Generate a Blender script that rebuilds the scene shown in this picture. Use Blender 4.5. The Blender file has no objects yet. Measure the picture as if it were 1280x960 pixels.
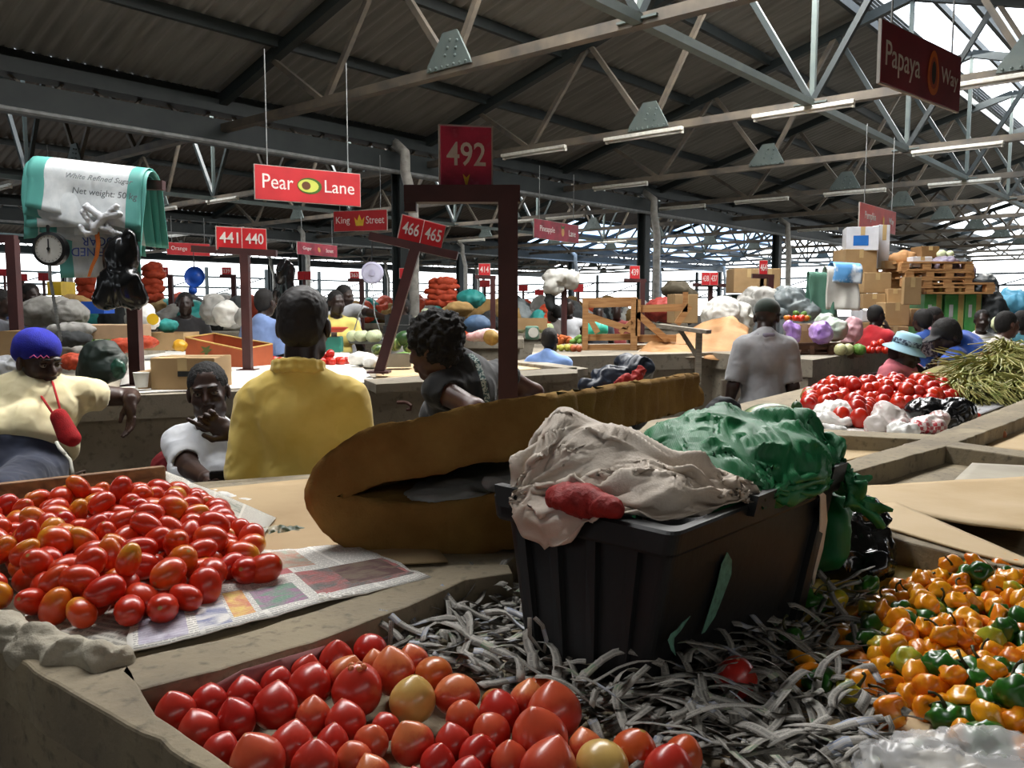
import bpy, bmesh, math, random
import numpy as np
from math import pi, sin, cos, tan, atan, atan2, sqrt, radians as R
from mathutils import Vector as V, Matrix as MX
random.seed(7)
SC = bpy.context.scene
COL = SC.collection
# ------------------------------------------------------------------ camera
EYE = 1.58
F = 1050.0
PITCH = atan(95 / F)
cd = bpy.data.cameras.new('camera'); cam = bpy.data.objects.new('camera', cd); COL.objects.link(cam)
cam.location = (0, 0, EYE); cam.rotation_euler = (pi / 2 - PITCH, 0, 0)
cd.sensor_width = 36; cd.lens = 36 * F / 1280; cd.clip_start = .05; cd.clip_end = 300
SC.camera = cam
# ------------------------------------------------------------------ sky, sun, exposure
SC.view_settings.view_transform = 'Standard'; SC.view_settings.look = 'None'
SC.view_settings.gamma = 1; SC.view_settings.use_curve_mapping = False
SC.view_settings.exposure = 0.5
W = bpy.data.worlds.new('sky'); SC.world = W; W.use_nodes = True
wn = W.node_tree; bg = wn.nodes['Background']
tc = wn.nodes.new('ShaderNodeTexCoord'); sx = wn.nodes.new('ShaderNodeSeparateXYZ'); cr = wn.nodes.new('ShaderNodeValToRGB')
cr.color_ramp.elements[0].position = 0.0; cr.color_ramp.elements[0].color = (.93, .97, 1, 1)
cr.color_ramp.elements[1].position = 1.0; cr.color_ramp.elements[1].color = (.62, .79, 1, 1)
wn.links.new(tc.outputs['Generated'], sx.inputs[0]); wn.links.new(sx.outputs['Z'], cr.inputs[0])
wn.links.new(cr.outputs[0], bg.inputs[0]); bg.inputs[1].default_value = 3.2
# roof axes: DN runs across the bays, DB along ridges and gutters
TH = atan(900 / 1054); DB = V((sin(TH), cos(TH), 0)); DN = V((cos(TH), -sin(TH), 0)); UP = V((0, 0, 1))
def SB(D, s, H): return DN * D + DB * s + V((0, 0, EYE + H))
sl = bpy.data.lights.new('sun', 'SUN'); sl.energy = 7.5; sl.angle = R(1.2); sl.color = (1, .95, .86)
sun = bpy.data.objects.new('sun', sl); COL.objects.link(sun)
SUN_TO = (DB * cos(R(52)) + DN * .06 + UP * sin(R(52))).normalized()
sun.rotation_euler = SUN_TO.to_track_quat('Z', 'Y').to_euler()
sun.location = SUN_TO * 30
def area(name, loc, target, sx_, sy_, power, col=(1, .97, .93)):
    l = bpy.data.lights.new(name, 'AREA'); l.shape = 'RECTANGLE'; l.size = sx_; l.size_y = sy_; l.energy = power; l.color = col
    o = bpy.data.objects.new(name, l); COL.objects.link(o); o.location = loc
    z = (V(loc) - V(target)).normalized(); x = DN.copy(); y = z.cross(x).normalized(); x = y.cross(z)
    o.rotation_euler = MX((x, y, z)).transposed().to_euler()
    return o
# daylight pouring through the ridge glazing of the near bay and of the bays beyond, plus one added fill lamp
area('ridge_daylight_and_fill', SB(-4, 8.5, 4.72), SB(-4, 8.5, 0), 1.5, 8, 820)
area('ridge_daylight_and_fill', SB(-4, 26, 4.72), SB(-4, 26, 0), 1.5, 18, 650)
area('ridge_daylight_and_fill', SB(-17.6, 20, 4.72), SB(-17.6, 20, 0), 1.5, 24, 1100)
area('ridge_daylight_and_fill', SB(9.6, -3, 4.72), SB(9.6, -3, 0), 1.5, 16, 330)  # added fill lamp under the solid roof behind the viewer, no glazing above it
area('ridge_daylight_and_fill', SB(-4, 2.2, 4.72), SB(-4, 2.2, 0), 1.5, 4.5, 300)
SC.cycles.use_denoising = True; SC.cycles.max_bounces = 8; SC.cycles.diffuse_bounces = 4; SC.cycles.transparent_max_bounces = 12
SC.cycles.sample_clamp_indirect = 6; SC.cycles.caustics_reflective = False; SC.cycles.caustics_refractive = False
# ------------------------------------------------------------------ photograph -> place
_f = V((0, cos(PITCH), -sin(PITCH))); _u = V((0, sin(PITCH), cos(PITCH)))
def ray(px, py): return _f + V((1, 0, 0)) * ((px - 640) / F) + _u * ((480 - py) / F)
def at(px, py, Y):
    d = ray(px, py); return V((0, 0, EYE)) + d * (Y / d.y)
def on(px, py, z):
    d = ray(px, py); return V((0, 0, EYE)) + d * ((z - EYE) / d.z)
def on_s(px, py, s):
    d = ray(px, py); return V((0, 0, EYE)) + d * (s / d.dot(DB))
# ------------------------------------------------------------------ numpy noise
def _h(i, j, k, seed):
    n = (i * 374761393 + j * 668265263 + k * 2147483647 + seed * 1274126177) & 0xffffffff
    n = ((n ^ (n >> 13)) * 1274126177) & 0xffffffff
    n = n ^ (n >> 16)
    return (n & 0xffff) / 32767.5 - 1
def vn(P, seed=0):
    P = np.asarray(P, float); I = np.floor(P).astype(np.int64); f = P - I; f = f * f * (3 - 2 * f)
    i, j, k = I[:, 0], I[:, 1], I[:, 2]; r = 0
    for a in (0, 1):
        wa = f[:, 0] if a else 1 - f[:, 0]
        for b in (0, 1):
            wb = f[:, 1] if b else 1 - f[:, 1]
            for c in (0, 1):
                wc = f[:, 2] if c else 1 - f[:, 2]
                r = r + wa * wb * wc * _h(i + a, j + b, k + c, seed)
    return r
def fbm(P, seed=0, o=3):
    r = 0; a = 1; P = np.asarray(P, float)
    for q in range(o): r = r + a * vn(P * 2 ** q + 17.3 * q, seed + q); a *= .5
    return r
def folds(P, seed=0, o=3):                                   # ridged, like creases in cloth
    r = 0; a = 1; P = np.asarray(P, float)
    P = P + .5 * np.stack([vn(P * 1.3, seed + 31), vn(P * 1.3, seed + 32), vn(P * 1.3, seed + 33)], 1)
    for q in range(o): r = r + a * (1 - 2 * np.abs(vn(P * 1.9 ** q + 5.1 * q, seed + q))); a *= .5
    return r
def crease(P, seed=0, f=9, n=4):                              # straight-ish pleats running several ways, as in crumpled woven sheet
    rg = np.random.RandomState(seed); P = np.asarray(P, float); wv = np.stack([vn(P * 5, seed + 1), vn(P * 5, seed + 2), vn(P * 5, seed + 3)], 1); r = 0
    for q in range(n):
        d = rg.randn(3); d /= np.linalg.norm(d); ph = (P @ d) * f * (1 + .45 * q) + 1.1 * wv[:, q % 3] + rg.rand() * 9
        w = .5 + .5 * vn(P * 4 + 7 * q, seed + 11 + q); t = np.abs((ph % 1) * 2 - 1); r = r + (1 - t ** .8 * 2) * w / (1 + .35 * q)
    return r * .6
# ------------------------------------------------------------------ objects
def link(o): COL.objects.link(o); return o
def mobj(name, verts, faces, m=None, parent=None, smooth=False, mats=None, fm=None):
    me = bpy.data.meshes.new(name)
    me.from_pydata([tuple(v) for v in verts] if not isinstance(verts, np.ndarray) else verts.tolist(), [], faces if not isinstance(faces, np.ndarray) else faces.tolist())
    for x in (mats or ([m] if m else [])): me.materials.append(x)
    if fm is not None: me.polygons.foreach_set('material_index', fm)
    if smooth: me.polygons.foreach_set('use_smooth', [True] * len(me.polygons))
    me.update()
    return put(name, me, parent)
def put(name, me, parent=None):
    o = link(bpy.data.objects.new(name, me))
    if parent is not None: adopt(o, parent)
    return o
def wmat(p): return p.matrix_basis.copy() if p.parent is None else wmat(p.parent) @ p.matrix_parent_inverse @ p.matrix_basis
def adopt(o, p): o.parent = p; o.matrix_parent_inverse = wmat(p).inverted()
def thing(name, label, cat, loc=(0, 0, 0), rz=0, group=None):
    o = link(bpy.data.objects.new(name, None)); o.location = loc; o.rotation_euler = (0, 0, rz); o.empty_display_size = .1
    o.matrix_basis = MX.Translation(V(loc)) @ MX.Rotation(rz, 4, 'Z')
    return tag(o, label, cat, group)
def tag(o, label, cat, group=None, kind=None):
    if label: o['label'] = label
    if cat: o['category'] = cat
    if group: o['group'] = group
    if kind: o['kind'] = kind
    return o
KIDS = {}
def kids(o): return list(o.children)
def dup(root, mb, label=None, group=None, ch=None):
    ch = kids(root) if ch is None else ch
    r = link(root.copy()); r.matrix_basis = mb
    if label: r['label'] = label
    if group: r['group'] = group
    for c in ch:
        d = link(c.copy()); d.parent = r
        for g in c.children:
            e = link(g.copy()); e.parent = d
    return r
def TR(loc, rot=None, s=1):
    m = MX.Translation(V(loc))
    if rot is not None: m = m @ rot.to_4x4()
    if s != 1: m = m @ (MX.Scale(s, 4) if not hasattr(s, '__len__') else MX.Diagonal((*s, 1)))
    return m
def frame(z, x=V((1, 0, 0))):
    z = V(z).normalized(); y = z.cross(x)
    if y.length < 1e-4: y = z.cross(V((0, 1, 0)))
    y.normalize(); x = y.cross(z)
    return MX((x, y, z)).transposed()
def rrot(a=pi): return MX.Rotation(random.uniform(-pi, pi), 3, 'Z') @ MX.Rotation(random.uniform(-a, a), 3, 'X') @ MX.Rotation(random.uniform(-a, a), 3, 'Y')
# ------------------------------------------------------------------ mesh builder
class MB:
    def __init__(s): s.v = []; s.f = []; s.mi = []
    def add(s, vs, fs, m=0):
        b = len(s.v); s.v += [V(x) for x in vs]; s.f += [tuple(b + i for i in f) for f in fs]; s.mi += [m] * len(fs); return s
    def hexa(s, q, m=0):                                      # 4 bottom + 4 top corners
        return s.add(q, [(3, 2, 1, 0), (4, 5, 6, 7), (0, 1, 5, 4), (1, 2, 6, 5), (2, 3, 7, 6), (3, 0, 4, 7)], m)
    def box(s, c, size, rz=0, rot=None, m=0):
        c = V(c); h = [x / 2 for x in size]; r = rot or MX.Rotation(rz, 3, 'Z')
        return s.hexa([c + r @ V((x * h[0], y * h[1], z * h[2])) for z in (-1, 1) for x, y in ((-1, -1), (1, -1), (1, 1), (-1, 1))], m)
    def bbox(s, c, size, bev=.01, rz=0, rot=None, m=0):       # box with bevelled edges
        bm = bmesh.new(); bmesh.ops.create_cube(bm, size=1)
        for v in bm.verts: v.co = V([a * b for a, b in zip(v.co, size)])
        bmesh.ops.bevel(bm, geom=bm.edges[:], offset=bev, segments=2, affect='EDGES', profile=.5)
        r = rot or MX.Rotation(rz, 3, 'Z'); bm.verts.index_update()
        s.add([V(c) + r @ v.co for v in bm.verts], [tuple(v.index for v in f.verts) for f in bm.faces], m); bm.free(); return s
    def beam(s, p, q, w, h, up=UP, m=0):
        p, q = V(p), V(q); d = (q - p).normalized(); x = d.cross(up)
        if x.length < 1e-4: x = d.cross(V((0, 1, 0)))
        x.normalize(); u = x.cross(d); a = x * w / 2; b = u * h / 2
        return s.hexa([p - a - b, p + a - b, p + a + b, p - a + b, q - a - b, q + a - b, q + a + b, q - a + b], m)
    def tube(s, pts, r, n=8, cap=True, m=0):
        pts = [V(p) for p in pts]; rs = r if hasattr(r, '__len__') else [r] * len(pts); vs = []; fs = []; x = None
        for i, p in enumerate(pts):
            d = (pts[min(i + 1, len(pts) - 1)] - pts[max(i - 1, 0)]).normalized()
            if x is None: x = d.orthogonal().normalized()
            else:
                x = x - d * x.dot(d); x = x.normalized() if x.length > 1e-5 else d.orthogonal().normalized()
            y = d.cross(x)
            vs += [p + (x * cos(2 * pi * k / n) + y * sin(2 * pi * k / n)) * rs[i] for k in range(n)]
        for i in range(len(pts) - 1):
            for k in range(n): fs.append((i * n + k, i * n + (k + 1) % n, i * n + n + (k + 1) % n, i * n + n + k))
        if cap: fs.append(tuple(range(n))[::-1]); fs.append(tuple((len(pts) - 1) * n + k for k in range(n)))
        return s.add(vs, fs, m)
    def lathe(s, prof, n=20, M=None, m=0):
        vs = []; fs = []; L = len(prof)
        for r, z in prof: vs += [V((r * cos(2 * pi * k / n), r * sin(2 * pi * k / n), z)) for k in range(n)]
        for i in range(L - 1):
            for k in range(n): fs.append((i * n + k, i * n + (k + 1) % n, i * n + n + (k + 1) % n, i * n + n + k))
        fs.append(tuple(range(n))[::-1]); fs.append(tuple((L - 1) * n + k for k in range(n)))
        if M is not None: vs = [M @ v for v in vs]
        return s.add(vs, fs, m)
    def prism(s, poly, z0, z1, M=None, m=0):
        n = len(poly); vs = [V((x, y, z)) for z in (z0, z1) for x, y in poly]
        if M is not None: vs = [M @ v for v in vs]
        return s.add(vs, [tuple(range(n))[::-1], tuple(range(n, 2 * n))] + [(i, (i + 1) % n, n + (i + 1) % n, n + i) for i in range(n)], m)
    def grid(s, fn, nu, nv, m=0):
        vs = [fn(i / nu, j / nv) for j in range(nv + 1) for i in range(nu + 1)]
        return s.add(vs, [(j * (nu + 1) + i, j * (nu + 1) + i + 1, (j + 1) * (nu + 1) + i + 1, (j + 1) * (nu + 1) + i) for j in range(nv) for i in range(nu)], m)
    def ball(s, c, r, n=10, M=None, m=0):
        r = r if hasattr(r, '__len__') else (r, r, r); pr = [(sin(pi * i / n), -cos(pi * i / n)) for i in range(n + 1)]; pr[0] = (1e-4, -1); pr[-1] = (1e-4, 1)
        T = MX.Translation(V(c)) @ (M.to_4x4() if M is not None else MX.Identity(4)) @ MX.Diagonal((*r, 1))
        return s.lathe(pr, n + 4, T, m)
    def build(s, name, mat, parent=None, smooth=False):
        mats = mat if isinstance(mat, (list, tuple)) else [mat]
        return mobj(name, s.v, s.f, None, parent, smooth, mats, s.mi)
def solid(o, t):                                              # real thickness for sheets
    md = o.modifiers.new('thickness', 'SOLIDIFY'); md.thickness = t; md.offset = 0; return o
# ------------------------------------------------------------------ smooth solids: primitives melted into ONE surface
def cap(a, b, ra, rb=None, k=None): return ('c', np.array(a, float), np.array(b, float), ra, ra if rb is None else rb, k, 1)
def ell(c, r, rot=None, k=None, sg=1): return ('e', np.array(c, float), np.array(r, float), np.array(rot if rot is not None else MX.Identity(3), float), 0, k, sg)
def cutp(p, n): return ('p', np.array(p, float), np.array(V(n).normalized(), float), 0, 0, None, -1)   # keep the side behind the plane
def sdf(prims, res, k=.02):
    lo = np.full(3, 1e9); hi = -lo
    for p in prims:
        if p[0] == 'c': a = np.minimum(p[1] - p[3], p[2] - p[4]); b = np.maximum(p[1] + p[3], p[2] + p[4])
        elif p[0] == 'e' and p[6] > 0: q = max(p[2]); e = np.abs(p[3]) @ p[2]; a, b = p[1] - e, p[1] + e
        else: continue
        lo = np.minimum(lo, a); hi = np.maximum(hi, b)
    lo = lo - 4 * res - k * .5; n = (np.ceil((hi + 4 * res + k * .5 - lo) / res)).astype(int) + 1
    D = np.full(n, .5, np.float32); ax = [lo[i] + res * np.arange(n[i]) for i in range(3)]
    for p in prims:
        kk = k if p[5] is None else p[5]; pad = kk + 3 * res
        if p[0] == 'c': a = np.minimum(p[1] - p[3], p[2] - p[4]) - pad; b = np.maximum(p[1] + p[3], p[2] + p[4]) + pad
        elif p[0] == 'e': e = np.abs(p[3]) @ p[2]; a, b = p[1] - e - pad, p[1] + e + pad
        else: a, b = lo, hi + 9
        i0 = np.clip(np.floor((a - lo) / res).astype(int), 0, n - 1); i1 = np.clip(np.ceil((b - lo) / res).astype(int) + 1, 1, n)
        s = tuple(slice(i0[i], i1[i]) for i in range(3))
        X = ax[0][s[0]][:, None, None]; Y = ax[1][s[1]][None, :, None]; Z = ax[2][s[2]][None, None, :]
        if p[0] == 'c':
            d = p[2] - p[1]; L = max(float(d @ d), 1e-12)
            t = np.clip(((X - p[1][0]) * d[0] + (Y - p[1][1]) * d[1] + (Z - p[1][2]) * d[2]) / L, 0, 1)
            q = np.sqrt((X - p[1][0] - t * d[0]) ** 2 + (Y - p[1][1] - t * d[1]) ** 2 + (Z - p[1][2] - t * d[2]) ** 2) - (p[3] + (p[4] - p[3]) * t)
        elif p[0] == 'e':
            r = p[3]; u = [((X - p[1][0]) * r[0, i] + (Y - p[1][1]) * r[1, i] + (Z - p[1][2]) * r[2, i]) for i in range(3)]
            k0 = np.sqrt(sum((u[i] / p[2][i]) ** 2 for i in range(3))); k1 = np.sqrt(sum((u[i] / p[2][i] ** 2) ** 2 for i in range(3)))
            q = k0 * (k0 - 1) / np.maximum(k1, 1e-9)
        else: q = -((X - p[1][0]) * p[2][0] + (Y - p[1][1]) * p[2][1] + (Z - p[1][2]) * p[2][2])
        q = q.astype(np.float32); o = D[s]
        if p[6] > 0:
            h = np.maximum(kk - np.abs(o - q), 0) / max(kk, 1e-6); D[s] = np.minimum(o, q) - h * h * kk * .25
        else:
            q = -q if p[0] == 'e' else -q
            h = np.maximum(kk - np.abs(o - q), 0) / max(kk, 1e-6); D[s] = np.maximum(o, q) + h * h * kk * .25
    return D, lo
def nets(D, lo, res):
    S = D < 0; nx, ny, nz = D.shape; c = (nx - 1, ny - 1, nz - 1)
    cnt = np.zeros(c, np.int8)
    for i in (0, 1):
        for j in (0, 1):
            for k in (0, 1): cnt += S[i:i + c[0], j:j + c[1], k:k + c[2]]
    act = (cnt > 0) & (cnt < 8); I = np.argwhere(act); idx = np.full(c, -1, np.int64); idx[act] = np.arange(len(I))
    acc = np.zeros((len(I), 3)); num = np.zeros(len(I)); g = lambda o: D[I[:, 0] + o[0], I[:, 1] + o[1], I[:, 2] + o[2]]
    for ax in range(3):
        for a in (0, 1):
            for b in (0, 1):
                o0 = [0, 0, 0]; o0[(ax + 1) % 3] = a; o0[(ax + 2) % 3] = b; o1 = list(o0); o1[ax] = 1
                d0, d1 = g(o0), g(o1); m = (d0 < 0) != (d1 < 0); t = np.where(m, d0 / np.where(d0 == d1, 1, d0 - d1), 0)
                p = np.tile(np.array(o0, float), (len(I), 1)); p[:, ax] = t
                acc += np.where(m[:, None], p, 0); num += m
    vs = (I + acc / num[:, None]) * res + lo
    fs = []
    for ax in range(3):
        sl0 = [slice(1, -1)] * 3; sl0[ax] = slice(0, -1); sl1 = [slice(1, -1)] * 3; sl1[ax] = slice(1, None)
        a, b = S[tuple(sl0)], S[tuple(sl1)]; E = np.argwhere(a != b); inside = a[a != b]
        off = np.ones(3, int); off[ax] = 0; E = E + off
        u = np.zeros(3, int); w = np.zeros(3, int); u[(ax + 1) % 3] = 1; w[(ax + 2) % 3] = 1
        q = [idx[tuple((E - du).T)] for du in (u + w, w, 0 * u, u)]
        Q = np.stack(q, 1); Q[~inside] = Q[~inside][:, ::-1]; fs.append(Q)
    return vs, np.concatenate(fs)
def normals(v, f):
    n = np.cross(v[f[:, 2]] - v[f[:, 0]], v[f[:, 3]] - v[f[:, 1]]); N = np.zeros_like(v)
    for i in range(4): np.add.at(N, f[:, i], n)
    return N / np.maximum(np.linalg.norm(N, axis=1, keepdims=True), 1e-12)
def melt(name, prims, res, mat, parent=None, k=.02, disp=None):
    D, lo = sdf(prims, res, k); v, f = nets(D, lo, res)
    if disp is not None: v = v + normals(v, f) * disp(v)[:, None]
    return mobj(name, v, f, mat, parent, True)
def cloth(name, mound, mat, cx, cy, z0, sx, sy, rot, n=80, grow=.35, frames=40, seed=1, stiff=.5, extra=(), parent=None, jitter=.01, thick=.0015, pinch=0.0, selfc=False, waves=0, wn_=5):
    """drop a limp sheet over a mound and let it settle into folds"""
    vs = []; uv = []
    for j in range(n + 1):
        for i in range(n + 1):
            u, w = i / n - .5, j / n - .5; x, y = u * sx, w * sy; vs.append((cx + x * cos(rot) - y * sin(rot), cy + x * sin(rot) + y * cos(rot), z0))
    A = np.array(vs); A[:, 2] += jitter * fbm(A * 18, seed, 3); A[:, :2] += jitter * np.c_[fbm(A * 11 + 3, seed + 4, 2), fbm(A * 11 + 9, seed + 8, 2)]
    if waves:
        U = np.array([(i / n, j / n) for j in range(n + 1) for i in range(n + 1)]); q = vn(np.c_[U * 3, U[:, :1] * 0 + seed], seed + 2) * 1.6; q2 = vn(np.c_[U * 3, U[:, :1] * 0 + seed + 5], seed + 3) * 1.6
        A[:, 2] += waves * (np.sin(2 * pi * (U[:, 0] * wn_ + q)) + .8 * np.sin(2 * pi * ((U[:, 1] + .4 * U[:, 0]) * wn_ * .8 + q2)))
    fs = [(j * (n + 1) + i, j * (n + 1) + i + 1, (j + 1) * (n + 1) + i + 1, (j + 1) * (n + 1) + i) for j in range(n) for i in range(n)]
    o = mobj(name, A, fs, mat, None, True)
    for c in mound:
        m = c.modifiers.new('hit', 'COLLISION'); c.collision.thickness_outer = .003; c.collision.cloth_friction = 30; c.collision.damping = .8
    md = o.modifiers.new('cloth', 'CLOTH'); s = md.settings; s.quality = 5; s.mass = .12; s.tension_stiffness = 12; s.compression_stiffness = 12; s.shear_stiffness = 4; s.bending_stiffness = stiff; s.air_damping = 2; s.shrink_min = -grow; s.time_scale = 1.0
    md.collision_settings.distance_min = .003; md.collision_settings.use_self_collision = selfc; md.collision_settings.self_distance_min = .003; md.collision_settings.collision_quality = 3; md.point_cache.frame_end = frames + 2
    for f in range(1, frames + 1): SC.frame_set(f)
    dg = bpy.context.evaluated_depsgraph_get(); me = bpy.data.meshes.new_from_object(o.evaluated_get(dg)); o.modifiers.clear(); o.data = me; me.name = name
    for c in mound: c.modifiers.remove(c.modifiers['hit'])
    SC.frame_set(1); me.polygons.foreach_set('use_smooth', [True] * len(me.polygons)); solid(o, thick); return o
# ------------------------------------------------------------------ materials
class NT:
    def __init__(s, name):
        s.m = bpy.data.materials.new(name); s.m.use_nodes = True; s.t = s.m.node_tree; s.b = s.t.nodes['Principled BSDF']; s.tc = s.t.nodes.new('ShaderNodeTexCoord')
    def n(s, t, **kw):
        o = s.t.nodes.new('ShaderNode' + t)
        for k, v in kw.items():
            if k.startswith('i_'): o.inputs[k[2:].replace('_', ' ')].default_value = v
            else: setattr(o, k, v)
        return o
    def l(s, a, b): s.t.links.new(a, b)
    def noise(s, scale, detail=4, co='Object', rough=.55, dist=0):
        o = s.n('TexNoise', i_Scale=scale, i_Detail=detail, i_Roughness=rough, i_Distortion=dist); s.l(s.tc.outputs[co], o.inputs['Vector']); return o.outputs['Fac']
    def ramp(s, fac, a, b, ca=(0, 0, 0, 1), cb=(1, 1, 1, 1)):
        o = s.n('ValToRGB'); e = o.color_ramp.elements; e[0].position = a; e[1].position = b; e[0].color = (*ca[:3], 1); e[1].color = (*cb[:3], 1); s.l(fac, o.inputs[0]); return o.outputs[0]
    def mix(s, fac, a, b, mode='MIX'):
        o = s.n('Mix', data_type='RGBA', blend_type=mode)
        for q, x in ((o.inputs[0], fac), (o.inputs[6], a), (o.inputs[7], b)):
            if hasattr(x, 'links'): s.l(x, q)
            else: q.default_value = x if not hasattr(x, '__len__') else (*x[:3], 1)
        return o.outputs[2]
    def math(s, op, a, b=0):
        o = s.n('Math', operation=op)
        for q, x in zip(o.inputs, (a, b)):
            if hasattr(x, 'links'): s.l(x, q)
            else: q.default_value = x
        return o.outputs[0]
    def bump(s, h, st=.3, d=.01):
        o = s.n('Bump', i_Strength=st, i_Distance=d); s.l(h, o.inputs['Height']); s.l(o.outputs[0], s.b.inputs['Normal'])
    def rand(s): return s.n('ObjectInfo').outputs['Random']
    def set(s, **kw):
        for k, v in kw.items():
            q = s.b.inputs[k.replace('_', ' ')]
            if hasattr(v, 'links'): s.l(v, q)
            else: q.default_value = v if not hasattr(v, '__len__') else (*v[:3], 1)
        return s.m
MATS = {}
def C(h):                                                     # sRGB hex -> linear
    h = h.lstrip('#'); c = [int(h[i:i + 2], 16) / 255 for i in (0, 2, 4)]
    return tuple(x / 12.92 if x <= .04045 else ((x + .055) / 1.055) ** 2.4 for x in c)
def M(name, col, rough=.6, c2=None, scale=6, metal=0, bump=0, bscale=60, bd=.005, rnd=0, spec=.4, coat=0, lo=.35, hi=.7, sheen=0, det=5):
    if name in MATS: return MATS[name]
    t = NT(name); col = C(col) if isinstance(col, str) else col; c2 = C(c2) if isinstance(c2, str) else (c2 or tuple(x * .72 for x in col))
    c = t.mix(t.ramp(t.noise(scale, det), lo, hi), col, c2)
    if rnd:
        h = t.n('HueSaturation'); v = t.math('ADD', t.math('MULTIPLY', t.rand(), rnd), 1 - rnd / 2); t.l(v, h.inputs['Value']); t.l(c, h.inputs['Color']); c = h.outputs[0]
    if bump: t.bump(t.noise(bscale, 4), bump, bd)
    MATS[name] = t.set(Base_Color=c, Roughness=rough, Metallic=metal, Specular_IOR_Level=spec, Coat_Weight=coat, Sheen_Weight=sheen)
    return MATS[name]
# ------------------------------------------------------------------ lettering
def text(s, w, h, mat, parent, Mx, name='lettering', th=.001, bold=0, sx=1.0, flip=False):
    """flat letters fitted into w x h, centred on Mx, lying in its xy plane"""
    cu = bpy.data.curves.new(name, 'FONT'); cu.body = s; cu.align_x = 'CENTER'; cu.align_y = 'CENTER'; cu.extrude = th; cu.offset = bold; cu.resolution_u = 3
    o = bpy.data.objects.new(name, cu); COL.objects.link(o); dg = bpy.context.evaluated_depsgraph_get()
    me = bpy.data.meshes.new_from_object(o.evaluated_get(dg)); bpy.data.objects.remove(o)
    n = len(me.vertices); a = np.empty(n * 3); me.vertices.foreach_get('co', a); a = a.reshape(-1, 3)
    lo, hi = a.min(0), a.max(0); a[:, :2] -= (lo + hi)[:2] / 2
    sy = h / (hi - lo)[1]; sxx = min(w / (hi - lo)[0], sy * sx) if w else sy * sx
    a[:, 0] *= sxx; a[:, 1] *= sy
    a = (np.array(Mx.to_3x3()) @ a.T).T + np.array(Mx.translation)
    me.vertices.foreach_set('co', a.ravel()); me.materials.clear(); me.materials.append(mat); me.name = name; me.update()
    return put(name, me, parent)
# ------------------------------------------------------------------ the hall: floor, roof, gutters, columns, trusses
m_floor = M('floor_concrete', '#7d766c', .8, '#5f5a52', 1.5, bump=.3, bscale=20)
m_steel = M('dark_steel', '#20282a', .55, '#2b3231', 3, bump=.1)
m_truss = M('truss_steel', '#4a4641', .6, '#6a6052', 4)
m_gusset = M('gusset_steel', '#4f5a58', .55, '#5c6561', 6)
m_pipe = M('pipe_paint', '#b9b7b0', .45, '#8f8d86', 8)
m_wall = M('wall_render', '#8d867a', .85, '#736c61', 1.2)
m_galv = M('galvanised', '#8d9090', .5, '#6d7070', 10)
def roof_mat(name, a, b):
    t = NT(name)
    st = t.n('Mapping'); st.inputs['Scale'].default_value = (.35, 5, 1); t.l(t.tc.outputs['Object'], st.inputs[0])
    nz = t.n('TexNoise', i_Scale=2.0, i_Detail=5); t.l(st.outputs[0], nz.inputs['Vector'])
    c = t.mix(t.ramp(nz.outputs['Fac'], .3, .75), C(a), C(b))
    h = t.n('HueSaturation'); t.l(t.math('ADD', t.math('MULTIPLY', t.rand(), .3), .85), h.inputs['Value']); t.l(c, h.inputs['Color'])
    return t.set(Base_Color=h.outputs[0], Roughness=.55, Metallic=.1)
m_sheet = roof_mat('roof_sheet', '#8d8c88', '#6a6966')
m_sheet_old = roof_mat('roof_sheet_brown', '#5f5750', '#48413b')
def glaze(name, k, col):
    t = NT(name); nt = t.t; out = nt.nodes['Material Output']
    tr = t.n('BsdfTransparent'); tl = t.n('BsdfTranslucent'); mx = t.n('MixShader')
    tr.inputs[0].default_value = (*col, 1)
    t.l(t.mix(t.ramp(t.noise(2.5), .4, .7), col, tuple(x * .75 for x in col)), tl.inputs[0])
    mx.inputs[0].default_value = k; t.l(tl.outputs[0], mx.inputs[1]); t.l(tr.outputs[0], mx.inputs[2]); t.l(mx.outputs[0], out.inputs[0]); return t.m
m_glaze = glaze('rooflight', .6, (.95, .96, .97))
m_glaze_blue = glaze('rooflight_blue', .14, (.36, .5, .72))

fl = MB().box((0, 30, -.05), (140, 120, .1)).build('floor', m_floor); tag(fl, None, None, None, 'structure')

DS = 3.875; S0 = 2.52; HB = 2.85; SLOPE = .29; HALF = 6.8; BAY = 13.6; NK = 12
ceil = link(bpy.data.objects.new('ceiling', None)); ceil['kind'] = 'structure'
ROWS = 4; RW = (HALF - .75) / ROWS
LS = RW * sqrt(1 + SLOPE ** 2) + .1
def sheet_mesh(mat):
    n = 20 * 6; mb = MB(); vs = []; fs = []
    for i in range(n + 1):
        y = DS * i / n; z = .032 * cos(2 * pi * i / 6)
        vs += [(-.05, y, z - .004), (LS - .05, y, z + .012)]
    for i in range(n): fs.append((2 * i, 2 * i + 1, 2 * i + 3, 2 * i + 2))
    mb.add(vs, fs); o = mb.build('roof_sheet', mat, None, True); me = o.data; bpy.data.objects.remove(o); return me
ME_SH, ME_OLD, ME_GL, ME_GB = [sheet_mesh(x) for x in (m_sheet, m_sheet_old, m_glaze, m_glaze_blue)]
ME_SH2 = ME_OLD
def slope_matrix(D, s, H, sg):
    x = (DN * sg + UP * SLOPE).normalized(); y = DB.copy() * 1.0; z = x.cross(y)
    m = MX((x, y, z)).transposed().to_4x4(); m.translation = SB(D, s, H); return m
def part_at(name, me, parent, m):
    o = link(bpy.data.objects.new(name, me)); o.parent = parent; o.matrix_basis = wmat(parent).inverted() @ m; return o
BAYS = [(-10.8, 0, 13), (-24.4, 0, 13), (-38.0, 3, 13)]       # gutter line on the far side of the bay, first and last frame
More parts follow.
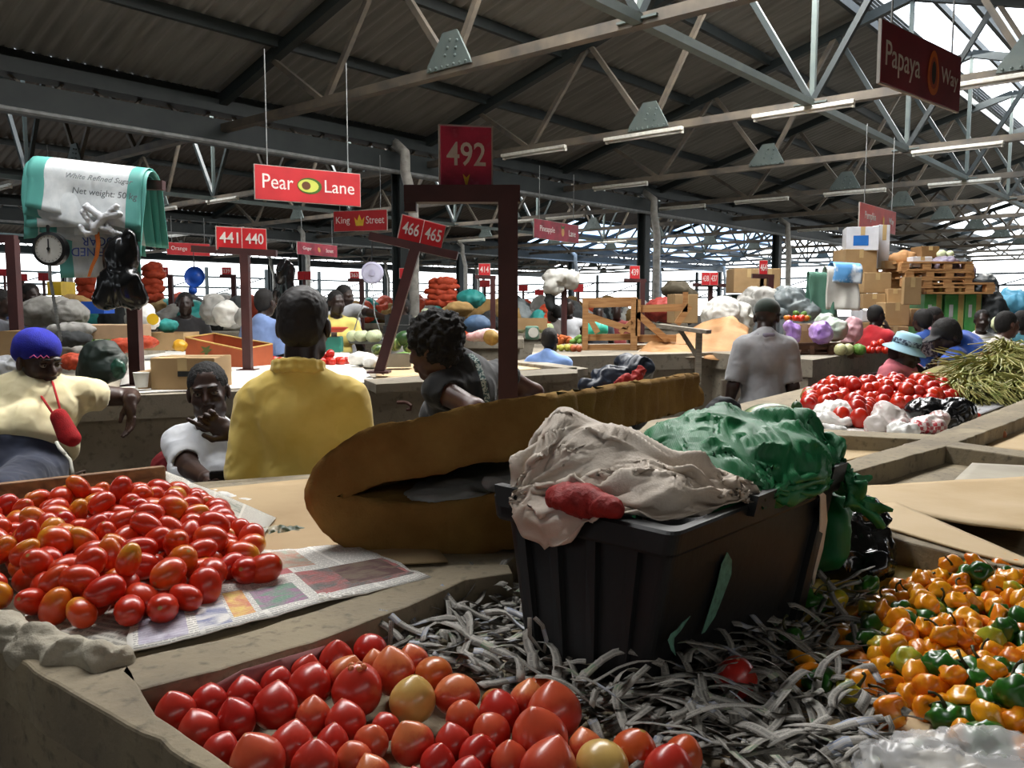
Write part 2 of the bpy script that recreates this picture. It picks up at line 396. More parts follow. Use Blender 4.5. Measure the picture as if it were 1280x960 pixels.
for bi, (g, k0, k1) in enumerate(BAYS):
    for k in range(k0, k1):
        s = S0 + DS * (k - 1)
        for side in (1, -1):
            for r in range(ROWS):
                D = g + r * RW if side == 1 else g + BAY - r * RW
                if D < -46: continue
                me = ME_SH if bi == 0 else ME_OLD
                if bi and side == -1: me = ME_SH
                glass = (k >= 10 and r >= 1) if bi == 0 else (k >= 10 and bi == 1 and r <= 2)
                if bi == 0 and side == -1 and k in (4, 6, 8) and r == 3: glass = True
                if bi == 1 and side == 1 and k in (8, 9) and r in (0, 1): glass = True
                part_at('skylight_sheet' if glass else 'roof_sheet', (ME_GL if bi == 0 else ME_GB) if glass else me, ceil, slope_matrix(D, s, HB + .12 + SLOPE * RW * r + .006 * r, side))
    # ridge glazing carried on a low monitor, louvre blades below its eaves
    for k in range(k0, k1):
        s = S0 + DS * (k - 1); rd = g + HALF; Hr = HB + .12 + SLOPE * (HALF - .75)
        for side in (1, -1):
            mb = MB()
            for q in range(4):
                a = .12 + q * (DS - .12) / 4; w = (DS - .12) / 4 - .05
                mb.hexa([SB(rd - side * u, s + v, Hr + .50 - .22 * u + z) for z in (0, .012) for u, v in ((.95, a), (.02, a), (.02, a + w), (.95, a + w))])
            mb.build('skylight_pane' if bi < 2 else 'ridge_sheet', m_glaze if bi < 2 else m_sheet_old, ceil)
            if bi == 0:
                for q in range(4):
                    z = Hr + .06 + q * .065
                    MB().hexa([SB(rd - side * u, s + v, z + h + t) for t in (0, .01) for u, v, h in ((.86, .05, -.02), (.70, .05, .05), (.70, DS - .05, .05), (.86, DS - .05, -.02))]).build('louvre_blade', m_galv, ceil)
    L0, L1 = S0 + DS * (k0 - 1), S0 + DS * (k1 - 1)
    for side in (1, -1):
        for r in range(ROWS + 1):
            D = g + r * RW if side == 1 else g + BAY - r * RW
            H = HB + .03 + SLOPE * RW * r
            MB().beam(SB(D, L0, H), SB(D, L1, H), .07, .14).build('purlin', m_steel, ceil)
    MB().beam(SB(g + HALF, L0, 2.45), SB(g + HALF, L1, 2.45), .10, .08).build('ridge_tie', m_gusset, ceil)
    MB().beam(SB(g + HALF, L0, HB + SLOPE * HALF + .22), SB(g + HALF, L1, HB + SLOPE * HALF + .22), .06, .12).build('ridge_beam', m_steel, ceil)
# the hall goes on behind and to the right of the viewer: plain sheets, a back wall and a side wall
for (d0, d1, s0, s1) in ((-24.4, -10.8, -22, S0 - DS), (-10.8, 2.8, -22, S0 - DS * 2 + DS), (2.8, 16.4, -22, 49)):
    mid = (d0 + d1) / 2
    for a, b in ((d0, mid), (d1, mid)):
        ha, hb = HB + .12, HB + .12 + SLOPE * HALF
        MB().hexa([SB(x, y, z + q) for q in (0, .02) for x, y, z in ((a, s0, ha), (b, s0, hb), (b, s1, hb), (a, s1, ha))]).build('roof_sheet', m_sheet, ceil)
for nm, p, q_ in (('wall_back', SB(-24.4, -22, 0), SB(16.4, -22, 0)), ('wall_right', SB(16.4, -22, 0), SB(16.4, 49, 0)), ('wall_left_blocker', SB(-24.4, -22, 0), SB(-24.4, 2, 0))):  # left wall is added out of view, shades the left-facing fronts
    d = (q_ - p).normalized(); c = (p + q_) / 2; o = MB().box(V((c.x, c.y, 2.4)), ((q_ - p).length, .2, 4.8), atan2(d.y, d.x)).build(nm, m_wall); o['kind'] = 'structure'
# gutters: two girders with light showing between them, a pale pipe along the lower edge
for gi, (g, k0, k1) in enumerate([(-10.8, -1, 13), (-24.4, 0, 13), (-38.0, 3, 13), (2.8, -1, 13)]):
    tr = link(bpy.data.objects.new('trim_%d' % (gi + 1), None)); tr['kind'] = 'structure'
    a, b = S0 + DS * (k0 - 1), S0 + DS * (k1 - 1)
    MB().beam(SB(g, a, 2.745), SB(g, b, 2.745), .30, .17).build('eaves_girder', m_steel, tr)
    MB().beam(SB(g, a, 2.405), SB(g, b, 2.405), .34, .31).build('gutter_girder', m_steel, tr)
    MB().tube([SB(g + .2, a, 2.235), SB(g + .2, b, 2.235)], .035, 6).build('gutter_pipe', m_galv, tr)
    mb = MB(); q = a
    while q < b:
        mb.beam(SB(g, q, 2.55), SB(g, q + .1, 2.67), .05, .03); mb.beam(SB(g, q + .45, 2.67), SB(g, q + .62, 2.55), .04, .03); q += .95
    st = mb.build('girder_lacing', m_truss, tr); st['kind'] = 'stuff'
    if gi == 3: continue
    for k in range(k0 + (k0 % 2) , k1, 2):
        s = S0 + DS * k
        s = S0 + DS * k - .52
        c = link(bpy.data.objects.new('column', None)); c.location = SB(g, s, -EYE); c['kind'] = 'structure'
        adopt(c, tr)
        for o_, w, h in ((.10, .24, .03), (-.10, .24, .03), (0, .03, .2)):
            MB().box(SB(g, s, (2.25 - EYE) / 2 ) + DN * o_ * 1.0, (.03 if w == .24 else .2, .22 if w == .24 else .03, EYE + 2.25), -TH).build('flange' if w == .24 else 'web', m_steel, c)
        p = SB(g, s, 0) + DN * .42 + DB * -.1
        MB().tube([SB(g + .05, s - .2, 2.75), SB(g + .45, s - .3, 2.5), SB(g + .45, s - .3, 2.2), p + UP * 1.72, p + UP * 1.5, p - UP * EYE], .085, 8).build('downpipe', m_pipe, c, True)
# open sides of the hall: low wall, rails, posts and braces
edge = link(bpy.data.objects.new('trim_5', None)); edge['kind'] = 'structure'
for p, q_ in ((SB(-46, 49.5, -EYE), SB(16, 49.5, -EYE)), (SB(-44.6, 2, -EYE), SB(-44.6, 49.5, -EYE))):
    d = (q_ - p).normalized(); L = (q_ - p).length
    MB().beam(p + UP * .55, q_ + UP * .55, .18, 1.1).build('low_wall', m_wall, edge)
    for z in (2.25, 2.75, 3.35): MB().beam(p + UP * z, q_ + UP * z, .08, .10).build('rail', m_steel, edge)
    k = 0.0
    while k < L:
        MB().beam(p + d * k, p + d * k + UP * 3.9, .16, .16, d).build('edge_post', m_steel, edge)
        if k + 3.9 < L: MB().beam(p + d * k + UP * 2.25, p + d * (k + 3.9) + UP * 3.4, .06, .06).build('brace', m_steel, edge)
        k += 3.9
# trusses
def node(D, H): return V((D, 0, H))
def truss_proto():
    t = link(bpy.data.objects.new('roof_truss', None)); t['kind'] = 'structure'
    P = []
    top = lambda d: 2.85 + SLOPE * (HALF - abs(d)) - .06
    B_ = [-4.4, -2.27, 0, 2.27, 4.4]; T_ = [-5.5, -3.3, -1.15, 1.15, 3.3, 5.5]
    def mem(n, a, b, w, h, m): MB().beam(node(*a), node(*b), w, h, V((0, 1, 0)) if n != 'bottom_chord' else UP).build(n, m, t)
    mem('bottom_chord', (-6.7, 2.45), (6.7, 2.45), .12, .10, m_truss)
    for sg in (-1, 1): mem('rafter', (sg * 6.75, top(6.75)), (0, top(0)), .14, .12, m_steel)
    for i, b in enumerate(B_):
        if b == 0: mem('hanger', (0, 2.45), (0, top(0)), .06, .06, m_gusset); continue
        near = sorted(T_, key=lambda x: abs(x - b))[:2]
        for x in near: mem('web_bar', (b, 2.45), (x, top(x)), .065, .06, m_truss)
    for x in (-1.15, 1.15): mem('web_bar', (0, 2.47), (x, top(x)), .07, .07, m_steel)
    for x in (-2.27, 2.27):
        mb = MB().prism([(-.30, -.02), (.34, -.02), (.30, .06), (.14, .34), (-.06, .34), (-.28, .05)], -.012, .012, MX.Translation(node(x, 2.47) + V((0, -.07, 0))) @ MX.Rotation(pi / 2, 4, 'X'))
        for i in range(7): mb.ball(node(x - .24 + i * .085, 2.475) + V((0, -.088, 0)), .016, 4)
        for i in range(3): mb.ball(node(x - .02 + i * .035, 2.58 + i * .07) + V((0, -.088, 0)), .016, 4); mb.ball(node(x + .12 + i * .015, 2.56 + i * .07) + V((0, -.088, 0)), .016, 4)
        mb.build('gusset_plate', m_gusset, t)
    MB().box(node(0, 2.45), (.4, .18, .02)).build('gusset_plate', m_gusset, t)
    return t
tp = truss_proto(); tch = kids(tp); first = True
RM = MX((DN, DB, UP)).transposed().to_4x4()
for bi, (g, k0, k1) in enumerate(BAYS):
    for k in range(k0, k1):
        m = RM.copy(); m.translation = SB(g + HALF, S0 + DS * k, 0) 
        if first: tp.matrix_basis = m; first = False
        else: dup(tp, m, ch=tch)
# diagonal wind bracing in the near bay
# ------------------------------------------------------------------ fluorescent battens hung along the trusses
m_batt = M('batten_white', '#d8d6cc', .4, '#bdbab0', 20)
m_tube = M('tube_glass', '#eeeeea', .25)
def batten_proto():
    t = thing('fluorescent_light', 'unlit white fluorescent batten light slung under the roof trusses', 'light', group='fluorescent lights under the roof')
    MB().bbox((0, 0, .04), (1.25, .07, .05), .008).build('batten', m_batt, t)
    for y in (-.025,): MB().tube([(-.58, y, 0), (.58, y, 0)], .016, 8).build('tube', m_tube, t, True)
    for x in (-.6, .6): MB().box((x, -.025, .005), (.03, .05, .05)).build('tube_holder', m_batt, t)
    return t
bp = None
BATT = [(3, 65, 54, 35, 'cut by the top left corner of the photo'), (106, 5, 134, 0, 'at the top edge, left of the first rafter'), (267, 240, 297, 236, 'left of the Pear Lane sign'), (201, 252, 215, 250, 'just right of the draped sacks'), (282, 279, 305, 277, 'directly above the sign 441 440'), (0, 228, 8, 226, 'at the left edge behind the draped sacks'), (218, 296, 236, 295, 'above the Orange Street sign'),
        (640, 197, 702, 189, 'right of the sign 492'), (768, 178, 847, 168, 'under the middle gusset plate'), (957, 148, 1055, 131, 'at the node of the long ridge tie'), (751, 239, 805, 232, 'over the column with the downpipe'), (1152, 190, 1243, 181, 'below the Papaya Way sign'), (1167, 232, 1245, 228, 'right of the Pumpkin Way sign'), (1037, 246, 1102, 241, 'just above the Pumpkin Way sign'),
        (926, 256, 981, 252, 'left of the Pumpkin Way sign'), (830, 265, 878, 261, 'right of the downpipe'), (1003, 295, 1043, 293, 'left of the white box with blue label'), (1199, 111, 1273, 101, 'right of the Papaya Way sign'), (696, 265, 722, 262, 'over the Pineapple Lane sign'), (752, 299, 782, 297, 'right of the Pineapple Lane sign'), (578, 297, 605, 295, 'right of the signs 466 465'), (643, 268, 655, 267, 'beside the top of the main maroon post')]
for x0, y0, x1, y1, wh in BATT:
    c = on((x0 + x1) / 2, (y0 + y1) / 2, EYE + 2.33); k = round((c.dot(DB) - S0) / DS); s = S0 + DS * k
    c = on_s((x0 + x1) / 2, (y0 + y1) / 2, s); c = DN * c.dot(DN) + DB * (s - .10) + UP * (EYE + 2.345)
    m = TR(c, frame(UP, -DN))
    lb = 'white fluorescent light under the roof, ' + wh
    if bp is None: bp = batten_proto(); bp.matrix_basis = m; bp['label'] = lb
    else: dup(bp, m, lb)
# ------------------------------------------------------------------ the near market slab: recessed bays between worn ridges
ZB, ZR, ZL = 1.08, 1.135, 1.128
def concrete(name, a, b, sc=5):
    t = NT(name); n1 = t.noise(sc, 6); n2 = t.noise(sc * 9, 4)
    c = t.mix(t.ramp(n1, .3, .7), C(a), C(b)); c = t.mix(t.ramp(n2, .55, .75), c, tuple(x * .6 for x in C(b)))
    c = t.mix(t.ramp(t.noise(sc * .6, 3), .6, .68), c, tuple(x * 1.15 for x in C(a)))
    t.bump(t.noise(90, 5), .35, .006); return t.set(Base_Color=c, Roughness=.85)
m_conc = concrete('stall_concrete', '#96896f', '#756a58'); m_conc2 = concrete('counter_concrete', '#8d8576', '#6f6759', 2.5)
def ragged(pts, z, amp=.004, step=.03):
    """a worn outline between pixel corners lying at height z"""
    P = [on(x, y, z) for x, y in pts]; out = []
    for i, a in enumerate(P):
        b = P[(i + 1) % len(P)]; n = max(1, int((b - a).length / step))
        for k in range(min(n, 60)):
            q = a.lerp(b, k / n); q += V((vn([[q.x * 30, q.y * 30, 0]], 3)[0], vn([[q.x * 30, q.y * 30, 5]], 4)[0], 0)) * (amp if k else 0); out.append(q)
    return out
def ridge(pts, z1=ZR, z0=ZB - .02, parent=None, name='ridge', m=m_conc, amp=.004):
    P = ragged(pts, z1, amp); bm = bmesh.new()
    v0 = [bm.verts.new((p.x, p.y, z1)) for p in P]; f = bm.faces.new(v0)
    if f.normal.z < 0 or f.calc_area() and (f.normal_update() or f.normal.z < 0): f.normal_flip()
    r = bmesh.ops.extrude_face_region(bm, geom=[f]); vs = [g for g in r['geom'] if isinstance(g, bmesh.types.BMVert)]
    top = set(vs) 
    for v in v0: v.co.z = z0
    bm.normal_update()
    ed = [e for e in bm.edges if e.verts[0] in top and e.verts[1] in top]
    bmesh.ops.bevel(bm, geom=ed, offset=.004, segments=2, affect='EDGES', profile=.5)
    bmesh.ops.recalc_face_normals(bm, faces=bm.faces[:])
    me = bpy.data.meshes.new(name); bm.to_mesh(me); bm.free(); me.materials.append(m); return put(name, me, parent)
stall = thing('market_slab', 'worn grey concrete market slab with raised ridges carrying the tomatoes, black bin and chillies', 'stall', (0, 1.6, 0))
def world_poly(P, z0, z1, name, parent, m): 
    mb = MB(); n = len(P); mb.add([V((p.x, p.y, z)) for z in (z0, z1) for p in P], [tuple(range(n))[::-1], tuple(range(n, 2 * n))] + [(i, (i + 1) % n, n + (i + 1) % n, n + i) for i in range(n)])
    return mb.build(name, m, parent)
OUT = [on(-330, 655, ZB), on(258, 962, ZB), on(700, 1180, ZB), on(1500, 1300, ZB), on(1850, 640, ZB), on(1420, 452, ZB), on(1200, 478, ZB), on(1010, 484, ZB), on(870, 518, ZB), on(640, 548, ZB), on(425, 590, ZB), on(-100, 628, ZB)]
world_poly(OUT, ZB - .16, ZB, 'slab', stall, m_conc)
ctr = sum(OUT, V()) / len(OUT)
world_poly([ctr + (p - ctr) * .93 for p in OUT], 0, ZB - .16, 'base_wall', stall, m_conc2)
ridge([(-330, 655), (0, 805), (42, 838), (258, 962), (330, 1000), (420, 1010), (290, 957), (236, 920), (196, 893), (178, 864), (160, 828), (60, 800), (-300, 660)], parent=stall)
ridge([(150, 840), (175, 862), (240, 845), (303, 828), (390, 803), (510, 758), (581, 725), (641, 716), (636, 705), (560, 706), (425, 752), (300, 792), (160, 824)], parent=stall)
ridge([(1020, 596), (1070, 589), (1190, 555), (1300, 514), (1500, 440), (1440, 440), (1300, 491), (1160, 546), (1045, 580), (990, 592)], parent=stall)
ridge([(960, 540), (1155, 549), (1168, 543), (960, 533)], parent=stall)
ridge([(1180, 557), (1300, 574), (1700, 640), (1640, 600), (1300, 566), (1196, 552)], parent=stall)
ridge([(880, 612), (1085, 664), (1212, 697), (1420, 752), (1480, 745), (1230, 687), (1050, 642), (900, 604)], parent=stall)
# the left bay is filled up to the ridge tops with boards
m_card = M('cardboard', '#b39a74', .8, '#a18762', 4, bump=.15, bscale=30)
m_card2 = M('cardboard_pale', '#c2ab88', .8, '#b0976f', 3, bump=.2, bscale=25)
m_wood = None
def wood(name, a, b, sc=(2, 30, 30)):
    t = NT(name); mp = t.n('Mapping'); mp.inputs['Scale'].default_value = sc; t.l(t.tc.outputs['Object'], mp.inputs[0])
    nz = t.n('TexNoise', i_Scale=1.5, i_Detail=6, i_Distortion=.6); t.l(mp.outputs[0], nz.inputs['Vector'])
    c = t.mix(t.ramp(nz.outputs['Fac'], .35, .65), C(a), C(b)); t.bump(nz.outputs['Fac'], .15, .003); return t.set(Base_Color=c, Roughness=.7)
m_board = wood('board_wood', '#8f6a45', '#65462c'); m_pallet = wood('crate_wood', '#b98d5c', '#96693e'); m_dkwood = wood('dark_wood', '#5a3b28', '#3d261a')
def sheet(name, q, z, m, label=None, cat=None, nu=16, nv=12, th=.003, wav=.004, lift=None, seed=1, parent=None, fr=12, poly=None, droop=0, rag=0):
    """a limp sheet over four pixel corners (near-left, near-right, far-right, far-left) at height z"""
    c = [on(x, y, z) for x, y in q]; vs = []; uv = []
    for j in range(nv + 1):
        for i in range(nu + 1):
            u, w = i / nu, j / nv; p = (c[0] * (1 - u) + c[1] * u) * (1 - w) + (c[3] * (1 - u) + c[2] * u) * w
            vs.append(p); uv.append((u, w))
    A = np.array(vs); U = np.array(uv); nz = fbm(np.c_[A[:, :2] * fr, np.full(len(A), seed * 3.7)], seed); A[:, 2] += th / 2 + wav * (nz + 1.4) * .5
    if rag:
        ed = (np.minimum(np.minimum(U[:, 0], 1 - U[:, 0]), np.minimum(U[:, 1], 1 - U[:, 1])) < 1e-6)
        A[ed, 0] += rag * vn(np.c_[A[ed, :2] * 40, A[ed, 0] * 0 + seed], 2); A[ed, 1] += rag * vn(np.c_[A[ed, :2] * 40, A[ed, 0] * 0 + seed + 9], 5)
    if lift: A[:, 2] += [lift(*x) for x in uv]
    fs = [(j * (nu + 1) + i, j * (nu + 1) + i + 1, (j + 1) * (nu + 1) + i + 1, (j + 1) * (nu + 1) + i) for j in range(nv) for i in range(nu)]
    o = mobj(name, A, fs, m, parent, True); l = o.data.uv_layers.new(name='UVMap')
    for p in o.data.polygons:
        for li in p.loop_indices: l.data[li].uv = uv[o.data.loops[li].vertex_index]
    solid(o, th)
    if label: tag(o, label, cat)
    return o
world_poly([on(x, y, ZL) for x, y in [(-300, 664), (60, 800), (160, 826), (425, 753), (560, 707), (634, 702), (700, 640), (640, 560), (425, 592), (-90, 630)]], ZB - .01, ZL - .004, 'bay_fill', stall, m_conc)
sheet('cardboard_sheet', [(250, 720), (560, 704), (470, 592), (205, 618)], ZL, m_card, 'tan cardboard sheet under the foam mattress and clear plastic bag', 'cardboard', wav=.002)
sheet('cardboard_sheet', [(1035, 640), (1215, 694), (1330, 722), (1120, 630)], ZR + .001, m_card2, 'narrow pale cardboard strip along the ridge behind the chillies', 'cardboard', wav=.002, th=.004)
sheet('cardboard_sheet', [(1042, 632), (1340, 686), (1340, 596), (1078, 612)], ZB + .035, m_card2, 'large creased pale cardboard sheet on the slab behind the chillies', 'cardboard', wav=.006, th=.006, fr=7, lift=lambda u, w: 0.010 * (1 - w) ** 2 + .004 * sin(9 * u) * (1 - w))
sheet('paper_sheet', [(1180, 614), (1420, 634), (1420, 590), (1215, 580)], ZB + .035, M('grey_board', '#a8a08e', .7), 'smooth grey board lying beyond the creased cardboard', 'board', wav=.001)
sheet('cardboard_sheet', [(960, 586), (1035, 582), (1150, 556), (1000, 549)], ZB + .002, m_card2, 'clean cardboard lining the narrow bay behind the green sheet', 'cardboard', wav=.001)
sheet('cardboard_sheet', [(1220, 562), (1400, 578), (1420, 520), (1300, 520)], ZB + .002, m_card2, 'cardboard lining in the bay beside the single onion', 'cardboard', wav=.001)
sheet('newspaper_sheet', [(1000, 556), (1170, 560), (1240, 500), (1000, 500)], ZB + .002, M('white_plastic_sheet', '#d4d0ca', .4), 'white plastic sheet spread under the far right tomatoes', 'sheet', wav=.006)
sheet('grey_sheet', [(1180, 536), (1300, 492), (1420, 452), (1180, 492)], ZB + .003, M('grey_plastic', '#9f9fa2', .45), 'smooth grey plastic sheet at the right behind the single tomato', 'sheet', wav=.003)
# newsprint: columns of type lines, picture blocks, headlines - flat print on the paper
def newsprint(name, rects, base='#dedad2', rows=46, cols=5, seed=0):
    t = NT(name); sp = t.n('SeparateXYZ'); t.l(t.tc.outputs['UV'], sp.inputs[0]); u, v = sp.outputs[0], sp.outputs[1]
    fr = lambda x, k: t.math('FRACT', t.math('MULTIPLY', x, k))
    line = t.math('GREATER_THAN', fr(v, rows), .45); gut = t.math('GREATER_THAN', fr(u, cols), .08)
    mp = t.n('Mapping'); mp.inputs['Scale'].default_value = (160, rows, 1); t.l(t.tc.outputs['UV'], mp.inputs[0])
    nz = t.n('TexNoise', i_Scale=1.0, i_Detail=2); t.l(mp.outputs[0], nz.inputs['Vector']); ink = t.math('GREATER_THAN', nz.outputs['Fac'], .42)
    msk = t.math('MULTIPLY', t.math('MULTIPLY', line, gut), t.math('MULTIPLY', ink, .5))
    c = t.mix(msk, C(base), C('#35332f'))
    pic = t.n('TexNoise', i_Scale=11.0, i_Detail=7, i_Distortion=1.0); t.l(t.tc.outputs['UV'], pic.inputs['Vector'])
    for (a, b, d, e, ca, cb) in rects:
        m = t.math('MULTIPLY', t.math('MULTIPLY', t.math('GREATER_THAN', u, a), t.math('LESS_THAN', u, d)), t.math('MULTIPLY', t.math('GREATER_THAN', v, b), t.math('LESS_THAN', v, e)))
        c = t.mix(t.math('MULTIPLY', m, .8), c, t.ramp(pic.outputs['Fac'], .36, .64, C(ca), C(cb)))
    return t.set(Base_Color=c, Roughness=.75)
m_news = newsprint('newsprint_colour', [(.03, .04, .17, .30, '#b9b3c4', '#6a5a80'), (.20, .05, .30, .42, '#d9d5d0', '#3b4c8a'), (.31, .10, .38, .42, '#c8622e', '#e0c040'), (.40, .10, .56, .38, '#3a7a5c', '#8a3f7c'), (.18, .60, .40, .98, '#c9a06a', '#8d5e40'), (.45, .62, .72, .97, '#8f9a86', '#b0694c'),
    (.40, .52, .60, .62, '#a52030', '#b83440'), (.60, .12, .98, .52, '#a01c22', '#2b2220'), (.74, .18, .96, .52, '#221c1c', '#75604e')])
m_news2 = newsprint('newsprint_plain', [(.06, .1, .2, .4, '#7d8aa5', '#c8c2b8'), (.55, .5, .75, .9, '#5d6b5d', '#b8b0a0')], '#c9c4b8', 30, 4)
n1 = sheet('newspaper', [(158, 822), (540, 724), (437, 682), (165, 712)], ZL + .004, m_news, 'open colour newspaper page spread under the plum tomatoes', 'newspaper', 26, 14, .0015, .006, rag=.006)
sheet('newspaper', [(20, 790), (165, 818), (420, 700), (100, 660)], ZL + .001, m_news2, 'plain newspaper sheet beneath the left plum tomato heap', 'newspaper', 20, 14, .0015, .004, rag=.005)
sheet('newspaper', [(196, 640), (330, 672), (345, 650), (205, 606)], ZL + .003, m_news2, 'pale newspaper corner beside the clear plastic bag', 'newspaper', 10, 8, .0015, .008, lift=lambda u, w: .03 * (1 - u) * w)
text('Siger', .075, .03, M('headline_white', '#e6e2da', .7), n1, TR(on(424, 743, ZL + .0135), MX.Rotation(R(17), 3, 'Z')), 'headline', .0004, .008)
# wooden board standing on edge behind the plum tomatoes
a, b = on(-140, 660, ZL), on(207, 616, ZL); mb = MB(); d = (b - a).normalized()
mb.bbox((a + b) / 2 + UP * .034, ((b - a).length, .022, .068), .004, atan2(d.y, d.x)); tag(mb.build('wooden_board', m_board), 'weathered wooden board on edge behind the plum tomato heap', 'board')
MB().tube([on(95, 630, ZL) + UP * .05 + d * .0 + V((0, -.016, 0)), on(97, 630, ZL) + UP * .072, on(99, 630, ZL) + UP * .072 + V((0, .03, 0)), on(99, 630, ZL) + UP * .03 + V((0, .035, 0))], .003, 6).build('string', M('string', '#4a3a30', .9), bpy.data.objects['wooden_board'], True)
# rolled grey sack along the front edge of the left bay
pl = [on(x, y, ZR + .005) for x, y in [(-160, 730), (-60, 765), (0, 790), (45, 806), (90, 818), (130, 824), (150, 822)]]
melt('sack', [cap(p - UP * .004, q - UP * .004, .026 - .0016 * i, .024 - .0016 * i) for i, (p, q) in enumerate(zip(pl, pl[1:]))], .004, M('sack_grey', '#b0a896', .85, '#8e8676', 12, bump=.4, bscale=160), None, .02, lambda v: .006 * folds(v * np.array([22, 22, 40]), 5))
tag(bpy.data.objects['sack'], 'grey woven sack rolled along the front edge before the plum tomatoes', 'sack')
# ------------------------------------------------------------------ foreground goods
def inpoly(x, y, P):
    r = False; j = len(P) - 1
    for i in range(len(P)):
        if (P[i].y > y) != (P[j].y > y) and x < (P[j].x - P[i].x) * (y - P[i].y) / (P[j].y - P[i].y) + P[i].x: r = not r
        j = i
    return r
def edge_dist(x, y, P):
    m = 9
    for i in range(len(P)):
        a, b = P[i - 1].to_2d(), P[i].to_2d(); d = b - a; t = max(0, min(1, (V((x, y)) - a).dot(d) / max(d.length_squared, 1e-9))); m = min(m, (a + d * t - V((x, y))).length)
    return m
def pile(P, z0, d, hmax, slope, n, seed=1, cand=10, fails=250):
    rg = random.Random(seed); L = np.zeros((0, 3)); x0, x1 = min(p.x for p in P), max(p.x for p in P); y0, y1 = min(p.y for p in P), max(p.y for p in P); bad = 0; e = d * .93
    while len(L) < n and bad < fails:
        best = None
        for _ in range(cand):
            x, y = rg.uniform(x0, x1), rg.uniform(y0, y1)
            if not inpoly(x, y, P): continue
            z = z0 + d / 2
            if len(L):
                q = (L[:, 0] - x) ** 2 + (L[:, 1] - y) ** 2; k = q < e * e
                if k.any(): z = max(z, (L[k, 2] + np.sqrt(e * e - q[k])).max())
            if best is None or z < best[2]: best = (x, y, z)
        if best is None: bad += 1; continue
        if best[2] + d / 2 > z0 + min(hmax, d * 1.02 + slope * edge_dist(best[0], best[1], P)): bad += 1; continue
        L = np.vstack([L, best])
    return [V(p) for p in L]
def fruit_mat(name, a, b, scar, tip=.045, rnd=.25, yel=None, rough=.3):
    t = NT(name); r = t.rand(); c = t.mix(r, C(a), C(b))
    if yel:
        nz = t.noise(9, 2); sp = t.n('SeparateXYZ'); t.l(t.tc.outputs['Generated'], sp.inputs[0])
        m = t.math('MULTIPLY', t.ramp(t.math('ADD', sp.outputs[2], t.math('MULTIPLY', nz, .5)), .72, 1.15), t.ramp(r, .55, .95)); c = t.mix(m, c, C(yel))
    mp = t.n('Mapping'); mp.inputs['Location'].default_value = (-.5, -.5, -1); t.l(t.tc.outputs['Generated'], mp.inputs[0])
    ln = t.n('VectorMath', operation='LENGTH'); t.l(mp.outputs[0], ln.inputs[0])
    c = t.mix(t.ramp(ln.outputs['Value'], tip, tip * 1.8, (1, 1, 1), (0, 0, 0)), c, C(scar))
    c = t.mix(t.math('MULTIPLY', t.ramp(t.noise(30, 3), .6, .75), .15), c, tuple(min(1, x * 1.6 + .02) for x in C(b)))
    return t.set(Base_Color=c, Roughness=rough, Specular_IOR_Level=.5, Coat_Weight=.15, Coat_Roughness=.15, Subsurface_Weight=.0)
m_roma = fruit_mat('plum_tomato_skin', '#b52210', '#cb4216', '#a5824a', .05, yel='#d08a20')
m_big = fruit_mat('oxheart_tomato_skin', '#ab2019', '#bf3f2c', '#c28460', .03, yel='#cf7a48')
m_bigo = fruit_mat('oxheart_tomato_orange', '#b8431c', '#bd5a2a', '#8a7a3a', .05, yel='#9a8a3a')
m_bigy = fruit_mat('oxheart_tomato_yellow', '#c49a50', '#c4a25c', '#7a6a3a', .03)
def plum(sq, wid):
    pr = [(max(1e-4, .5 * wid * sin(pi * i / 12) ** .86 * (1 + sq * cos(pi * i / 12))), -.5 * cos(pi * i / 12) * (1 if 0 < i < 12 else .97)) for i in range(13)]
    return MB().lathe(pr, 14)
def me_of(mb, name, mat):
    o = mb.build(name, mat, None, True); me = o.data; bpy.data.objects.remove(o); return me
PL = [me_of(plum(s_, w), 'plum_tomato', m_roma) for s_, w in ((.05, .76), (.1, .72), (0, .82), (.14, .68))]
def many(name, mes, pts, rot, size, label, cat, group, rs=random):
    for i, p in enumerate(pts):
        o = link(bpy.data.objects.new(name, mes[i % len(mes)])); o.matrix_basis = TR(p, rot(i), size(i)); tag(o, label, cat, group)
PP = [on(x, y, ZL) for x, y in [(-60, 720), (5, 775), (60, 792), (130, 798), (195, 790), (262, 762), (300, 728), (322, 700), (300, 672), (255, 640), (205, 632), (60, 648), (-60, 670)]]
pts = pile(PP, ZL + .008, .043, .125, .5, 299, 3, 14)
extra = [on(330, 711, ZL + .03), on(308, 713, ZL + .03)]
many('plum_tomato', PL, pts, lambda i: rrot(.5) @ MX.Rotation(random.choice((pi / 2, pi / 2, .9, .4)), 3, 'X'), lambda i: random.uniform(.051, .060), 'ripe red plum tomato in the heap spread on newspaper at the left', 'tomato', 'plum tomatoes heaped on the left bay')
o = link(bpy.data.objects.new('plum_tomato', PL[2])); o.matrix_basis = TR(extra[0], MX.Rotation(1.2, 3, 'Y') , .06); tag(o, 'lone plum tomato farthest right, at the edge of the newspaper heap', 'tomato', 'plum tomatoes heaped on the left bay')
o = link(bpy.data.objects.new('plum_tomato', PL[0])); o.matrix_basis = TR(extra[1], MX.Rotation(1.2, 3, 'X') , .06); tag(o, 'plum tomato touching the lone rightmost one at the heap edge', 'tomato', 'plum tomatoes heaped on the left bay')
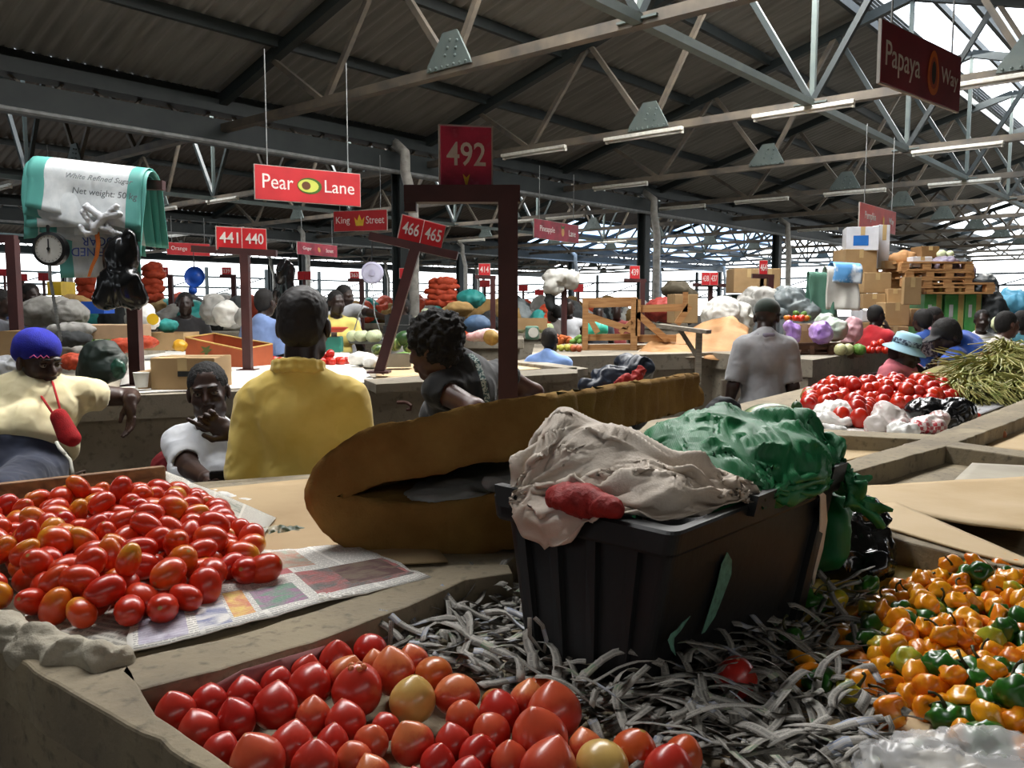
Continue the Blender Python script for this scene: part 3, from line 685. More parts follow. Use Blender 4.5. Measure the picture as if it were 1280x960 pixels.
# oxheart tomatoes
def oxheart(seed, tip, ribs, flat=1.0):
    mb = MB(); N, K = 16, 24
    def fn(u, v):
        th, ph = 2 * pi * u, pi * v
        r = .5 * sin(ph) ** .9 if 0 < v < 1 else 1e-4
        z = -.5 * flat * cos(ph)
        if v > .5: q = (v - .5) * 2; r *= 1 - tip * .36 * q ** 1.8; z += tip * .11 * q ** 3
        if v < .12: z += .05 * (1 - v / .12)
        w = 1 + ribs * cos(5 * th + seed) * (1 - v) * sin(ph) + .05 * cos(2 * th + seed * 2) + .03 * cos(3 * th + seed)
        return V((r * w * cos(th), r * w * sin(th), z))
    mb.grid(fn, K, N); bm = bmesh.new(); o = mb.build('t', m_big); bm.from_mesh(o.data); bpy.data.objects.remove(o); bmesh.ops.remove_doubles(bm, verts=bm.verts, dist=.004); bmesh.ops.recalc_face_normals(bm, faces=bm.faces)
    return bm
def ox_me(mat, *a):
    bm = oxheart(*a); me = bpy.data.meshes.new('oxheart_tomato'); bm.to_mesh(me); bm.free(); me.polygons.foreach_set('use_smooth', [True] * len(me.polygons)); me.materials.append(mat); return me
OX = [ox_me(m_big, 1, .9, .0), ox_me(m_big, 2, .6, .02), ox_me(m_big, 3, 1.0, .01), ox_me(m_big, 4, .35, .035, .88)]
OXO = [ox_me(m_bigo, 5, .5, .01), ox_me(m_bigo, 6, .3, .02, .92)]; OXY = ox_me(m_bigy, 7, .7, .03); OXF = ox_me(m_bigo, 9, .15, .05, .85)
L7 = [(103, 435, 70), (215, 398, 62), (333, 373, 60), (198, 488, 70), (255, 553, 65), (298, 460, 72), (432, 425, 78), (440, 335, 58), (540, 288, 52), (640, 260, 62), (752, 232, 62, 'o'), (770, 270, 50), (895, 262, 55), (553, 355, 75), (672, 320, 68), (830, 315, 80, 'p'),
      (713, 380, 90, 's'), (563, 445, 65), (672, 465, 70), (805, 465, 50), (965, 318, 72, 'f'), (897, 405, 80, 'y'), (1043, 385, 78, 'r'), (1168, 385, 48, 'g'), (1232, 420, 70), (1085, 445, 62), (485, 550, 78), (625, 525, 62), (757, 523, 62), (893, 535, 75), (1033, 530, 65),
      (1163, 492, 70), (380, 615, 100), (570, 610, 82), (700, 580, 65), (760, 625, 65), (978, 590, 65), (1140, 575, 70), (1245, 610, 75), (905, 640, 50), (1080, 640, 70)]
L7 = [(180 + a[0] / 2.667, 720 + a[1] / 2.667, a[2] / 2.667, a[3] if len(a) > 3 else '') for a in L7]
L7 += [(672, 857, 21, 'g'), (690, 890, 36, 'p'), (640, 878, 28, ''), (674, 922, 38, 's2'), (733, 926, 25, ''), (790, 935, 30, 'o2'), (757, 950, 35, 'y2'), (853, 935, 26, 'o3'), (838, 955, 33, ''), (664, 955, 40, '')]
TP = []
for x, y, r, k in L7:
    p = on(x, y, ZB + .042); rr = r * p.y / F * .98; TP.append([p.x, p.y, rr, k])
A_ = np.array([[t[0], t[1]] for t in TP]); r_ = np.array([t[2] for t in TP])
for _ in range(40):
    for i in range(len(A_)):
        d = A_ - A_[i]; l = np.linalg.norm(d, axis=1); l[i] = 9; ov = (r_ + r_[i]) * .93 - l
        for j in np.where(ov > 0)[0]: v = d[j] / l[j] * ov[j] * .25; A_[j] += v; A_[i] -= v
SPEC = {'o': 'orange-red round oxheart tomato at the back of the front heap', 'p': 'paler pink pointed oxheart tomato in the front heap', 's': 'pink oxheart tomato with a split knobbly top in the front heap', 'f': 'pale pink ribbed oxheart tomato at the back of the front heap', 'y': 'pale yellow pointed oxheart tomato in the front heap',
        'r': 'large smooth orange-red tomato beside the shredded newspaper', 'g': 'small orange tomato with a greenish top at the shredded paper edge', 's2': 'red oxheart tomato with a cracked brown scar at the bottom edge of the photo', 'o2': 'orange oxheart tomato partly covered by a paper strip', 'y2': 'round yellow tomato at the bottom edge of the front heap', 'o3': 'orange oxheart tomato at the right end of the front heap'}
for i, (t, p) in enumerate(zip(TP, A_)):
    k = t[3]; me = OXY if k == 'y' else OXF if k in ('f', 'y2') else OXO[i % 2] if k in ('o2', 'o3', 'g') else OX[3] if k in ('r', 'o') else OX[i % 3]
    o = link(bpy.data.objects.new('oxheart_tomato', me)); tilt = MX.Rotation(random.uniform(-.45, .1), 3, 'X') @ MX.Rotation(random.uniform(-.4, .4), 3, 'Y') @ MX.Rotation(random.uniform(0, 6), 3, 'Z')
    if k in ('s',): tilt = MX.Rotation(.15, 3, 'X')
    o.matrix_basis = TR((p[0], p[1], ZB + .012 + t[2] * .98), tilt, (2 * t[2],) * 3)
    tag(o, SPEC.get(k, 'shiny red pointed oxheart tomato in the large front heap') if list(SPEC).count(k) or not k else None, 'tomato', 'oxheart tomatoes in the front bay')
    if k == 'y2': o.data = ox_me(m_bigy, 9, .15, .03, .9)
    if k == 's':
        mb = MB()
        for q in range(5): mb.ball((.13 * cos(q * 1.3), .09 * sin(q * 1.3), .5), .075, 6)
        kb = mb.build('split_top', M('tomato_split', '#c8573a', .35, '#b98a52', 30), None, True); kb['label'] = 'knobbly split top with tan scar'; kb.parent = o
o = link(bpy.data.objects.new('oxheart_tomato', OX[1])); o.matrix_basis = TR(on(920, 848, ZB + .03), MX.Rotation(.3, 3, 'X'), .055); tag(o, 'red tomato lying alone in the shredded paper beside the bin', 'tomato')
lp = [on(x, y, ZR) + V((.004, -.012, 0)) for x, y in [(214, 853), (260, 840), (303, 828), (350, 815), (405, 799)]]
tag(solid(MB().grid(lambda u, v: lp[round(u * 4)] + UP * (-.046 + .042 * v * (.3 + .7 * min(1, u * 2.5))) + V((0, -.006 * (1 - v), 0)), 4, 2).build('paper_liner', M('pink_paper', '#8e5a5c', .8, '#a47a78', 30), None, True), .001), 'pinkish printed paper lining the ridge behind the front tomatoes', 'paper')
# ---- scotch bonnet peppers
def bonnet_me(seed, mat, long=1.0):
    bm = bmesh.new(); bmesh.ops.create_icosphere(bm, subdivisions=3, radius=.5); A = np.array([v.co for v in bm.verts]); th = np.arctan2(A[:, 1], A[:, 0]); z = A[:, 2] * 2
    lob = 1 + .18 * np.abs(np.cos(2 * th + seed)) * (1 - .6 * np.abs(z)) - .06 + sum(.045 * np.sin(A @ kk_ * (9 + 2 * q) + 2.1 * q + seed) for q, kk_ in enumerate(np.random.RandomState(seed).randn(6, 3) / 1.6))
    top = np.clip(z - .55, 0, 1); A = A * lob[:, None]; A[:, 2] *= .82 * long; A[:, 2] -= top * .32 * np.exp(-(A[:, 0] ** 2 + A[:, 1] ** 2) * 30)
    tail = np.clip(-z - .7, 0, 1); A[:, 2] -= tail * .4 * (seed % 2)
    for v, c in zip(bm.verts, A): v.co = c
    me = bpy.data.meshes.new('scotch_bonnet'); bm.to_mesh(me); bm.free(); me.polygons.foreach_set('use_smooth', [True] * len(me.polygons)); me.materials.append(mat); return me
def pep_mat(name, a, b, c3=None):
    t = NT(name); c = t.mix(t.rand(), C(a), C(b)); c = t.mix(t.ramp(t.noise(3, 3), .45, .75), c, C(c3 or b)); return t.set(Base_Color=c, Roughness=.28, Coat_Weight=.2, Coat_Roughness=.2)
m_po = pep_mat('pepper_orange', '#d26a0e', '#df9a18'); m_pg = pep_mat('pepper_green', '#1c4a14', '#2d6a1c', '#173d14'); m_py = pep_mat('pepper_lime', '#8a9a2a', '#c09a20', '#6f8a22')
m_stem = M('pepper_stem', '#40401f', .6, '#2b2a18', 20)
PO = [bonnet_me(s_, m_po, l) for s_, l in ((1, 1), (2, .9), (3, 1.15), (4, .95), (5, 1.05))]; PG = [bonnet_me(s_, m_pg, l) for s_, l in ((11, 1.1), (12, .95), (13, 1.25))]; PY = [bonnet_me(21, m_py), bonnet_me(22, m_py, .9)]
sm = MB().tube([(0, 0, .30), (.02, 0, .46), (.08, .02, .62), (.2, .04, .74), (.36, .03, .78)], [.07, .05, .04, .04, .055], 6); ME_STEM = me_of(sm, 'stem', m_stem)
def pepper(me, p, rot, s_, label, group, stem):
    o = link(bpy.data.objects.new('scotch_bonnet', me)); o.matrix_basis = TR(p, rot, s_); tag(o, label, 'pepper', group)
    if stem: c = link(bpy.data.objects.new('stem', ME_STEM)); c.parent = o
    return o
CP = [on(x, y, ZB) for x, y in [(1050, 815), (1072, 782), (1130, 742), (1215, 716), (1330, 742), (1420, 800), (1400, 930), (1310, 960), (1215, 945), (1180, 915), (1120, 880), (1075, 850)]]
GRP = 'scotch bonnet peppers heaped at the right'
ps = sorted(pile(CP, ZB, .0275, .13, .85, 430, 5, 14, 400), key=lambda p: p.y + max(0, p.x / p.y - .64) * 9); rest = ([], [], [])
for i, p in enumerate(ps):
    q = random.random(); g = q < .23; l = .23 <= q < .31; sz = random.uniform(.031, .040) * (1.17 if g else 1)
    me = random.choice(PG if g else PY if l else PO)
    if i < 289: pepper(me, p, rrot(1.4), sz, 'dark green scotch bonnet pepper among the orange ones at the right' if g else 'lime yellow scotch bonnet pepper half ripened in the heap at right' if l else 'orange scotch bonnet pepper in the big heap at the right', GRP, random.random() < (.5 if g else .35))
    else:
        n0 = len(rest[0]); m_ = TR(p, rrot(1.4), sz); rest[0].extend(m_ @ v.co for v in me.vertices); rest[1].extend(tuple(n0 + k for k in fc.vertices) for fc in me.polygons); rest[2].extend([1 if g else 2 if l else 0] * len(me.polygons))
if rest[0]: tag(mobj('scotch_bonnet_heap', rest[0], rest[1], None, None, True, [m_po, m_pg, m_py], rest[2]), 'farthest scotch bonnet peppers at the back and right end of the heap', 'peppers', None, 'stuff')
for x, y, me, lab in [(1015, 752, PG[0], 'dark green pepper lying beside the far corner of the black bin'), (1043, 750, PY[0], 'yellow wrinkled pepper on the yellow paper next to the bin'), (1085, 733, PG[1], 'green pepper in front of the black plastic bag'), (1003, 832, PO[1], 'upper orange pepper lying in the shredded paper'),
                      (1008, 847, PO[3], 'lower orange pepper lying in the shredded paper'), (1026, 857, PG[2], 'green pepper fallen into the shredded paper'), (1065, 868, PY[1], 'yellow pepper apart from the heap on the pale board'), (1112, 890, PO[0], 'orange pepper with long stem apart at the heap edge'), (988, 800, PG[1], 'long green pepper in the shade behind the shredded paper'), (1076, 858, PO[2], 'small orange pepper behind the yellow one on the board')]:
    pepper(me, on(x, y, ZB + .022), rrot(1.2), .042, lab, None, True)
sheet('pale_board', [(900, 960), (1190, 948), (1320, 700), (960, 700)], ZB + .0005, m_card2, 'pale board under the scotch bonnet peppers', 'board', wav=.001, th=.002)
sheet('yellow_paper', [(985, 792), (1085, 765), (1170, 712), (1030, 700)], ZB + .004, M('yellow_print', '#c9a93e', .7, '#d8c88a', 5), 'yellow printed paper showing between the bin and the peppers', 'paper', wav=.003, th=.001)
# ---- black bin
m_bin = M('bin_plastic', '#121314', .5, '#191a1a', 4, bump=.08, bscale=80, spec=.35)
bt = [on(628, 614, ZB + .22), on(845, 662, ZB + .22), on(1047, 585, ZB + .22)]; bt.append(bt[0] + bt[2] - bt[1])
bb = [on(655, 838, ZB), on(806, 870, ZB), on(1000, 778, ZB)]; bb.append(bb[0] + bb[2] - bb[1])
bt = [V((p.x, p.y, ZB + .22)) for p in bt]; bc = sum(bt, V()) / 4
def rloop(z, off, n=6, rad=.02):
    t = (z - ZB) / .22; Q = [b.lerp(a, t) for a, b in zip(bt, bb)]; c = sum(Q, V()) / 4; out = []
    Q = [q + ((q - c).normalized() * off * 1.3) for q in Q]
    for i in range(4):
        p, a, b = Q[i], Q[i - 1], Q[(i + 1) % 4]; da, db = (a - p).normalized(), (b - p).normalized(); s0, s1 = p + da * rad, p + db * rad
        for k in range(1, 12): out.append((Q[i - 1] + (p - Q[i - 1]).normalized() * rad).lerp(s0, k / 12))
        for k in range(n + 1): w = k / n; out.append((s0 * (1 - w) + p * w) * (1 - w) + (p * (1 - w) + s1 * w) * w)
    for o_ in out: o_.z = z
    return out
def loft(mb, loops):
    n = len(loops[0]); vs = [p for l in loops for p in l]; fs = [(i * n + k, i * n + (k + 1) % n, i * n + n + (k + 1) % n, i * n + n + k) for i in range(len(loops) - 1) for k in range(n)]
    return mb.add(vs, fs + [tuple(range(n))[::-1], tuple((len(loops) - 1) * n + k for k in range(n))])
bin_ = thing('storage_bin', 'large black plastic bin stuffed with white sack and green sheet', 'bin', (bc.x, bc.y, ZB))
Z = lambda z: ZB + .008 + z
loft(MB(), [rloop(Z(0), -.004)] + [rloop(Z(.006 + .0199 * q), 0) for q in range(11)] + [ rloop(Z(.205), -.010), rloop(Z(.02), -.010)]).build('body', m_bin, bin_)
loft(MB(), [rloop(Z(.178), .001), rloop(Z(.178), .014), rloop(Z(.182), .016), rloop(Z(.208), .016), rloop(Z(.212), .013), rloop(Z(.212), -.010), rloop(Z(.20), -.012), rloop(Z(.19), -.012)]).build('rim', m_bin, bin_)
# open the loft's last cap: the rim must not roof the bin over
for nm in ('rim', 'body'):
    o = [c for c in bin_.children if c.name.startswith(nm)][0]; bm = bmesh.new(); bm.from_mesh(o.data); f = [f for f in bm.faces if len(f.verts) > 8]
    if nm == 'rim': bmesh.ops.delete(bm, geom=f, context='FACES_ONLY')
    bm.to_mesh(o.data); bm.free()
def sidep(i, u, z, off):                                        # a point on wall i (0 = facing left, 1 = facing right)
    t = (z) / .22; a = bb[i].lerp(bt[i], t); b = bb[(i + 1) % 4].lerp(bt[(i + 1) % 4], t); p = a.lerp(b, u); e = (b - a).normalized(); n = V((e.y, -e.x, 0)); return V((p.x, p.y, ZB + .008 + z)) + n * off
for i, us in ((0, (.12, .34, .58, .82)), (1, (.94,))):
    for u in us:
        MB().hexa([sidep(i, u + du, z, o_) for z in (.005, .178) for du, o_ in ((-.035, -.002), (.035, -.002), (.03, .009), (-.03, .009))]).build('rib', m_bin, bin_)
for i, u0, u1 in ((0, .02, .16), (1, .34, .46), (1, .86, .97)):
    MB().hexa([sidep(i, u, z, o_) for z in (.198, .226) for u, o_ in ((u0, .005), (u1, .005), (u1, .022), (u0, .022))]).build('rim_lug', m_bin, bin_)
m_mint = M('mint_paint', '#5f8f7c', .6, '#3f6455', 90)
pn = (bt[2] - bt[1]).normalized(); pn = V((pn.y, -pn.x, 0)); 
def onwall(px, py):
    d = ray(px, py); e = V((0, 0, EYE)); a = sidep(1, .5, .1, .001); w = sidep(1, .5, .2, .001) - a; nn = (bt[2] - bt[1]).cross(w).normalized(); return e + d * ((a - e).dot(nn) / d.dot(nn)), nn
def smear(pts, lab):
    mb = MB(); P = [onwall(*p) for p in pts]; sg = -1 if P[0][1].y > 0 else 1; A = [p + n * sg * .0006 for p, n in P]; B = [p + n * sg * .0014 for p, n in P]; n = len(A)
    mb.add(A + B, [tuple(range(n)), tuple(range(n, 2 * n))[::-1]] + [(i, (i + 1) % n, n + (i + 1) % n, n + i) for i in range(n)]); o = mb.build('paint_smear', m_mint, bin_); o['label'] = lab
smear([(908, 690), (914, 700), (913, 718), (903, 745), (893, 770), (880, 790), (876, 792), (885, 765), (895, 732), (901, 705)], 'mint green paint streak on the right wall')
smear([(852, 778), (846, 786), (838, 792), (834, 800), (838, 812), (844, 820), (841, 806), (842, 797), (850, 788), (862, 770)], 'thin curved mint paint scrape')
smear([(962, 703), (967, 706), (969, 714), (966, 722), (961, 724), (960, 714)], 'faint paint smudge')
# ---- sacks and sheets stuffed into it
def PX(px, py, Y): return np.array(at(px, py, Y))
m_sackw = M('white_woven_sack', '#cfc4b6', .75, '#b9aa9a', 8, bump=.35, bscale=260, bd=.002)
def clothmat(name, a, b, rough=.5):
    t = NT(name); c = t.mix(t.ramp(t.noise(12, 5), .35, .7), C(a), C(b)); w = t.n('TexWave', i_Scale=120, i_Distortion=1.0); t.l(t.tc.outputs['Object'], w.inputs['Vector']); t.bump(w.outputs['Fac'], .12, .002); return t.set(Base_Color=c, Roughness=rough, Specular_IOR_Level=.5)
m_green = clothmat('green_tarp', '#12713f', '#0c5c33', .55)
m_red = M('red_net', '#9c1f1a', .7, '#7a1511', 60, bump=.6, bscale=120)
o = melt('red_net_bag', [cap(PX(698, 622, 1.17), PX(765, 636, 1.09), .015, .013), ell(PX(722, 625, 1.14), (.04, .025, .016))], .004, m_red, None, .02, lambda v: .004 * folds(v * 40, 6)); tag(o, 'red net bag showing under the white sack at the bin rim', 'net bag')
md1 = melt('bulge', [ell(PX(748, 585, 1.27), (.085, .08, .06)), ell(PX(705, 558, 1.30), (.03, .05, .055)), ell(PX(825, 620, 1.15), (.035, .04, .02)), ell(PX(785, 608, 1.2), (.06, .05, .03))], .008, m_sackw, None, .04)
md2 = melt('bulge', [cap(PX(840, 565, 1.43), PX(905, 542, 1.48), .045, .045), ell(PX(905, 585, 1.38), (.11, .11, .06)), ell(PX(970, 578, 1.42), (.08, .09, .055)), ell(PX(880, 615, 1.26), (.07, .07, .03)), ell(PX(1003, 540, 1.5), (.025, .025, .04)), ell(PX(930, 615, 1.3), (.07, .07, .03))], .008, m_green, None, .04)
rimc = [c for c in bin_.children if c.name.startswith('rim')]
c_ = PX(945, 580, 1.43); gs = cloth('green_sheet', [md2, md1] + rimc, m_green, c_[0], c_[1], ZB + .42, 0.45, .38, .85, 92, .12, 45, 3, waves=.015, wn_=4.5, stiff=1.2); tag(gs, 'crumpled bright green woven plastic sheet heaped in the bin', 'sheet'); adopt(md2, gs)
c_ = PX(778, 588, 1.245); ws = cloth('white_sack', [md1, md2] + rimc, m_sackw, c_[0], c_[1], ZB + .40, 0.33, .28, .5, 86, .12, 45, 7, waves=.015, wn_=4, stiff=1.0); tag(ws, 'crumpled dirty white woven sack lying in the black bin', 'sack'); adopt(md1, ws)
o = melt('green_sack', [ell(PX(1032, 668, 1.52), (.035, .06, .055)), ell(PX(1028, 640, 1.54), (.03, .05, .04))], .005, m_green, None, .03, lambda v: .012 * folds(v * 12, 17)); tag(o, 'dark green sack hanging behind the far end of the bin', 'sack')
m_blackbag = M('black_plastic', '#101112', .22, '#0c0c0d', 4, spec=.6)
o = melt('black_bag', [ell(PX(1062, 690, 1.56), (.07, .06, .05)), ell(PX(1075, 655, 1.62), (.045, .05, .05)), ell(PX(1085, 705, 1.5), (.03, .03, .022)), ell(PX(1030, 700, 1.55), (.05, .05, .045))], .005, m_blackbag, None, .03, lambda v: .010 * folds(v * 16, 21) + .004 * folds(v * 45, 2, 2)); tag(o, 'shiny black plastic bag slumped behind the bin', 'bag')
mb = MB(); pth = [onwall(x, y)[0] + V((.012, -.012, 0)) for x, y in [(1006, 605), (1016, 618), (1017, 650), (1012, 685), (1006, 712), (1004, 728)]]
mb.grid(lambda u, v: pth[min(5, round(v * 5))] + V((1, 1, 0)).normalized() * (u - .5) * (.006 + .022 * sin(pi * min(1, v * 1.1))), 4, 5); o = solid(mb.build('cloth_strip', m_sackw, None, True), .002); tag(o, 'frayed white cloth strip hanging down the bin wall', 'strip')
# ---- folded foam mattress
m_foam = M('foam', '#876a3a', .95, '#70532b', 9, bump=.6, bscale=220, bd=.003, spec=.1)
def foam():
    E = [(.0, .0)]
    cl = [(690, 648, .105), (640, 655, .105), (560, 668, .10), (490, 669, .10), (435, 655, .09), (408, 636, .065), (404, 616, .06), (420, 596, .08), (455, 577, .098), (500, 565, .10), (560, 552, .10), (625, 537, .10), (690, 527, .10)]
    Y0 = 1.53; sc = Y0 / F; P = [V(((x - 640) * sc, 0, EYE - (y - 385) * sc * 1.0)) for x, y, t in cl]; T = [c[2] for c in cl]
    S = [0]
    for a, b in zip(P, P[1:]): S.append(S[-1] + (b - a).length)
    nu, nw, nt = 110, 40, 8; Wd = V((.50, 1.02, -.06)); L = Wd.length
    def cr(f, s):
        i = max(0, min(len(S) - 2, next((k for k in range(len(S) - 1) if S[k + 1] >= s), len(S) - 2))); t = (s - S[i]) / (S[i + 1] - S[i]); g = lambda k: f[max(0, min(len(f) - 1, k))]
        a, b, c, d = g(i - 1), g(i), g(i + 1), g(i + 2); return (a * (-t + 2 * t ** 2 - t ** 3) + b * (2 - 5 * t * t + 3 * t ** 3) + c * (t + 4 * t * t - 3 * t ** 3) + d * (t ** 3 - t * t)) * .5
    def pt(u, w, t):
        s = u * S[-1]; p = cr(P, s); d = (cr(P, min(S[-1], s + .01)) - cr(P, max(0, s - .01))).normalized(); n = V((d.z, 0, -d.x)); th = cr(T, s)
        q = p + n * (t - .5) * th + V((0, Y0, 0)) + Wd * w
        if u > .55: q.z += w * .02
        return q
    vs = []; fs = []; ix = {}
    def vid(i, j, k):
        if (i, j, k) not in ix: ix[i, j, k] = len(vs); vs.append(pt(i / nu, j / nw, k / nt))
        return ix[i, j, k]
    for i in range(nu):
        for j in range(nw):
            for k in (0, nt): q = [vid(i, j, k), vid(i + 1, j, k), vid(i + 1, j + 1, k), vid(i, j + 1, k)]; fs.append(q if k else q[::-1])
        for k in range(nt):
            for j in (0, nw): q = [vid(i, j, k), vid(i, j, k + 1), vid(i + 1, j, k + 1), vid(i + 1, j, k)]; fs.append(q if j else q[::-1])
    for j in range(nw):
        for k in range(nt):
            for i in (0, nu): q = [vid(i, j, k), vid(i, j + 1, k), vid(i, j + 1, k + 1), vid(i, j, k + 1)]; fs.append(q if i == 0 else q[::-1])
    A = np.array(vs); f4 = np.array(fs); N = normals(A, f4); keys = np.array(list(ix)); w = keys[:, 1] / nw; t = keys[:, 2] / nt
    d = .006 * fbm(A * 14, 3, 3) + .003 * fbm(A * 60, 9, 2)
    end = keys[:, 0] == nu; pl_ = w * 40 + 1.8 * t + 1.3 * vn(np.c_[w * 9, t * 1.5, t * 0], 4); d = np.where(end, .028 * np.abs(np.sin(pl_)) ** 1.3 * (.35 + .65 * (.5 + .5 * vn(np.c_[w * 6, t * 2, t * 0], 8))) - .006, d)
    rim_ = ((t < .01) | (t > .99)); d = d - np.where(rim_ & ((w < .01) | end), .004, 0)
    A = A + N * d[:, None]; o = mobj('foam_mattress', A, f4, m_foam, None, True); return o
fm = foam(); bm = bmesh.new(); bm.from_mesh(fm.data); bmesh.ops.recalc_face_normals(bm, faces=bm.faces); bm.to_mesh(fm.data); bm.free()
tag(fm, 'brown foam mattress folded over on itself behind the black bin', 'mattress')
m_cloth_grey = M('grey_cloth', '#9a9a96', .85, '#7d7e7e', 5)
o = melt('grey_cloth', [ell(PX(600, 607, 1.72), (.13, .14, .010)), ell(PX(655, 594, 1.85), (.14, .16, .022)), ell(PX(545, 617, 1.63), (.06, .08, .006)), cap(PX(610, 603, 1.6), PX(635, 608, 1.57), .008)], .005, m_cloth_grey, None, .02, lambda v: .006 * folds(v * 12, 5)); tag(o, 'grey-white cloth tucked inside the fold of the foam mattress', 'cloth')
# ---- clear plastic bag, leafy wrapper
t = NT('clear_plastic'); t.l(t.noise(30, 3), t.n('Bump').inputs['Height']); m_clear = t.set(Base_Color=(.9, .9, .9), Roughness=.25, Transmission_Weight=.0, Specular_IOR_Level=.8, Alpha=.32)
m_whitebag = M('white_bag_film', '#e6e4df', .3, '#c9c7c2', 8)
o = melt('clear_bag', [ell(PX(310, 636, 1.95), (.055, .05, .010)), cap(PX(278, 625, 2.0), PX(322, 640, 1.92), .014), cap(PX(268, 618, 2.05), PX(290, 628, 2.0), .008)], .004, m_whitebag, None, .02, lambda v: .006 * folds(v * 35, 3)); tag(o, 'small white clear plastic bag lying on the tan cardboard', 'bag')
o = melt('snack_wrapper', [ell(PX(352, 674, 1.66), (.04, .032, .016)), cap(PX(335, 672, 1.66), PX(372, 668, 1.68), .012)], .004, M('wrapper', '#3d4a2e', .45, '#a59c80', 25, lo=.5, hi=.55), None, .02, lambda v: .006 * folds(v * 40, 13)); tag(o, 'crumpled green and cream wrapper beside the newspaper', 'wrapper')
o = melt('clear_bag', [ell(PX(1225, 958, .84), (.11, .05, .016)), ell(PX(1140, 962, .83), (.06, .03, .010)), cap(PX(1150, 942, .86), PX(1290, 930, .88), .008)], .004, m_clear, None, .02, lambda v: .007 * folds(v * 26, 23) + .003 * crease(v, 3, 30)); tag(o, 'clear plastic bag in the bottom right corner before the peppers', 'bag')
sheet('newspaper', [(880, 1000), (1210, 990), (1180, 925), (930, 935)], ZB + .006, m_news2, 'newspaper sheet at the bottom edge below the shredded strips', 'newspaper', 20, 8, .0012, .008, rag=.006)
# ---- shredded newspaper
m_strip = newsprint('newsprint_strips', [(.3, .05, .38, .9, '#6a7c9c', '#b9b4aa'), (.72, .0, .77, 1, '#3f6b4a', '#a59c8c')], '#928e86', 3, 2)
def strip_mb(acc, p, yaw, L, w, curl, lift_, roll, n=8):
    vs = acc[0]; fs = acc[1]; uv = acc[2]; b = len(vs); pos = V(p); a = yaw; pitch = lift_; u0 = random.random()
    for i in range(n + 1):
        d = V((cos(a) * cos(pitch), sin(a) * cos(pitch), sin(pitch))); sd = V((-sin(a), cos(a), 0)); rr = roll * (.4 + i / n); up_ = d.cross(sd); sd2 = sd * cos(rr) - up_ * sin(rr)
        for q in (-1, 1): r_ = pos + sd2 * w * .5 * q; r_.z = max(r_.z, p[2]); vs.append(r_); uv.append((u0 + i / n * L * 3, .2 + .6 * (q > 0)))
        pos = pos + d * L / n; a += curl / n; pitch += random.uniform(-.2, .2) - (.25 if pos.z > p[2] + .02 else 0) 
        if pos.z < p[2]: pos.z = p[2]; pitch = abs(pitch) * .4
        if i: fs.append((b + 2 * i - 2, b + 2 * i, b + 2 * i + 1, b + 2 * i - 1))
def strips(name, acc, th=.0006):
    o = mobj(name, acc[0], acc[1], m_strip, None, True); l = o.data.uv_layers.new(name='UVMap')
    for p in o.data.polygons:
        for li in p.loop_indices: l.data[li].uv = acc[2][o.data.loops[li].vertex_index]
    return solid(o, th)
acc = ([], [], []); SPX = [[(500, 800), (600, 745), (700, 735), (760, 760), (760, 900), (690, 880), (560, 860), (480, 830)], [(690, 870), (820, 880), (960, 800), (1030, 830), (1060, 900), (1110, 940), (1000, 990), (880, 960), (800, 930), (720, 900)], [(990, 760), (1060, 745), (1080, 800), (980, 830)]]
for poly, n in zip(SPX, (330, 300, 40)):
    P = [on(x, y, ZB) for x, y in poly]; c = 0
    while c < n:
        x, y = random.uniform(min(p.x for p in P), max(p.x for p in P)), random.uniform(min(p.y for p in P), max(p.y for p in P))
        if not inpoly(x, y, P): continue
        strip_mb(acc, (x, y, ZB + .003 + random.random() ** 2 * .028), random.uniform(0, 6.3), *((random.uniform(.03, .08), random.uniform(.008, .014), random.uniform(-.8, .8), random.uniform(0, .35), random.uniform(-.5, .5)) if n == 330 and random.random() < .8 else (random.uniform(.05, .14), random.uniform(.008, .013), random.uniform(-1.6, 1.6), random.uniform(0, .4), random.uniform(-.6, .6)))); c += 1
tag(strips('shredded_newspaper', acc), 'tangle of grey shredded newspaper strips around the foot of the bin', 'paper', None, 'stuff')
def one_strip(pts, w, lab, twist=0):
    vs, fs, uv = [], [], []; n = len(pts)
    for i, p in enumerate(pts):
        d = (pts[min(i + 1, n - 1)] - pts[max(0, i - 1)]).normalized(); sd = d.cross(V((0, 1, .2))).normalized() if twist == 0 else d.cross(UP).normalized()
        vs += [p - sd * w / 2, p + sd * w / 2]; uv += [(i * .08, .1), (i * .08, .9)]
        if i: fs.append((2 * i - 2, 2 * i, 2 * i + 1, 2 * i - 1))
    tag(strips('paper_strip', (vs, fs, uv), .0008), lab, 'paper strip')
def spl(px, Y): return [at(x, y, q) for (x, y), q in zip(px, Y)]
one_strip(spl([(532, 763), (552, 748), (572, 730), (580, 722)], [1.36, 1.37, 1.38, 1.39]), .016, 'long newspaper strip standing up against the ridge')
one_strip(spl([(590, 760), (602, 742), (611, 730)], [1.38] * 3), .013, 'short folded newspaper strip leaning on the ridge by the bin', 0)
one_strip(spl([(487, 815), (488, 795), (489, 776)], [1.16] * 3), .007, 'thin upright paper strip behind the front tomatoes')
one_strip(spl([(662, 772), (662, 795), (672, 808), (680, 815), (683, 800), (678, 782), (668, 772)], [1.11] * 7), .006, 'looped paper ribbon hanging on the left wall of the bin')
one_strip(spl([(815, 925), (822, 908), (832, 890)], [.93, .94, .95]), .016, 'wide paper strip standing beside the orange tomato')
one_strip(spl([(921, 940), (920, 915), (918, 893)], [.91, .92, .93]), .013, 'pinkish upright paper strip at the bottom centre right')
one_strip(spl([(880, 918), (873, 900), (885, 892), (895, 898)], [.93] * 4), .008, 'curled paper strip arching over the shreds')
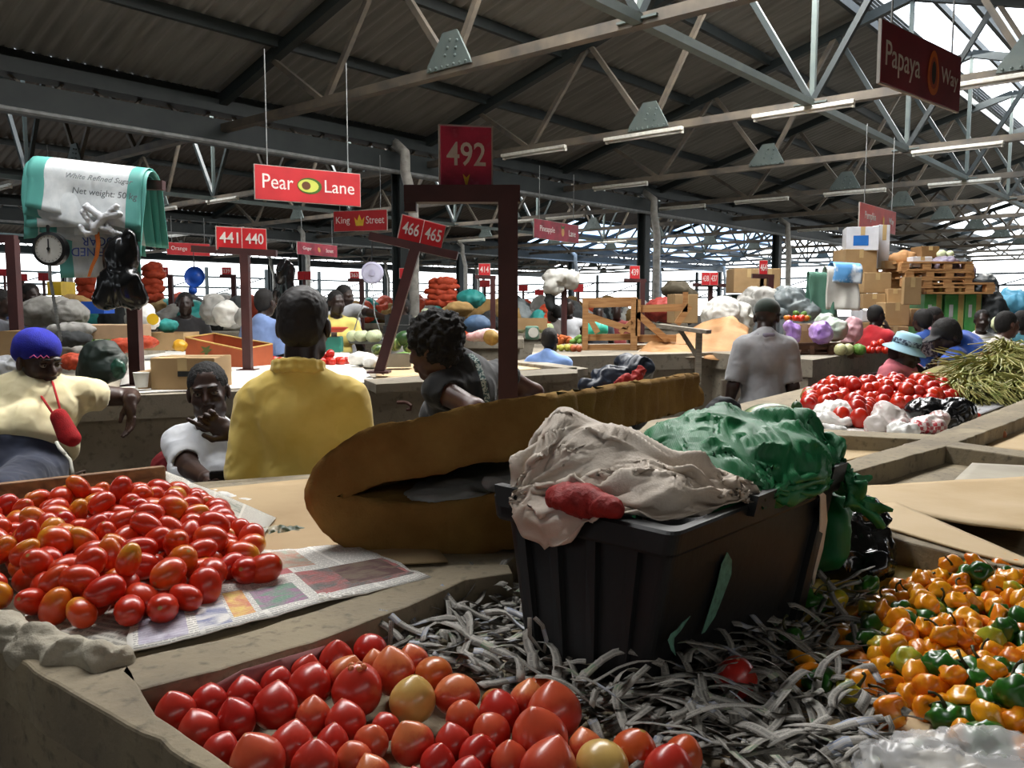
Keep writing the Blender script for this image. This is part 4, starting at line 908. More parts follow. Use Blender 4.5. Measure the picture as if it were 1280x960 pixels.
one_strip(spl([(990, 868), (1030, 868), (1052, 885), (1068, 912)], [1.0, 1.0, .98, .94]), .010, 'long pale strip reaching from the shreds toward the peppers', 1)
one_strip(spl([(1030, 912), (1060, 925), (1100, 935)], [.92, .9, .88]), .018, 'wide printed strip with large type on the pale board', 1)
one_strip(spl([(1100, 932), (1112, 922), (1115, 908), (1108, 895)], [.89, .9, .91, .92]), .008, 'curled blue grey strip in front of the peppers')
one_strip(spl([(760, 938), (800, 935)], [.86, .86]), .02, 'short paper scrap covering the orange tomato')
one_strip(spl([(1064, 822), (1078, 812), (1090, 800)], [1.15, 1.16, 1.17]), .024, 'square grey paper scrap leaning on the pepper heap')
# ------------------------------------------------------------------ people: body = one continuous surface, clothes and hair as children
def skinmat(name, a, b): 
    t = NT(name); c = t.mix(t.ramp(t.noise(14, 4), .35, .7), C(a), C(b)); t.bump(t.noise(120, 3), .08, .002); return t.set(Base_Color=c, Roughness=.42, Specular_IOR_Level=.45)
SK1 = skinmat('skin_dark', '#3b2419', '#2e1b13'); SK2 = skinmat('skin_deep', '#2b1a13', '#20130e'); SK3 = skinmat('skin_brown', '#54352a', '#452a20')
def fab(name, a, b=None, rough=.85): return M(name, a, rough, b, 9, bump=.15, bscale=300, bd=.001, sheen=.2)
m_hair = M('hair_black', '#0e0c0b', .8, '#171412', 40, bump=.8, bscale=150, bd=.006)
m_eye = M('eye_white', '#7d746a', .3); m_iris = M('eye_iris', '#120b08', .15)
REST = dict(pelvis=(0, 0, .93), chest=(0, .0, 1.20), neck=(0, -.02, 1.43), head=(0, .015, 1.585), shL=(-.168, -.01, 1.362), shR=(.168, -.01, 1.362), elL=(-.225, -.03, 1.11), elR=(.225, -.03, 1.11), wrL=(-.235, .06, .875), wrR=(.235, .06, .875),
            hipL=(-.095, 0, .90), hipR=(.095, 0, .90), knL=(-.10, .03, .49), knR=(.10, .03, .49), anL=(-.10, -.01, .08), anR=(.10, -.01, .08))
SIT = dict(REST, **{k: (p[0], p[1], p[2] - .43) for k, p in REST.items() if k[:2] not in ('kn', 'an')}, knL=(-.12, .42, .50), knR=(.12, .42, .50), anL=(-.12, .40, .08), anR=(.12, .40, .08))
def V3(a): return np.array(a, float)
class P_: pass
def person(label, base, yaw, h=1.68, J=None, sit=False, z0=0, res=.008, skin=SK1, girth=1.0, head=(0, 0, 0), hair='short', shirt=None, legs=None, hand=None, curl=(.35, .35), lean=0, fem=0, bz=.30, face=True, eyes=False, group=None, headk=1.0, hairmat=None, shoulders=1.0):
    q = P_(); k = h / 1.70; f = V((cos(yaw), sin(yaw), 0)); r = V((f.y, -f.x, 0)); B = V((base[0], base[1], z0))
    W_ = lambda p: p.copy() if isinstance(p, V) else B + (r * p[0] + f * p[1] + UP * p[2]) * k
    j = dict(SIT if sit else REST); pv = j['pelvis']
    if lean:
        for n in ('chest', 'neck', 'head', 'shL', 'shR', 'elL', 'elR', 'wrL', 'wrR'):
            a = j[n]; y, z = a[1] - pv[1], a[2] - pv[2]; j[n] = (a[0], pv[1] + y * cos(lean) + z * sin(lean), pv[2] - y * sin(lean) + z * cos(lean))
    j.update(J or {}); w = {n: W_(p) for n, p in j.items()}
    for s_ in 'LR':
        if J and 'pelvis' in J and 'hip' + s_ not in J: w['hip' + s_] = w['pelvis'] + r * (-.095 if s_ == 'L' else .095) * k - UP * .03 * k
    up = (w['neck'] - w['pelvis']).normalized(); rt = (w['shR'] - w['shL']); rt = (rt - up * rt.dot(up)).normalized(); fw = up.cross(rt).normalized()
    T = MX((rt, fw, up)).transposed(); c0 = (w['pelvis'] + w['neck']) / 2; Lt = (w['neck'] - w['pelvis']).length / .50
    tl = lambda x, y, z: V3(w['pelvis'] + rt * x * k + fw * y * k + up * (z * Lt))           # torso coordinates, z 0 pelvis .. .50 neck
    hy, hp, hr = head; hf = f if True else fw
    HR = MX((r, f, UP)).transposed() @ MX.Rotation(hy, 3, 'Z') @ MX.Rotation(-hp, 3, 'X') @ MX.Rotation(hr, 3, 'Y'); kh = k * headk
    hd = lambda x, y, z: V3(w['head'] + HR @ V((x, y, z)) * kh)
    Hn = V3(HR)
    q.hd, q.HR, q.kh, q.w, q.tl, q.T, q.k, q.f, q.r = hd, HR, kh, w, tl, T, k, f, r
    g = girth
    def torso(e=0, low=True):
        o = [ell(tl(0, -.005, .36), (k * (.150 * g * shoulders + e), k * (.105 * g + e), k * .15 + e), T), ell(tl(0, .01 + .02 * (g - 1), .17), (k * (.130 * g + e), k * (.098 * g + e), k * .15 + e), T), ell(tl(0, -.01, .02), (k * (.155 * g + e), k * (.112 * g + e), k * .13 + e), T),
             cap(V3(w['shL']) * .88 + V3(w['shR']) * .12, V3(w['shR']) * .88 + V3(w['shL']) * .12, k * .058 + e), cap(tl(-.10, -.02, .44), tl(0, -.03, .50), k * .045 + e, k * .05 + e * .6), cap(tl(.10, -.02, .44), tl(0, -.03, .50), k * .045 + e, k * .05 + e * .6)]
        if fem: o += [ell(tl(sx * .068, .085 * g, bz), (k * .062 * fem + e, k * .055 * fem + e, k * .062 * fem + e), T) for sx in (-1, 1)]
        return o
    pr = torso()
    pr += [cap(tl(0, -.02, .47), hd(0, -.02, -.075), k * .056, kh * .053)]
    # head
    pr += [ell(hd(0, -.012, .035), (kh * .074, kh * .094, kh * .084), HR), ell(hd(0, .024, -.03), (kh * .061, kh * .070, kh * .084), HR), cap(hd(-.034, .022, -.075), hd(.034, .022, -.075), kh * .029), cap(hd(0, .055, -.095), hd(0, .064, -.10), kh * .022)]
    for sx in (-1, 1): pr += [ell(hd(sx * .077, -.008, -.008), (kh * .011, kh * .020, kh * .032), HR, .008)]
    if face:
        kk = .010
        pr += [cap(hd(-.036, .080, .020), hd(.036, .080, .020), kh * .013, None, kk), cap(hd(0, .090, .004), hd(0, .106, -.030), kh * .009, kh * .014, kk), cap(hd(-.013, .094, -.034), hd(.013, .094, -.034), kh * .011, None, .008), ell(hd(-.036, .066, -.026), (kh * .024,) * 3, HR, .02), ell(hd(.036, .066, -.026), (kh * .024,) * 3, HR, .02),
               cap(hd(-.019, .089, -.060), hd(.019, .089, -.060), kh * .0095, None, .004), cap(hd(-.015, .088, -.074), hd(.015, .088, -.074), kh * .0105, None, .004)]
        pr += [ell(hd(sx * .031, .094, .001), (kh * .017, kh * .012, kh * .010), HR, .008, -1) for sx in (-1, 1)]
    # arms and hands
    mr = res * .62
    for s_, sx in (('L', -1), ('R', 1)):
        S, E, Wr = w['sh' + s_], w['el' + s_], w['wr' + s_]
        pr += [cap(S, E, k * .050 * (.6 + .4 * g), k * .038), cap(E, Wr, k * .040, k * .026)]
        hdv = (Wr - E).normalized(); pn = None
        if hand and s_ in hand: hdv = V(hand[s_][0]).normalized(); pn = V(hand[s_][1])
        if pn is None: pn = r * -sx
        pn = (pn - hdv * pn.dot(hdv)).normalized(); sd = hdv.cross(pn).normalized()              # across the palm
        if sd.dot(V((0, 0, 1))) * 1 < 0 and not (hand and s_ in hand): sd = -sd
        th_s = 1 if not (hand and s_ in hand and len(hand[s_]) > 2) else hand[s_][2]
        MH = MX((sd, hdv, pn)).transposed(); hp_ = lambda x, y, z: Wr + (sd * x + hdv * y + pn * z) * k
        pr += [cap(Wr, hp_(0, .03, 0), k * .026, k * .026, .015), ell(hp_(0, .052, 0), (k * .040, k * .050, max(k * .016, mr)), MH, .012)]
        cu = curl[0] if s_ == 'L' else curl[1]
        for i, (x, L_) in enumerate(((-.030, .80), (-.010, .95), (.010, 1.0), (.029, .92))):
            x = x * -th_s * -1; c_ = (cu if not hasattr(cu, '__len__') else cu[i]); p0 = hp_(x, .090, 0); a = c_ * .6; d0 = p0; rad = .0092
            for sg_, ln in enumerate((.040, .026, .021)):
                d1 = d0 + (hdv * cos(a) + pn * sin(a) + sd * x * 1.2 * (1 if sg_ == 0 else .3)).normalized() * ln * L_ * k; pr.append(cap(d0, d1, max(k * rad, mr), max(k * rad * .9, mr), .005)); d0 = d1; a += c_; rad *= .92
        t0 = hp_(.028 * th_s, .025, .004); t1 = hp_(.054 * th_s, .058, .014); t2 = hp_(.056 * th_s, .092, .024)
        pr += [cap(t0, t1, max(k * .014, mr), max(k * .011, mr), .012), cap(t1, t2, max(k * .011, mr), max(k * .009, mr), .006)]
        pr += [cap(w['hip' + s_], w['kn' + s_], k * .085 * (.5 + .5 * g), k * .056), cap(w['kn' + s_], w['an' + s_], k * .056, k * .038), cap(w['kn' + s_] * .7 + w['an' + s_] * .3 - f * .012 * k, w['kn' + s_] * .4 + w['an' + s_] * .6, k * .055, k * .035)]
        an = w['an' + s_]; pr += [cap(an - UP * .045 * k - f * .02 * k, an - UP * .052 * k + f * .15 * k, k * .034, k * .028)]
    o = melt('person', pr, res, skin, None, .022 * k); tag(o, label, 'person', group); q.o = o
    zr = lambda v: .0035 * folds(v * 9, 4, 2) + .002 * folds(v * 21, 7, 1)
    if shirt:
        e = shirt.get('loose', .014); sl = shirt.get('sleeve', .55); sp = torso(e)
        cuts = []
        for s_ in 'LR':
            S, E, Wr = w['sh' + s_], w['el' + s_], w['wr' + s_]
            if sl <= 0: continue
            if sl <= 1: en = S.lerp(E, sl); ax = (E - S).normalized(); sp.append(cap(S, en, k * .052 + e, k * .046 + e * 1.25))
            else: en = E.lerp(Wr, sl - 1); ax = (Wr - E).normalized(); sp += [cap(S, E, k * .052 + e, k * .044 + e), cap(E, en, k * .044 + e, k * .032 + e)]
            cuts.append(ell(en + ax * (k * .046 + e) * .62, (k * .046 + e * 1.0, k * .046 + e * 1.0, k * .036), frame(ax), .004, -1))
        hem = shirt.get('hem', -.08); sp += [cap(tl(0, -.005, .10), tl(0, -.005, hem + .02), k * .10 * g + e)] if hem < -.05 else []
        sp += [ell(tl(0, -.005, hem + .05), (k * .166 * g + e, k * .130 * g + e, .14 * k), T)]
        sp += cuts
        sp.append(cutp(tl(0, 0, hem), -up))
        nk = shirt.get('neck', .5)
        sp.append(ell(tl(0, -.005 + .03 * nk, .515), (k * .062, k * .062 + .02 * nk, k * (.028 + .05 * nk)), T, .006, -1))
        so = melt(shirt.get('name', 'shirt'), sp, max(res, .005), shirt['mat'], o, .03 * k, zr); q.shirt = so
        if shirt.get('lab'): so['label'] = shirt['lab']
        if shirt.get('collar'):
            cc = []; n = 14
            for i in range(n):
                a, b = 2 * pi * i / n, 2 * pi * (i + 1) / n; pp = lambda t: tl(.074 * sin(t), -.028 - .070 * cos(t), .520 + .012 * cos(t))
                cc.append(cap(pp(a), pp(b), .012 * k)); cc.append(cap(pp(a) + V3(up) * .022 * k, pp(b) + V3(up) * .022 * k, .009 * k))
            melt('collar', cc, max(res * .8, .005), shirt['mat'], o, .012)
    if legs:
        e = .009; kind = legs.get('kind', 'trousers'); lp = [ell(tl(0, -.005, .0), (k * .150 * g + e, k * .112 * g + e, k * .10 + e), T)]
        if legs.get('waist'): lp.append(ell(tl(0, 0, .08), (k * .150 * g + e, k * .118 * g + e, k * .07), T))
        for s_ in 'LR':
            H, K, A = w['hip' + s_], w['kn' + s_], w['an' + s_]; lp.append(cap(H, K, k * .090 * (.5 + .5 * g) + e, k * .066 + e))
            if kind == 'trousers': lp.append(cap(K, K.lerp(A, .92), k * .064 + e, k * .05 + e))
            if kind == 'skirt': lp.append(cap(K, K.lerp(A, .6), k * .09, k * .10))
        if kind == 'skirt': lp += [cap((w['hipL'] + w['hipR']) / 2, (w['knL'] + w['knR']) / 2, k * .12, k * .12), cap((w['knL'] + w['knR']) / 2, ((w['knL'] + w['knR']) / 2).lerp((w['anL'] + w['anR']) / 2, .6), k * .12, k * .12)]
        lo_ = melt(legs.get('name', kind), lp, max(res, .006), legs['mat'], o, .03 * k, zr); q.legs = lo_
    hm = hairmat or m_hair
    if hair in ('short', 'full', 'puffy'):
        e = {'short': .005, 'full': .016, 'puffy': .022}[hair]
        hp2 = [ell(hd(0, -.018, .040), (kh * (.074 + e), kh * (.091 + e), kh * (.082 + e)), HR), ell(hd(0, -.045, -.005), (kh * (.066 + e), kh * (.06 + e), kh * (.07 + e)), HR)]
        if hair == 'puffy': hp2 += [ell(hd(0, -.03, .085), (kh * .085, kh * .095, kh * .06), HR), ell(hd(0, -.095, .05), (kh * .07, kh * .05, kh * .07), HR)]
        hp2.append(ell(hd(0, .105, -.05), (kh * .075, kh * .10, kh * .105), HR, .012, -1))
        melt('hair', hp2, res, hm, o, .015, (lambda v: .012 * fbm(v * 60, 3, 2)) if hair == 'puffy' else (lambda v: .002 * fbm(v * 90, 3, 2)))
    if eyes:
        for sx in (-1, 1):
            M_ = TR(hd(sx * .031, .0775, .000), HR, kh); mb = MB().ball((0, 0, 0), .0135, 10, None); e1 = mb.build('eyeball', m_eye, None, True); e1.data.transform(M_); adopt(e1, o)
            mb = MB().ball((0, .0085, 0), (.0062, .0058, .0062), 8); e2 = mb.build('iris', m_iris, None, True); e2.data.transform(M_); adopt(e2, o)
            lid = [cap(hd(sx * .031 + x0, .0895 - abs(x0) * .3, .0075 - abs(x0) * .2), hd(sx * .031 + x1, .0895 - abs(x1) * .3, .0075 - abs(x1) * .2), .0035 * kh) for x0, x1 in ((-.015, -.005), (-.005, .005), (.005, .015))]
            melt('eyelid', lid, .0016, skin, o, .002); br = [cap(hd(sx * .012, .0945, .024), hd(sx * .048, .083, .026), .0045 * kh, .003 * kh)]; melt('eyebrow', br, .002, m_hair, o, .002)
    return q
def headgear(q, name, prims, mat, res, lab=None, disp=None):
    o = melt(name, prims, res, mat, q.o, .012, disp)
    if lab: o['label'] = lab
    return o
# --- woman in a blue knitted hat resting an arm on the counter
c_cream = fab('cream_jersey', '#d9cda6', '#c8bb90'); c_navy = fab('navy_cotton', '#2b3145', '#232838'); c_white = fab('white_cotton', '#dcdde0', '#c6c8cd'); c_yellow = fab('yellow_polo', '#e2c66a', '#d5b655'); c_black = fab('black_jersey', '#17181b', '#101113')
YW = -pi / 2 + .08
q = person('seated woman in blue knitted hat and cream top, arm along the counter', (-2.06, 3.42), YW, 1.70, dict(pelvis=(0, 0, .92), neck=(0, -.24, 1.25), head=(-.045, -.17, 1.352), shL=(-.205, -.235, 1.20), shR=(.205, -.235, 1.19), elL=(-.315, -.46, 1.165), wrL=at(163, 499, 3.72), elR=(.34, -.12, .98), wrR=(.26, .08, .90),
    knL=(-.16, .42, .90), knR=(.16, .42, .90), anL=(-.16, .40, .48), anR=(.16, .40, .48)), res=.0055, skin=SK1, girth=1.28, fem=.95, bz=.20, head=(1.0, .16, 0), hair=None, shirt=dict(mat=c_cream, sleeve=.2, hem=.09, neck=.8, loose=.018), legs=dict(mat=c_navy, kind='shorts', waist=1), hand={'L': ((.12, -.25, -1), (-.5, -.6, 0)), 'R': ((.3, -1, -.1), (0, 0, -1))}, curl=(.3, .3), eyes=True)
hd, HR, kh = q.hd, q.HR, q.kh
m_beanie = M('blue_knit', '#20259c', .9, '#1a1d7e', 30, bump=.5, bscale=260, bd=.004); m_pinkt = M('pink_thread', '#b0487a', .8)
headgear(q, 'knitted_hat', [ell(hd(0, -.016, .060), (kh * .088, kh * .110, kh * .084), HR), ell(hd(0, -.045, .03), (kh * .082, kh * .082, kh * .06), HR), ell(hd(0, .09, -.050), (kh * .12, kh * .15, kh * .088), HR, .01, -1)], m_beanie, .005, 'royal blue knitted hat with pink stitching')
mz = MB(); zz = [hd(.018 + .011 * i, .098 - .0022 * i * i * .35, .040 + (.006 if i % 2 else -.006)) for i in range(7)]; mz.tube([V(z) for z in zz], .0022, 5).build('pink_stitching', m_pinkt, q.o)
m_redp = M('red_crochet', '#b3141a', .85, '#8f1015', 40, bump=.6, bscale=220, bd=.004)
tl = q.tl; cz = lambda x, z: tl(x, .165 + .015 * 1, z)
pc = at(82, 531, 3.36); pz = at(70, 505, 3.38)
melt('phone_pouch', [cap(at(75, 520, 3.35), at(90, 548, 3.33), .030, .034), cap(at(72, 523, 3.35), at(80, 546, 3.33), .024)], .004, m_redp, q.o, .02)['label'] = 'red crocheted phone pouch on a cord'
mb = MB(); mb.tube([at(78, 522, 3.34), at(72, 500, 3.40), at(66, 479, 3.52), at(60, 470, 3.66)], .005, 6); mb.build('pouch_cord', m_redp, q.o, True)
mb = MB(); mb.tube([at(71, 524, 3.34), at(58, 505, 3.42), at(48, 490, 3.52), at(40, 474, 3.68)], .005, 6); mb.build('pouch_cord', m_redp, q.o, True)
m_dstr = M('drawstring', '#c9c5b8', .8)
mb = MB(); mb.tube([at(70, 553, 3.26), at(80, 566, 3.2), at(88, 575, 3.14), at(91, 592, 3.08)], .006, 6).build('drawstring', m_dstr, q.o, True)
mb = MB(); mb.tube([at(71, 553, 3.26), at(74, 560, 3.22), at(82, 568, 3.18)], .007, 6).build('drawstring', m_dstr, q.o, True)
def stool(x, y, z, label): 
    t = thing('stool', label, 'stool', (x, y, 0)); MB().bbox((x, y, z - .02), (.36, .36, .04), .01).build('seat', m_dkwood, t)
    for a in (-.14, .14):
        for b in (-.14, .14): MB().beam((x + a, y + b, 0), (x + a, y + b, z - .04), .04, .04).build('leg', m_dkwood, t)
stool(-2.06, 3.46, .80, 'dark wooden stool under the woman in the blue hat'); 
# --- woman in a white T-shirt, chin on her hand
q = person('seated woman in white T-shirt with hand at chin, holding a black phone', (-1.19, 3.22), -pi / 2 + .12, 1.62, dict(pelvis=(0, 0, .68), neck=(0, -.10, 1.165), head=(-.01, -.045, 1.315), shL=(-.14, -.10, 1.115), shR=(.135, -.10, 1.10), elR=at(236, 584, 3.16), wrR=at(259, 599, 2.98), elL=at(314, 578, 3.02), wrL=at(292, 543, 2.98), knL=(-.16, .42, .66), knR=(.16, .42, .66), anL=(-.15, .40, .22), anR=(.15, .40, .22)),
    res=.005, skin=SK1, girth=1.0, fem=1.0, head=(.12, -.02, .10), hair='short', shirt=dict(mat=c_white, sleeve=.66, hem=.0, neck=.7, loose=.009), legs=dict(mat=fab('pale_denim', '#9fa6b4'), kind='trousers'), hand={'R': ((1, -.35, .05), (0, -.3, 1)), 'L': ((-.75, -.25, .50), (.3, -1, .3), -1)}, curl=((1.0, .9, .7, .02), .8), eyes=True)
mb = MB().bbox(at(272, 594, 2.92), (.055, .03, .03), .006, .3); mb.build('phone', M('phone_black', '#0c0c0e', .25), None); tag(bpy.data.objects['phone'], 'black phone held by the woman in the white T-shirt', 'phone')
stool(-1.19, 3.26, .56, 'low dark stool under the woman in the white T-shirt')
o = melt('red_bag', [ell(at(218, 590, 3.35), (.085, .06, .10)), ell(at(214, 605, 3.3), (.07, .06, .08))], .008, M('red_cloth', '#7a1018', .8), None, .03, lambda v: .008 * folds(v * 12, 4)); tag(o, 'dark red cloth bag beside the seated woman in white', 'bag')
# --- man in a yellow polo shirt, seen from behind
q = person('man in yellow polo shirt with shaved head, standing with his back turned', (-.70, 2.78), pi / 2, 1.74, dict(pelvis=(0, -.02, .86), neck=(0, -.005, 1.325), head=(.005, .03, 1.485), shL=(-.150, 0, 1.235), shR=(.155, 0, 1.245), elR=(.190, -.02, .985), wrR=(.16, .22, .98), elL=(-.185, -.03, .985), wrL=(-.05, .22, 1.0), hipL=(-.095, 0, .84), hipR=(.095, 0, .84)), res=.0055, skin=SK2, girth=.97, head=(0, .12, 0), hair='short', hairmat=M('stubble', '#171210', .6, '#1c1613', 60), shirt=dict(mat=c_yellow, sleeve=.92, hem=-.12, neck=.0, collar=1, loose=.014), legs=dict(mat=fab('dark_trousers', '#2a2a2e')), headk=1.03)
# --- woman in a black sleeveless top
q = person('woman in black sleeveless top leaning over, seen from behind at left profile', (-.12, 3.4), 2.45, 1.66, dict(pelvis=at(600, 590, 3.42), neck=at(566, 455, 3.33), head=at(541, 434, 3.27), shL=at(549, 487, 3.20), shR=at(628, 470, 3.55), elL=at(594, 511, 3.10), wrL=at(565, 545, 3.02), elR=at(668, 491, 3.62), wrR=at(630, 525, 3.5)), res=.0055, skin=SK3, girth=1.08, fem=1.0, head=(.25, .25, 0), hair='puffy', shirt=dict(mat=c_black, sleeve=.16, hem=-.05, neck=.1, name='sleeveless_top'), legs=dict(mat=fab('dark_skirt', '#24262c'), kind='skirt'))
sc_ = M('patterned_strap', '#3d5a5c', .8, '#b8c4c0', 120, lo=.5, hi=.52)
mb = MB(); mb.grid(lambda u, v: [at(587, 443, 3.24), at(596, 452, 3.20), at(604, 475, 3.17), at(610, 505, 3.2), at(612, 525, 3.24)][round(v * 4)] + V((.02 * (u - .5), 0, .004 * u)), 1, 4); solid(mb.build('strap', sc_, q.o), .004)['label'] = 'patterned cloth strap across the back'
# --- man in a grey T-shirt and dark cap
q = person('man in grey T-shirt and dark green cap walking away', (1.63, 5.42), pi / 2 - .1, 1.66, dict(shL=(-.145, -.01, 1.36), shR=(.145, -.01, 1.36), elL=(-.205, -.04, 1.10), wrL=(-.245, .02, .87), elR=(.185, -.03, 1.10), wrR=(.175, .04, .87), head=(.02, .05, 1.555)), res=.009, skin=SK2, girth=1.0, head=(-.45, .22, 0), hair=None, shirt=dict(mat=fab('grey_marl', '#8f8f90', '#7d7d80'), sleeve=.8, hem=-.14, neck=.0, loose=.015), legs=dict(mat=fab('khaki', '#9a8f78')), lean=.06)
m_cap = fab('dark_green_cap', '#1f2b22')
def capwear(q, mat, res, brim=1, name='cap'):
    hd, HR, kh = q.hd, q.HR, q.kh
    return headgear(q, name, [ell(hd(0, -.012, .052), (kh * .084, kh * .104, kh * .076), HR), ell(hd(0, .105, .048), (kh * .07, kh * .075, kh * .010), HR) if brim else ell(hd(0, 0, .05), (.01, .01, .01)), ell(hd(0, .0, -.055), (kh * .14, kh * .16, kh * .085), HR, .008, -1)], mat, res)
capwear(q, m_cap, .009)
melt('shirt_collar', [cap(q.tl(.06 * sin(a), -.02 - .058 * cos(a), .505), q.tl(.06 * sin(a + .6), -.02 - .058 * cos(a + .6), .505), .022) for a in np.arange(0, 6.2, .6)], .009, fab('mauve_grey', '#6f6a78'), q.o, .012)
# --- seated woman in a pale blue bucket hat
q = person('seated woman in pink top and pale blue bucket hat', (2.62, 5.72), -.62, 1.62, dict(pelvis=at(1122, 535, 5.7), neck=at(1124, 458, 5.68), head=at(1131, 441, 5.66), shR=at(1110, 468, 5.55), shL=at(1141, 464, 5.80), elR=at(1115, 492, 5.45), wrR=at(1148, 487, 5.38), elL=at(1158, 478, 5.75), wrL=at(1172, 466, 5.6), knL=at(1160, 525, 5.5), knR=at(1145, 530, 5.35), anL=(-.1, .3, .2), anR=(.1, .3, .2)), res=.010, skin=SK2, girth=1.1, fem=1, head=(0, .3, 0), hair='short', shirt=dict(mat=M('pink_stripe', '#b5626a', .85, '#9c4f5c', 20), sleeve=.5, hem=0, neck=.5), legs=dict(mat=c_navy))
hd, HR, kh = q.hd, q.HR, q.kh; m_hat = M('pale_blue_hat', '#9cc3d2', .85, '#8ab2c4', 12)
ho = MB().lathe([(.001, .135), (.06, .132), (.088, .115), (.096, .05), (.10, .035), (.15, .005), (.152, .0), (.10, .028), (.09, .035), (.001, .04)], 24); o = ho.build('bucket_hat', m_hat, None, True); o.data.transform(TR(hd(0, -.01, .01), HR, kh)); adopt(o, q.o)
ho = MB().lathe([(.0975, .05), (.0995, .05), (.0965, .085), (.0945, .085)], 24); o = ho.build('hat_band', M('hat_band', '#2d3d52', .8, '#8fa9b8', 60, lo=.52, hi=.54), None, True); o.data.transform(TR(hd(0, -.01, .01), HR, kh)); adopt(o, q.o)
# --- woman in a blue T-shirt bending
c_blue = fab('royal_blue', '#1d4fae', '#184292')
q = person('woman in royal blue T-shirt and black cap bending forward', (3.42, 6.15), pi + .25, 1.66, dict(pelvis=at(1240, 478, 6.2), neck=at(1197, 430, 6.08), head=at(1182, 421, 6.02), shL=at(1193, 447, 5.92), shR=at(1207, 437, 6.2), elL=at(1178, 462, 5.8), wrL=at(1153, 464, 5.72), elR=at(1190, 468, 6.05), wrR=at(1165, 463, 5.8), knL=at(1178, 474, 5.85), knR=at(1190, 478, 6.0), anL=(-.1, .22, .3), anR=(.1, .22, .3)), res=.010, skin=SK2, girth=1.15, fem=1, head=(0, .5, 0), hair='full', shirt=dict(mat=c_blue, sleeve=.6, hem=-.02, neck=.2), legs=dict(mat=fab('dark_shorts', '#22242c'), kind='shorts'))
capwear(q, fab('black_cap', '#111114'), .010)
# --- the crowd further back
def far(label, px, crown, Y, yaw, shirtcol, legcol='#2a2b33', J=None, sit=False, hair='short', sleeve=.6, skin=SK2, fem=0, head=(0, 0, 0), girth=1.05, h=1.66, z0=None, lean=0, hem=-.1, res=None, capc=None):
    p = at(px, crown, Y); top = (1.70 - .43 if sit else 1.70) * h / 1.70
    if z0 is None and not sit: h = p.z; z0 = 0
    if z0 is None: z0 = p.z - top
    n = 'cloth_' + shirtcol[1:]
    q = person(label, (p.x, Y), yaw, h, J, sit, z0, res or max(.010, Y * .0016), skin, girth, head, hair, dict(mat=fab(n, shirtcol), sleeve=sleeve, hem=hem, neck=.3), dict(mat=fab('legs_' + legcol[1:], legcol)), lean=lean, fem=fem, face=Y < 10)
    if capc: capwear(q, fab('cap_' + capc[1:], capc), res or max(.010, Y * .0016))
    return q
far('man in red polo shirt with hand at his mouth', 1095, 382, 9, .6, '#b01622', J=dict(elR=(.22, .12, 1.12), wrR=(.06, .17, 1.42)), head=(-.2, 0, 0))
far('person in blue T-shirt turned away beside the box stack', 1154, 388, 8.6, 1.9, '#2a4f9c', fem=1, hair='full')
far('person in pink shirt behind the one in blue', 1168, 384, 9.4, -.4, '#b06a7a')
far('man in white vest standing before the green crates', 1228, 388, 8.6, -1.9, '#d5d3d0', sleeve=.05, J=dict(elL=(-.25, .02, 1.1), elR=(.25, .02, 1.1)))
far('man in white shirt in profile at the right edge', 1258, 390, 6.9, .15, '#c9c0b4', skin=SK3, hair='short')
far('person in teal patterned shirt at the very right edge', 1279, 389, 7.4, .3, '#2f6a78')
far('woman in pale yellow T-shirt at the vegetable stall', 420, 364, 8.7, -1.25, '#d8c56a', fem=1, head=(.3, 0, 0), hair='short', J=dict(elL=(-.23, .08, 1.1), wrL=(-.2, .25, 1.05), elR=(.26, .05, 1.12), wrR=(.1, .2, 1.05)))
far('man in grey T-shirt reaching to the hanging scale', 430, 357, 9.3, -.9, '#a7a9ad', J=dict(shL=at(445, 388, 9.2), elL=at(462, 391, 9.0), wrL=at(482, 397, 8.9)), head=(.3, .1, 0))
far('person in light blue shirt with back turned near the crate', 330, 362, 7.6, 1.2, '#6f86b4', sleeve=.8)
far('person in dark clothes seated at the back stall', 231, 366, 8.6, -1.2, '#1c1a1c', sit=True, J=None)
far('child in blue shirt leaning on a counter', 683, 409, 6.4, 1.3, '#6f8ec4', sit=True, h=1.36, lean=.2, sleeve=.9)
far('man in white vest behind the white bags', 711, 374, 11.5, -1.6, '#c9cbd0', sleeve=.05)
far('person in grey top beside the man in white vest', 693, 381, 11.2, 2.6, '#77706c')
far('person in white shirt behind the slanted post', 503, 373, 9.6, -2.2, '#b9b8b6', sleeve=.8)
far('person in blue striped shirt at the far left stall', 37, 355, 8.8, -.5, '#3b4c7c')
far('person in grey shirt at the left edge', 0, 362, 7.6, .2, '#6d7078')
far('person in yellow cap behind the grey tarpaulin', 900, 374, 11, -1.9, '#2b2430', capc='#c9921c')
far('person in red top behind the wooden pallet crate', 771, 379, 12, -1.6, '#7a2a28')
far('person behind the wooden pallet crate, in dark shirt', 748, 383, 11.6, -1.4, '#23262e')
far('person in orange top bending over a far stall', 600, 378, 10.4, -2.4, '#c44a1c', lean=.6)
